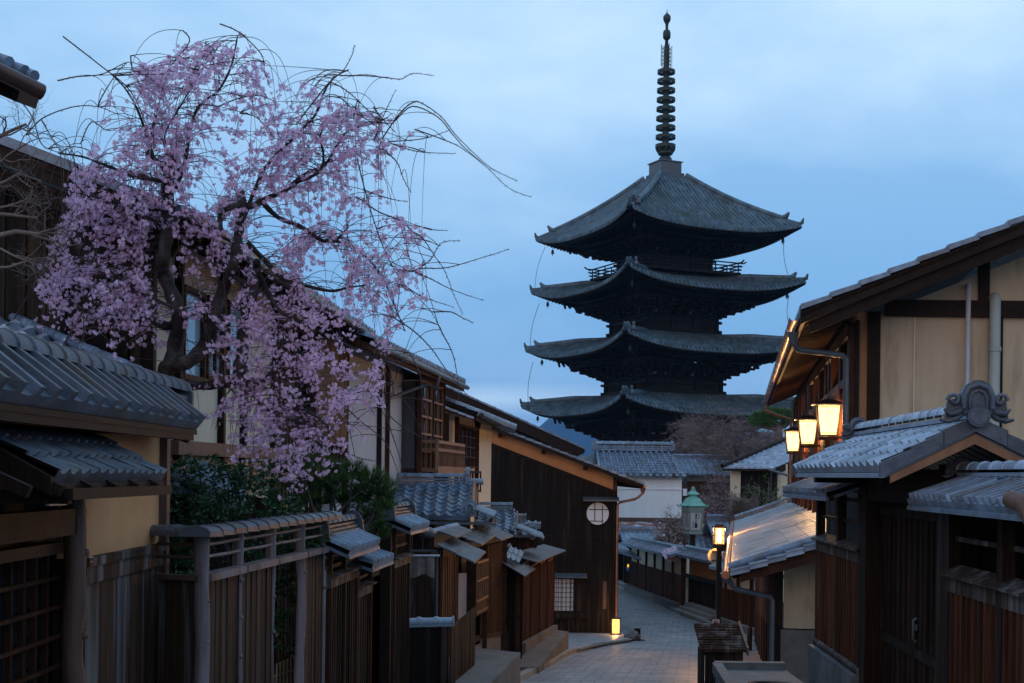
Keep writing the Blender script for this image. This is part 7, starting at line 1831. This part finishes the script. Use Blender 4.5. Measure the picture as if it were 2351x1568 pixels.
z5 = lambda *pts: [((1000 + x / 1.307) / 1.742, (100 + y / 1.307) / 1.742) for x, y in pts]
z1 = lambda *pts: [(x / 1.148 / 1.742, y / 1.148 / 1.742) for x, y in pts]
TY = 11.25
ct = thing('weeping_cherry_tree', 'weeping cherry tree in pink blossom leaning over the tiled fences on the left', 'tree', P(480, 1300, TY) * 1.0)
ct.location = (P(480, 1300, TY).x, TY, gz(TY))
trunk = MB(); limbs = MB(); twigs = MB(); bl = MB()
def yline(pts, y0, y1, ph):
    n = len(pts); return [P(u, v, lerp(y0, y1, i / max(1, n - 1)) + .12 * sin(ph + i * .6)) for i, (u, v) in enumerate(pts)]
limb_pts = []
def limb(pts, r0, r1, y0=TY, y1=TY, mb=limbs, k=4, n=7, keep=True, knob=.12):
    s = smooth_line(pts, k); ph = rnd.random() * 6; m = len(s)
    w = yline(s, y0, y1, ph)
    kf = .86 if mb is trunk else .72
    rr = [kf * lerp(r0, r1, i / (m - 1)) * TY / F * (1 + knob * sin(i * 1.9 + ph)) for i in range(m)]
    mb.tube(w, rr, n)
    if keep:
        for (u, v), q in zip(s, w): limb_pts.append((u, v, q.y))
    return s
# trunks (picture px radii)
limb([(330, 1500), (332, 1200), (336, 1000), (350, 910), (366, 875), (384, 840)], 14, 20, TY, TY, trunk, keep=False)
limb([(372, 868), (420, 882), (470, 885), (520, 880), (560, 878), (600, 882)], 15, 9, TY, TY + .1, trunk, keep=False)
limb([(388, 850), (402, 790), (412, 730), (392, 670), (374, 620), (380, 560), (392, 500), (384, 440), (388, 400), (398, 372)], 22, 14, TY, TY - .1, trunk)
limb([(396, 386), (398, 368), (392, 360)], 21, 15, TY - .1, TY - .1, trunk, keep=False, knob=.3)
limb([(398, 840), (440, 826), (470, 790), (490, 740), (498, 700), (520, 650), (538, 600), (548, 540), (552, 500), (556, 462), (552, 440)], 20, 11, TY, TY + .2, trunk)
limb([(545, 870), (556, 800), (560, 740), (578, 690), (588, 640), (590, 600)], 17, 10, TY + .1, TY + .3, trunk)
limb([(340, 690), (350, 735), (385, 748), (410, 740)], 9, 13, TY, TY, trunk, keep=False)
limb([(552, 470), (520, 480), (505, 492), (508, 530)], 12, 7, TY + .1, TY)
limb([(552, 478), (585, 470), (612, 455), (650, 440), (680, 420)], 12, 6, TY + .2, TY + .4)
limb([(395, 420), (370, 380), (352, 362), (338, 352), (346, 322), (352, 290), (358, 268)], 9, 4, TY - .1, TY - .3)
limb([(404, 430), (420, 390), (430, 340), (436, 300), (448, 260), (468, 232), (500, 210), (528, 160), (540, 112), (545, 82)], 7, 2.2, TY - .1, TY - .2)
limb([(388, 420), (350, 412), (300, 404), (265, 388), (230, 375), (190, 360), (135, 352)], 7, 2.4, TY - .2, TY - .6)
limb([(352, 360), (330, 290), (310, 240), (285, 200), (255, 170)], 5, 1.8, TY - .3, TY - .4)
limb([(395, 380), (378, 340), (382, 300), (410, 250), (440, 200), (470, 150), (500, 108)], 4, 1.5, TY, TY - .2)
limb([(600, 462), (640, 500), (690, 520), (740, 552), (775, 548), (800, 520)], 9, 4, TY + .3, TY + .5)
limb([(570, 560), (610, 600), (650, 640), (700, 655), (760, 668), (800, 660), (838, 655)], 10, 2.5, TY + .3, TY + .4)
limb([(590, 620), (620, 680), (650, 720), (690, 740)], 9, 3, TY + .2, TY + .1)
limb([(560, 500), (600, 400), (640, 350), (690, 300), (725, 262), (740, 220), (765, 180), (800, 160)], 7, 2, TY + .2, TY + .4)
limb([(650, 440), (700, 400), (745, 380), (770, 340), (800, 300), (860, 282), (890, 270)], 7, 2.2, TY + .4, TY + .5)
limb([(680, 420), (735, 392), (742, 350), (735, 310), (760, 270)], 6, 2, TY + .4, TY + .3)
limb([(740, 552), (800, 560), (850, 600), (880, 640), (905, 700), (930, 760)], 5, 1.8, TY + .5, TY + .6)
limb([(630, 820), (628, 870), (650, 912), (690, 935), (730, 960), (760, 985)], 6, 2.4, TY, TY - .2)
limb([(600, 880), (625, 850), (632, 820), (640, 760)], 7, 3, TY + .1, TY, keep=True)
limb([(560, 880), (600, 930), (650, 960), (700, 975), (760, 1010)], 6, 2, TY, TY - .3)
limb([(480, 740), (430, 720), (360, 690), (300, 660), (250, 620), (200, 600)], 6, 2.2, TY - .1, TY - .5)
limb([(390, 520), (340, 500), (290, 470), (240, 460), (190, 440)], 6, 2.2, TY - .1, TY - .5)
limb([(545, 560), (500, 540), (460, 520), (430, 500)], 6, 3, TY + .1, TY)
# long bare shoots traced around the crown
bare = [z5((240, 520), (380, 340), (425, 290), (485, 240), (530, 165), (545, 105)), z5((470, 265), (600, 265), (700, 274), (790, 282), (850, 253), (960, 265)),
        z5((690, 595), (780, 465), (850, 405), (900, 410), (1000, 480), (1080, 580), (1230, 725), (1300, 770), (1400, 817)),
        z5((760, 500), (850, 425), (980, 480), (1050, 560), (1120, 640), (1230, 735), (1350, 850), (1470, 900)), z5((860, 545), (1000, 595), (1100, 640), (1230, 735)),
        z5((720, 610), (900, 595), (1045, 550)), z5((740, 620), (880, 662), (1075, 672)), z5((650, 600), (700, 470), (762, 338)), z5((425, 300), (500, 340), (600, 430), (690, 540)),
        z5((710, 660), (770, 720), (800, 800), (840, 875)), z5((590, 860), (720, 905), (828, 925)), z5((600, 930), (680, 980), (780, 1020), (850, 1080), (900, 1110), (960, 1200), (1020, 1290), (1060, 1400), (1110, 1510)),
        z5((860, 1045), (940, 1068), (1027, 1075)), z5((850, 1290), (940, 1230), (1000, 1140), (1100, 1127)), z5((830, 1290), (900, 1272), (1030, 1268), (1200, 1220), (1355, 1172)),
        z5((860, 1290), (950, 1330), (1060, 1385), (1220, 1440)), z5((820, 1370), (900, 1420), (1065, 1475)), z5((480, 385), (560, 460), (620, 500), (700, 560)), z5((645, 430), (700, 500), (760, 560)), z5((540, 490), (560, 400), (575, 405)),
        z5((700, 640), (660, 700), (705, 795)), z5((560, 700), (600, 860), (640, 1000), (700, 1170), (780, 1320), (850, 1400), (940, 1490), (985, 1568)),
        [(870, 800), (890, 830), (900, 870), (905, 905), (930, 920), (985, 1018)], [(905, 730), (950, 760), (990, 800), (1025, 850), (1050, 880), (1070, 905)], [(860, 900), (900, 960), (960, 1000), (1008, 1012)],
        [(760, 900), (820, 960), (880, 1010), (905, 1060), (918, 1105)], [(940, 810), (965, 860), (972, 930), (985, 960)],
        z5((960, 1500), (1050, 1500), (1110, 1530), (1165, 1556)), z5((985, 1568), (1010, 1620), (1060, 1720), (1085, 1850), (1090, 1960)), [(880, 860), (890, 960), (915, 1040), (925, 1080)], [(730, 960), (800, 1040), (870, 1060)],
        z1((290, 168), (460, 300), (600, 420), (680, 600), (700, 700)), z1((265, 370), (350, 352), (470, 340), (590, 285), (680, 320)), z1((120, 620), (200, 540), (340, 490), (450, 490), (530, 520), (640, 560)),
        z1((85, 450), (150, 540), (190, 660), (270, 700), (340, 712)), z1((190, 550), (265, 680)), z1((600, 255), (610, 320), (660, 420), (700, 500)), z1((450, 490), (470, 440), (540, 330), (580, 290)), z1((600, 320), (660, 340), (740, 400), (770, 480)),
        z1((840, 140), (870, 190), (800, 280), (770, 330), (770, 400)), z1((945, 190), (960, 260), (1020, 250), (1020, 300)), z1((1010, 110), (1100, 150), (1200, 250), (1215, 330), (1240, 400)), z1((800, 280), (880, 260), (960, 260)),
        z1((370, 660), (420, 560), (500, 600), (600, 560)), z1((1100, 520), (1180, 540), (1263, 640)), z1((1000, 490), (1100, 450), (1200, 440), (1263, 470)),
        z1((60, 1470), (110, 1390), (170, 1280), (230, 1200), (330, 1120)), z1((380, 1568), (390, 1500), (420, 1400), (470, 1330)), z1((300, 1568), (370, 1450), (430, 1290)), z1((720, 1460), (650, 1530), (600, 1568))]
for bsh in bare:
    s = smooth_line(bsh, 5); ph = rnd.random() * 6; yv = TY + rnd.uniform(-.35, .35) + (.25 if s[0][0] > 700 else -.25)
    w = [P(u, v, yv + .1 * sin(ph + i * .3)) for i, (u, v) in enumerate(s)]; m = len(w)
    twigs.tube(w, [lerp(1.7, .6, i / (m - 1)) * TY / F for i in range(m)], 5)
    for i in range(1, m - 1):                           # alternate buds
        for _ in range(2):
            q = lerp(w[i], w[i + 1], rnd.random()); d = (w[i + 1] - w[i]).normalized(); o = d.orthogonal().normalized(); o = Matrix.Rotation(rnd.random() * 6.28, 3, d) @ o
            twigs.tube([q, q + (d * .6 + o) * .016], [.0032, .001], 3, False)
    limb_pts += [(u, v, q.y) for (u, v), q in list(zip(s, w))[:m * 2 // 3:3]]
env = [(520, 60), (560, 78), (600, 130), (625, 190), (700, 185), (745, 225), (800, 240), (880, 265), (945, 285), (965, 350), (905, 340), (875, 420), (900, 480), (975, 535), (968, 620), (985, 700), (920, 720), (905, 790), (935, 820), (885, 850), (870, 900), (905, 950), (880, 985), (835, 985), (838, 1040), (800, 1100), (740, 1155), (700, 1140), (640, 1150), (600, 1085), (540, 1085), (510, 1010), (440, 990), (410, 900), (440, 880), (500, 840), (450, 790), (410, 770), (330, 815), (270, 835), (240, 760), (150, 812), (80, 765), (58, 700), (70, 640), (110, 560), (150, 480), (160, 400), (205, 340), (235, 290), (225, 240), (280, 200), (305, 150), (380, 130), (410, 90), (445, 60), (470, 110)]
def dens(u, v):
    n = noise.noise(V(u / 62, v / 62, 3.3)) + .5 * noise.noise(V(u / 24, v / 24, 9.1))
    base = .95 if v < 300 else (.95 if v < 420 else .9)
    if 640 < v < 860 and 395 < u < 560: base = .50
    if u > 900 or u < 110: base *= .75
    if v > 860 and u < 560: base *= .85
    return base - .05 + n * 1.45
count = 0; tries = 0
cl_mats = []
BL = [MB() for _ in range(3)]
while count < 1200 and tries < 16000:
    tries += 1
    u = rnd.uniform(50, 985); v = rnd.uniform(60, 1160)
    if not inpoly(u, v, env) or rnd.random() > dens(u, v) or (v < 150 and rnd.random() < .35): continue
    best = None; bd = 1e9
    for _ in range(26):
        L = rnd.choice(limb_pts); dx = u - L[0]; dy = v - L[1]; dd_ = math.hypot(dx, dy)
        cost = abs(dd_ - 110) + (90 if dy < -20 else 0) + (60 if abs(dx) > 220 else 0)
        if 25 < dd_ < 330 and cost < bd: bd = cost; best = L
    if not best: continue
    count += 1
    su, sv, sy = best; ty = sy + rnd.uniform(-.55, .55)
    if u < 335: ty = min(ty, 11.7)
    lift = rnd.uniform(5, 28) if v < 330 else rnd.uniform(10, 70) if sv < 750 else rnd.uniform(0, 30)
    cu = lerp(su, u, rnd.uniform(.55, .95)); cv = min(sv, v) - lift * (1 if v > sv else .4)
    n = 9; pts = []
    for i in range(n + 1):
        t = i / n; a, b, c = (1 - t) ** 2, 2 * t * (1 - t), t * t
        pts.append((a * su + b * cu + c * u, a * sv + b * cv + c * v, lerp(sy, ty, t)))
    w = [P(*q) for q in pts]
    twigs.tube(w, [lerp(1.05, .45, i / n) * TY / F for i in range(n + 1)], 3, False)
    L = sum(math.hypot(pts[i + 1][0] - pts[i][0], pts[i + 1][1] - pts[i][1]) for i in range(n))
    t0 = .30 if v > 330 else .22
    k = max(2, int(L * (1 - t0) / 15))
    for j in range(k):
        t = lerp(t0, 1.0, (j + .6 + rnd.uniform(-.25, .25)) / k); t = min(t, 1)
        f_ = t * n; i = min(n - 1, int(f_)); q = lerp(w[i], w[i + 1], f_ - i); qu, qv = lerp(pts[i][0], pts[i + 1][0], f_ - i), lerp(pts[i][1], pts[i + 1][1], f_ - i)
        if not inpoly(qu, qv, env) or rnd.random() > dens(qu, qv): continue
        m = rnd.choice((2, 3, 4, 5, 6)) if qv > 300 else rnd.choice((2, 3, 4, 5))
        for _ in range(m):
            o = V(rnd.gauss(0, 1), rnd.gauss(0, 1), rnd.gauss(-.7, .7)).normalized() * rnd.uniform(.014, .036)
            c = q + o
            nn = o.normalized() * 1.0 + V(rnd.gauss(0, .35), rnd.gauss(-.3, .35), rnd.gauss(-.1, .3))
            petals(BL[0 if rnd.random() < .62 else 1], c, rnd.uniform(.015, .022), nn, rnd)
            if rnd.random() < .5: twigs.tube([q, c], [.0011, .0009], 3, False)
            if rnd.random() < .3: petals(BL[2], c - nn.normalized() * .004 + V(rnd.gauss(0, .008), rnd.gauss(0, .008), -.010), .008, nn, rnd, 3)
        if rnd.random() < .4:
            d = V(rnd.gauss(0, 1), rnd.gauss(0, 1), rnd.gauss(-.3, .6)).normalized(); twigs.tube([q, q + d * rnd.uniform(.03, .09)], [.0014, .0007], 3, False)
M['petal_deep'] = leaf_mat('cherry_bud', (.50, .12, .22), (.62, .24, .36), .6, .3)
M['petal_pink'] = leaf_mat('pink_cherry_petal', (.88, .54, .74), (.94, .70, .87), .6, .5)
obj('trunk', trunk, M['bark'], ct); obj('limbs', limbs, M['bark'], ct); obj('twigs', twigs, M['twig'], ct)
obj('blossom', BL[0], M['petal'], ct); obj('blossom', BL[1], M['petal_pink'], ct); obj('buds', BL[2], M['petal_deep'], ct)

# bare tan-limbed tree at the left edge
bt_ = thing('bare_tree', 'bare tree with pale twisting limbs at the left edge of the black house', 'tree', V(P(-60, 900, 10.2).x, 10.2, gz(10)))
mb = MB(); tw = MB()
rg = random.Random(5)
def wander(mb, p, d, L, r, lvl, rg, k=6, droop=0.0, spread=.7, kids=3, ylim=None, ratio=.62):
    pts = [p]; q = p.copy(); dd = d.normalized()
    for i in range(k):
        dd = (dd + V(rg.gauss(0, .22), rg.gauss(0, .16), rg.gauss(0, .22) - droop)).normalized(); q = q + dd * L / k
        if ylim: q.y = min(max(q.y, ylim[0]), ylim[1])
        pts.append(q.copy())
    mb.tube(pts, [lerp(r, r * .55, i / k) for i in range(k + 1)], 6 if lvl > 2 else 4 if lvl > 1 else 3, False)
    ends = [pts[-1]]
    if lvl > 0:
        ends = []
        for _ in range(kids):
            i = rg.randint(max(1, k // 3), k); o = V(rg.gauss(0, 1), rg.gauss(0, .7), rg.gauss(0, 1)).normalized()
            ends += wander(mb, pts[i], (dd * (1 - spread * .4) + o * spread), L * ratio * rg.uniform(.75, 1.2), r * .52, lvl - 1, rg, max(3, k - 1), droop, spread, kids, ylim, ratio)
    return ends
seeds = [((-30, 330), (60, 285), 5), ((-20, 545), (95, 538), 7), ((-20, 490), (80, 500), 5), ((-20, 430), (50, 395), 4), ((-20, 615), (60, 600), 4), ((-20, 480), (70, 455), 3), ((-20, 560), (90, 610), 3), ((-20, 390), (60, 330), 3)]
for (a, b, r) in seeds:
    p, q = P(a[0], a[1], 10.3), P(b[0], b[1], 10.2)
    s = [p, lerp(p, q, .5) + V(0, 0, rg.uniform(-.04, .04)), q]; mb.tube(s, [r * 10.3 / F, r * .8 * 10.3 / F, r * .6 * 10.3 / F], 7)
    for _ in range(3): wander(tw, lerp(p, q, rg.uniform(.3, 1)), (q - p).normalized() + V(rg.gauss(0, .4), 0, rg.gauss(0, .5)), .26, r * .45 * 10.3 / F, 3, rg, 5, 0, .8, 3, (9.9, 10.8), .66)
mb.tube([P(-70, 900, 10.3), P(-60, 600, 10.3), P(-40, 400, 10.3), P(-35, 330, 10.3)], [.08, .06, .04, .025], 8)
obj('trunk', mb, M['twig_pale'], bt_); obj('branches', tw, M['twig_pale'], bt_)

def leaves(mb, c, L, W, rg, down=.2):
    d = V(rg.gauss(0, 1), rg.gauss(0, 1), rg.gauss(-down, .7)).normalized(); s = d.orthogonal().normalized(); s = Matrix.Rotation(rg.random() * 3.14, 3, d) @ s
    mb.add([c, c + d * L * .45 + s * W, c + d * L, c + d * L * .45 - s * W], [(0, 1, 2, 3)])
# evergreen shrub
es = thing('evergreen_shrub', 'glossy dark evergreen shrub behind the log fence below the blossom', 'shrub', V(P(520, 1300, 11.6).x, 11.6, gz(11.6)))
mb = MB(); lf2 = MB(); rg = random.Random(21)
cents = [(420, 1075, 34), (455, 1070, 36), (490, 1090, 44), (540, 1100, 48), (590, 1100, 46), (640, 1120, 42), (430, 1140, 44), (480, 1160, 50), (540, 1165, 52), (600, 1170, 46), (650, 1165, 40), (420, 1200, 40), (700, 1190, 36), (450, 1250, 60), (540, 1240, 60), (620, 1240, 60), (700, 1240, 50), (480, 1320, 60), (570, 1320, 60), (660, 1330, 60), (430, 1300, 40), (655, 1420, 40), (660, 1480, 30)]
for (cu, cv, r) in cents:
    yc = 11.6 + rg.uniform(-.3, .5); base = P(530, 1400, 11.6)
    mb.tube([base, lerp(base, P(cu, cv, yc), .5) + V(rg.gauss(0, .04), 0, .05), P(cu, cv, yc)], [.018, .011, .005], 6)
    for _ in range(int(r * r * .075)):
        t = V(rg.gauss(0, 1), rg.gauss(0, 1), rg.gauss(0, 1)).normalized() * (rg.random() ** .45) * r * 11.6 / F
        c = P(cu, cv, yc) + V(t.x * 1.1, t.y * 1.3, t.z)
        if c.y < 10.9: c.y = 10.9
        if noise.noise(c * 5) < -.08: continue
        m_ = rg.choice((2, 3, 4))
        for _ in range(m_): leaves(lf2, c + V(rg.gauss(0, .012), rg.gauss(0, .012), rg.gauss(0, .01)), rg.uniform(.040, .075), rg.uniform(.010, .016), rg, .1)
obj('stems', mb, M['bark'], es); obj('foliage', lf2, M['leaf'], es)
# near pine
def tuft(mb, c, d, L, n, rg, w=.0016, fan=.9):
    for _ in range(n):
        o = V(rg.gauss(0, 1), rg.gauss(0, 1), rg.gauss(0, 1)).normalized(); e = (d + o * fan).normalized(); s = e.cross(o).normalized() * w if e.cross(o).length > .01 else e.orthogonal() * w
        l = L * rg.uniform(.7, 1.1); mb.add([c - s, c + s, c + e * l], [(0, 1, 2)])
pn_ = thing('garden_pine', 'dark green pine with long needles between the blossom and the small tiled roofs', 'tree', V(P(800, 1300, 13.8).x, 13.8, gz(13.8)))
mb = MB(); nd = MB(); rg = random.Random(9)
pc_ = [(640, 1075, 30), (690, 1070, 34), (730, 1060, 30), (700, 1115, 40), (760, 1110, 40), (810, 1085, 32), (850, 1105, 36), (880, 1130, 34), (830, 1140, 40), (790, 1150, 36), (760, 1080, 30), (720, 1150, 30), (860, 1170, 32), (890, 1160, 20), (835, 1195, 28), (870, 1215, 22), (880, 1235, 14)]
root = P(770, 1330, 13.9)
for (cu, cv, r) in pc_:
    Yc = 14.3 + (cu - 640) / 260 * .4 + rg.uniform(-.2, .3); c0p = P(cu, cv, Yc); mb.tube([root, lerp(root, c0p, .6) + V(rg.gauss(0, .1), 0, .08), c0p], [.03, .018, .007], 6)
    for _ in range(int(r * r * .055) + 4):
        t = V(rg.gauss(0, 1), rg.gauss(0, 1), rg.gauss(0, 1)).normalized() * (rg.random() ** .5) * r * 14.3 / F
        q = c0p + V(t.x * 1.1, t.y, t.z * .8); tuft(nd, q, V(t.x * 2, t.y, .25 + t.z).normalized(), .12, 26, rg, .0021, .75); mb.tube([lerp(c0p, q, .2), q], [.004, .003], 3, False)
obj('trunk', mb, M['bark'], pn_); obj('needles', nd, M['pine'], pn_)

# bare maples and distant pine before the pagoda
def far_tree(name, label, u, v_top, v_base, Y, spread, seed, leafm, twm, kind='twig', lean=0, lv=5, hz_n=5, hz_L=.55, group=None, kids=4, trunk_v=None, blossom=0, flat=1.0, w=.02):
    rg = random.Random(seed); b = P(u, v_base, Y); b.z = gz(Y)
    t = thing(name, label, 'tree', b, group); mb = MB(); hz = MB(); bs = MB()
    top = P(u, v_top, Y); H = top.z - b.z; zf = P(u, trunk_v or v_base, Y).z
    fork = V(b.x + lean, Y, zf); mb.tube([b, lerp(b, fork, .5) + V(rg.gauss(0, .1), 0, 0), fork], [H * .022, H * .018, H * .015], 8)
    crown = top.z - fork.z; ends = []
    for k in range(7):
        a = 2 * pi * k / 7 + rg.random(); d = V(cos(a) * spread, sin(a) * spread * .7, crown * 1.05 * rg.uniform(.5, 1.0)).normalized()
        ends += wander(mb, fork, d, crown * .52, H * .009, lv - 2, rg, 5, -.01, .75, kids, None, .66)
    for e in ends:
        e = V(e.x, e.y, min(e.z, top.z + .3))
        for _ in range(hz_n):
            d = V(rg.gauss(0, 1), rg.gauss(0, 1), rg.gauss(.15, .6)).normalized(); s = d.orthogonal().normalized(); L = hz_L * rg.uniform(.5, 1.3)
            if kind == 'twig':
                m = e + d * L * .5 + V(rg.gauss(0, .05), 0, rg.gauss(0, .05)); hz.add([e - s * w * .5, e + s * w * .5, m + s * w * .4, m - s * w * .4], [(0, 1, 2, 3)]); q = e + d * L; hz.add([m - s * w * .4, m + s * w * .4, q], [(0, 1, 2)])
            else: tuft(hz, e + d * L * .4, (d + V(0, 0, .8)).normalized(), L * .5, 9, rg, w, .8)
        if blossom:
            for _ in range(blossom): petals(bs, e + V(rg.gauss(0, .12), rg.gauss(0, .12), rg.gauss(0, .12)), .028, V(rg.gauss(0, 1), rg.gauss(-1, 1), rg.gauss(0, 1)), rg)
    obj('trunk', mb, twm, t); 
    if hz.v: obj('needles' if kind != 'twig' else 'twigs', hz, leafm, t)
    if blossom: obj('blossom', bs, M['petal_small'], t)
    return t
MG = 'bare maples in front of the pagoda'
far_tree('bare_maple', 'broad bare brown maple crown touching the lowest pagoda roof', 1650, 915, 1075, 86, 2.1, 31, M['haze_twig'], M['twig_br'], trunk_v=1062, group=MG, hz_n=9)
far_tree('bare_maple', 'bare brown maple just left of the distant green pine crown', 1700, 932, 1080, 80, 2.4, 32, M['haze_twig'], M['twig_br'], trunk_v=1062, group=MG, hz_n=9)
far_tree('bare_maple', 'low bare brown maple partly hidden by the smallest lit lantern', 1775, 975, 1085, 76, 2.4, 33, M['haze_twig'], M['twig_br'], trunk_v=1066, group=MG, hz_n=8)
far_tree('bare_maple', 'dark bare maple right beside the white storehouse ridge', 1600, 955, 1080, 92, 1.3, 34, M['haze_twig'], M['twig_br'], trunk_v=1064, group=MG, hz_n=9)
fp_ = thing('distant_pine', 'flat-topped bright green pine between the pagoda roof and the tan house eave', 'tree', V(P(1783, 1080, 78).x, 78, gz(78)))
mb = MB(); nd = MB(); rg = random.Random(14); b = fp_.location; q1 = P(1787, 1000, 78); mb.tube([V(b.x, b.y, b.z), V(q1.x, 78, q1.z), P(1786, 975, 78)], [.35, .28, .2], 8)
for (cu, cv, ru, rv) in ((1745, 960, 24, 13), (1775, 951, 30, 14), (1805, 953, 22, 13), (1735, 968, 15, 9), (1820, 962, 12, 9), (1765, 972, 18, 8), (1800, 970, 12, 7)):
    c = P(cu, cv, 78); mb.tube([P(1786, 985, 78), lerp(P(1786, 985, 78), c, .6) + V(0, 0, -.15), c], [.16, .11, .05], 6)
    for _ in range(int(ru * rv * .75)):
        t = V(rg.gauss(0, 1), rg.gauss(0, 1), rg.gauss(0, 1)).normalized() * rg.random() ** .4
        tuft(nd, c + V(t.x * ru * 78 / F, t.y * .8, t.z * rv * 78 / F), V(t.x, t.y, .6 + t.z), .26, 8, rg, .022, .9)
obj('trunk', mb, M['twig_br'], fp_); obj('needles', nd, M['pine_far'], fp_)
far_tree('plum_tree', 'small plum with a few pink buds left of the green roofed sign', 1545, 1163, 1265, 59, 1.2, 41, M['haze_twig'], M['twig_br'], trunk_v=1262, lv=5, hz_n=4, hz_L=.3, blossom=1, w=.014)
far_tree('plum_tree', 'plum with scattered pale pink blossom right of the green roofed sign', 1655, 1085, 1245, 60, 1.3, 42, M['haze_twig'], M['twig_br'], trunk_v=1190, lv=5, hz_n=5, hz_L=.4, blossom=2, w=.016)
far_tree('pruned_pine', 'pruned garden pine with pale limbs in front of the hipped house', 1745, 1088, 1215, 57, 1.2, 43, M['pine'], M['twig_pale'], kind='needle', trunk_v=1195, lv=4, hz_n=2, hz_L=.45, w=.007)
far_tree('bare_shrub', 'bare brown shrub behind the copper pipe of the annex roof', 1700, 1130, 1225, 56.5, 1.5, 44, M['haze_twig'], M['twig_br'], trunk_v=1190, lv=5, hz_n=5, hz_L=.35, w=.014)
# trees that close the view beyond the lower town
def wood(name, x0, x1, Y, h, seed):
    rg = random.Random(seed); mb = MB()
    for _ in range(5200):
        x = rg.uniform(x0, x1); hh = h * (.7 + .5 * noise.noise(V(x * .08, seed, 0)))
        z = gz(Y) + hh * rg.random() ** .6; y = Y + rg.uniform(-3, 3)
        leaves(mb, V(x, y, z), rg.uniform(.5, 1.1), rg.uniform(.15, .3), rg)
    o = obj(name, mb, M['leaf'], None, (0, 0, 0)); o['kind'] = 'stuff'; tag(o, 'dark far off trees beyond the lower town', 'trees')
wood('distant_trees', -45, 85, 150, 9, 3)

# ------------------------------------------------------------------ the air between here and the hills
hz = MB(); hz.prism([V(-3600, -45, -14), V(3600, -45, -14), V(3600, 5300, -14), V(-3600, 5300, -14)], V(0, 0, 215))
hm = bpy.data.materials.new('haze_air'); hm.use_nodes = True; nt = hm.node_tree; nt.nodes.clear()
out = nt.nodes.new('ShaderNodeOutputMaterial'); pv = nt.nodes.new('ShaderNodeVolumePrincipled')
pv.inputs['Color'].default_value = (.32, .60, 1, 1); pv.inputs['Density'].default_value = .00013; pv.inputs['Anisotropy'].default_value = .2
nt.links.new(pv.outputs[0], out.inputs['Volume'])
HAZE = True
if HAZE:
    ho = obj('haze', hz, hm, None, (0, 0, 0)); ho['kind'] = 'stuff'
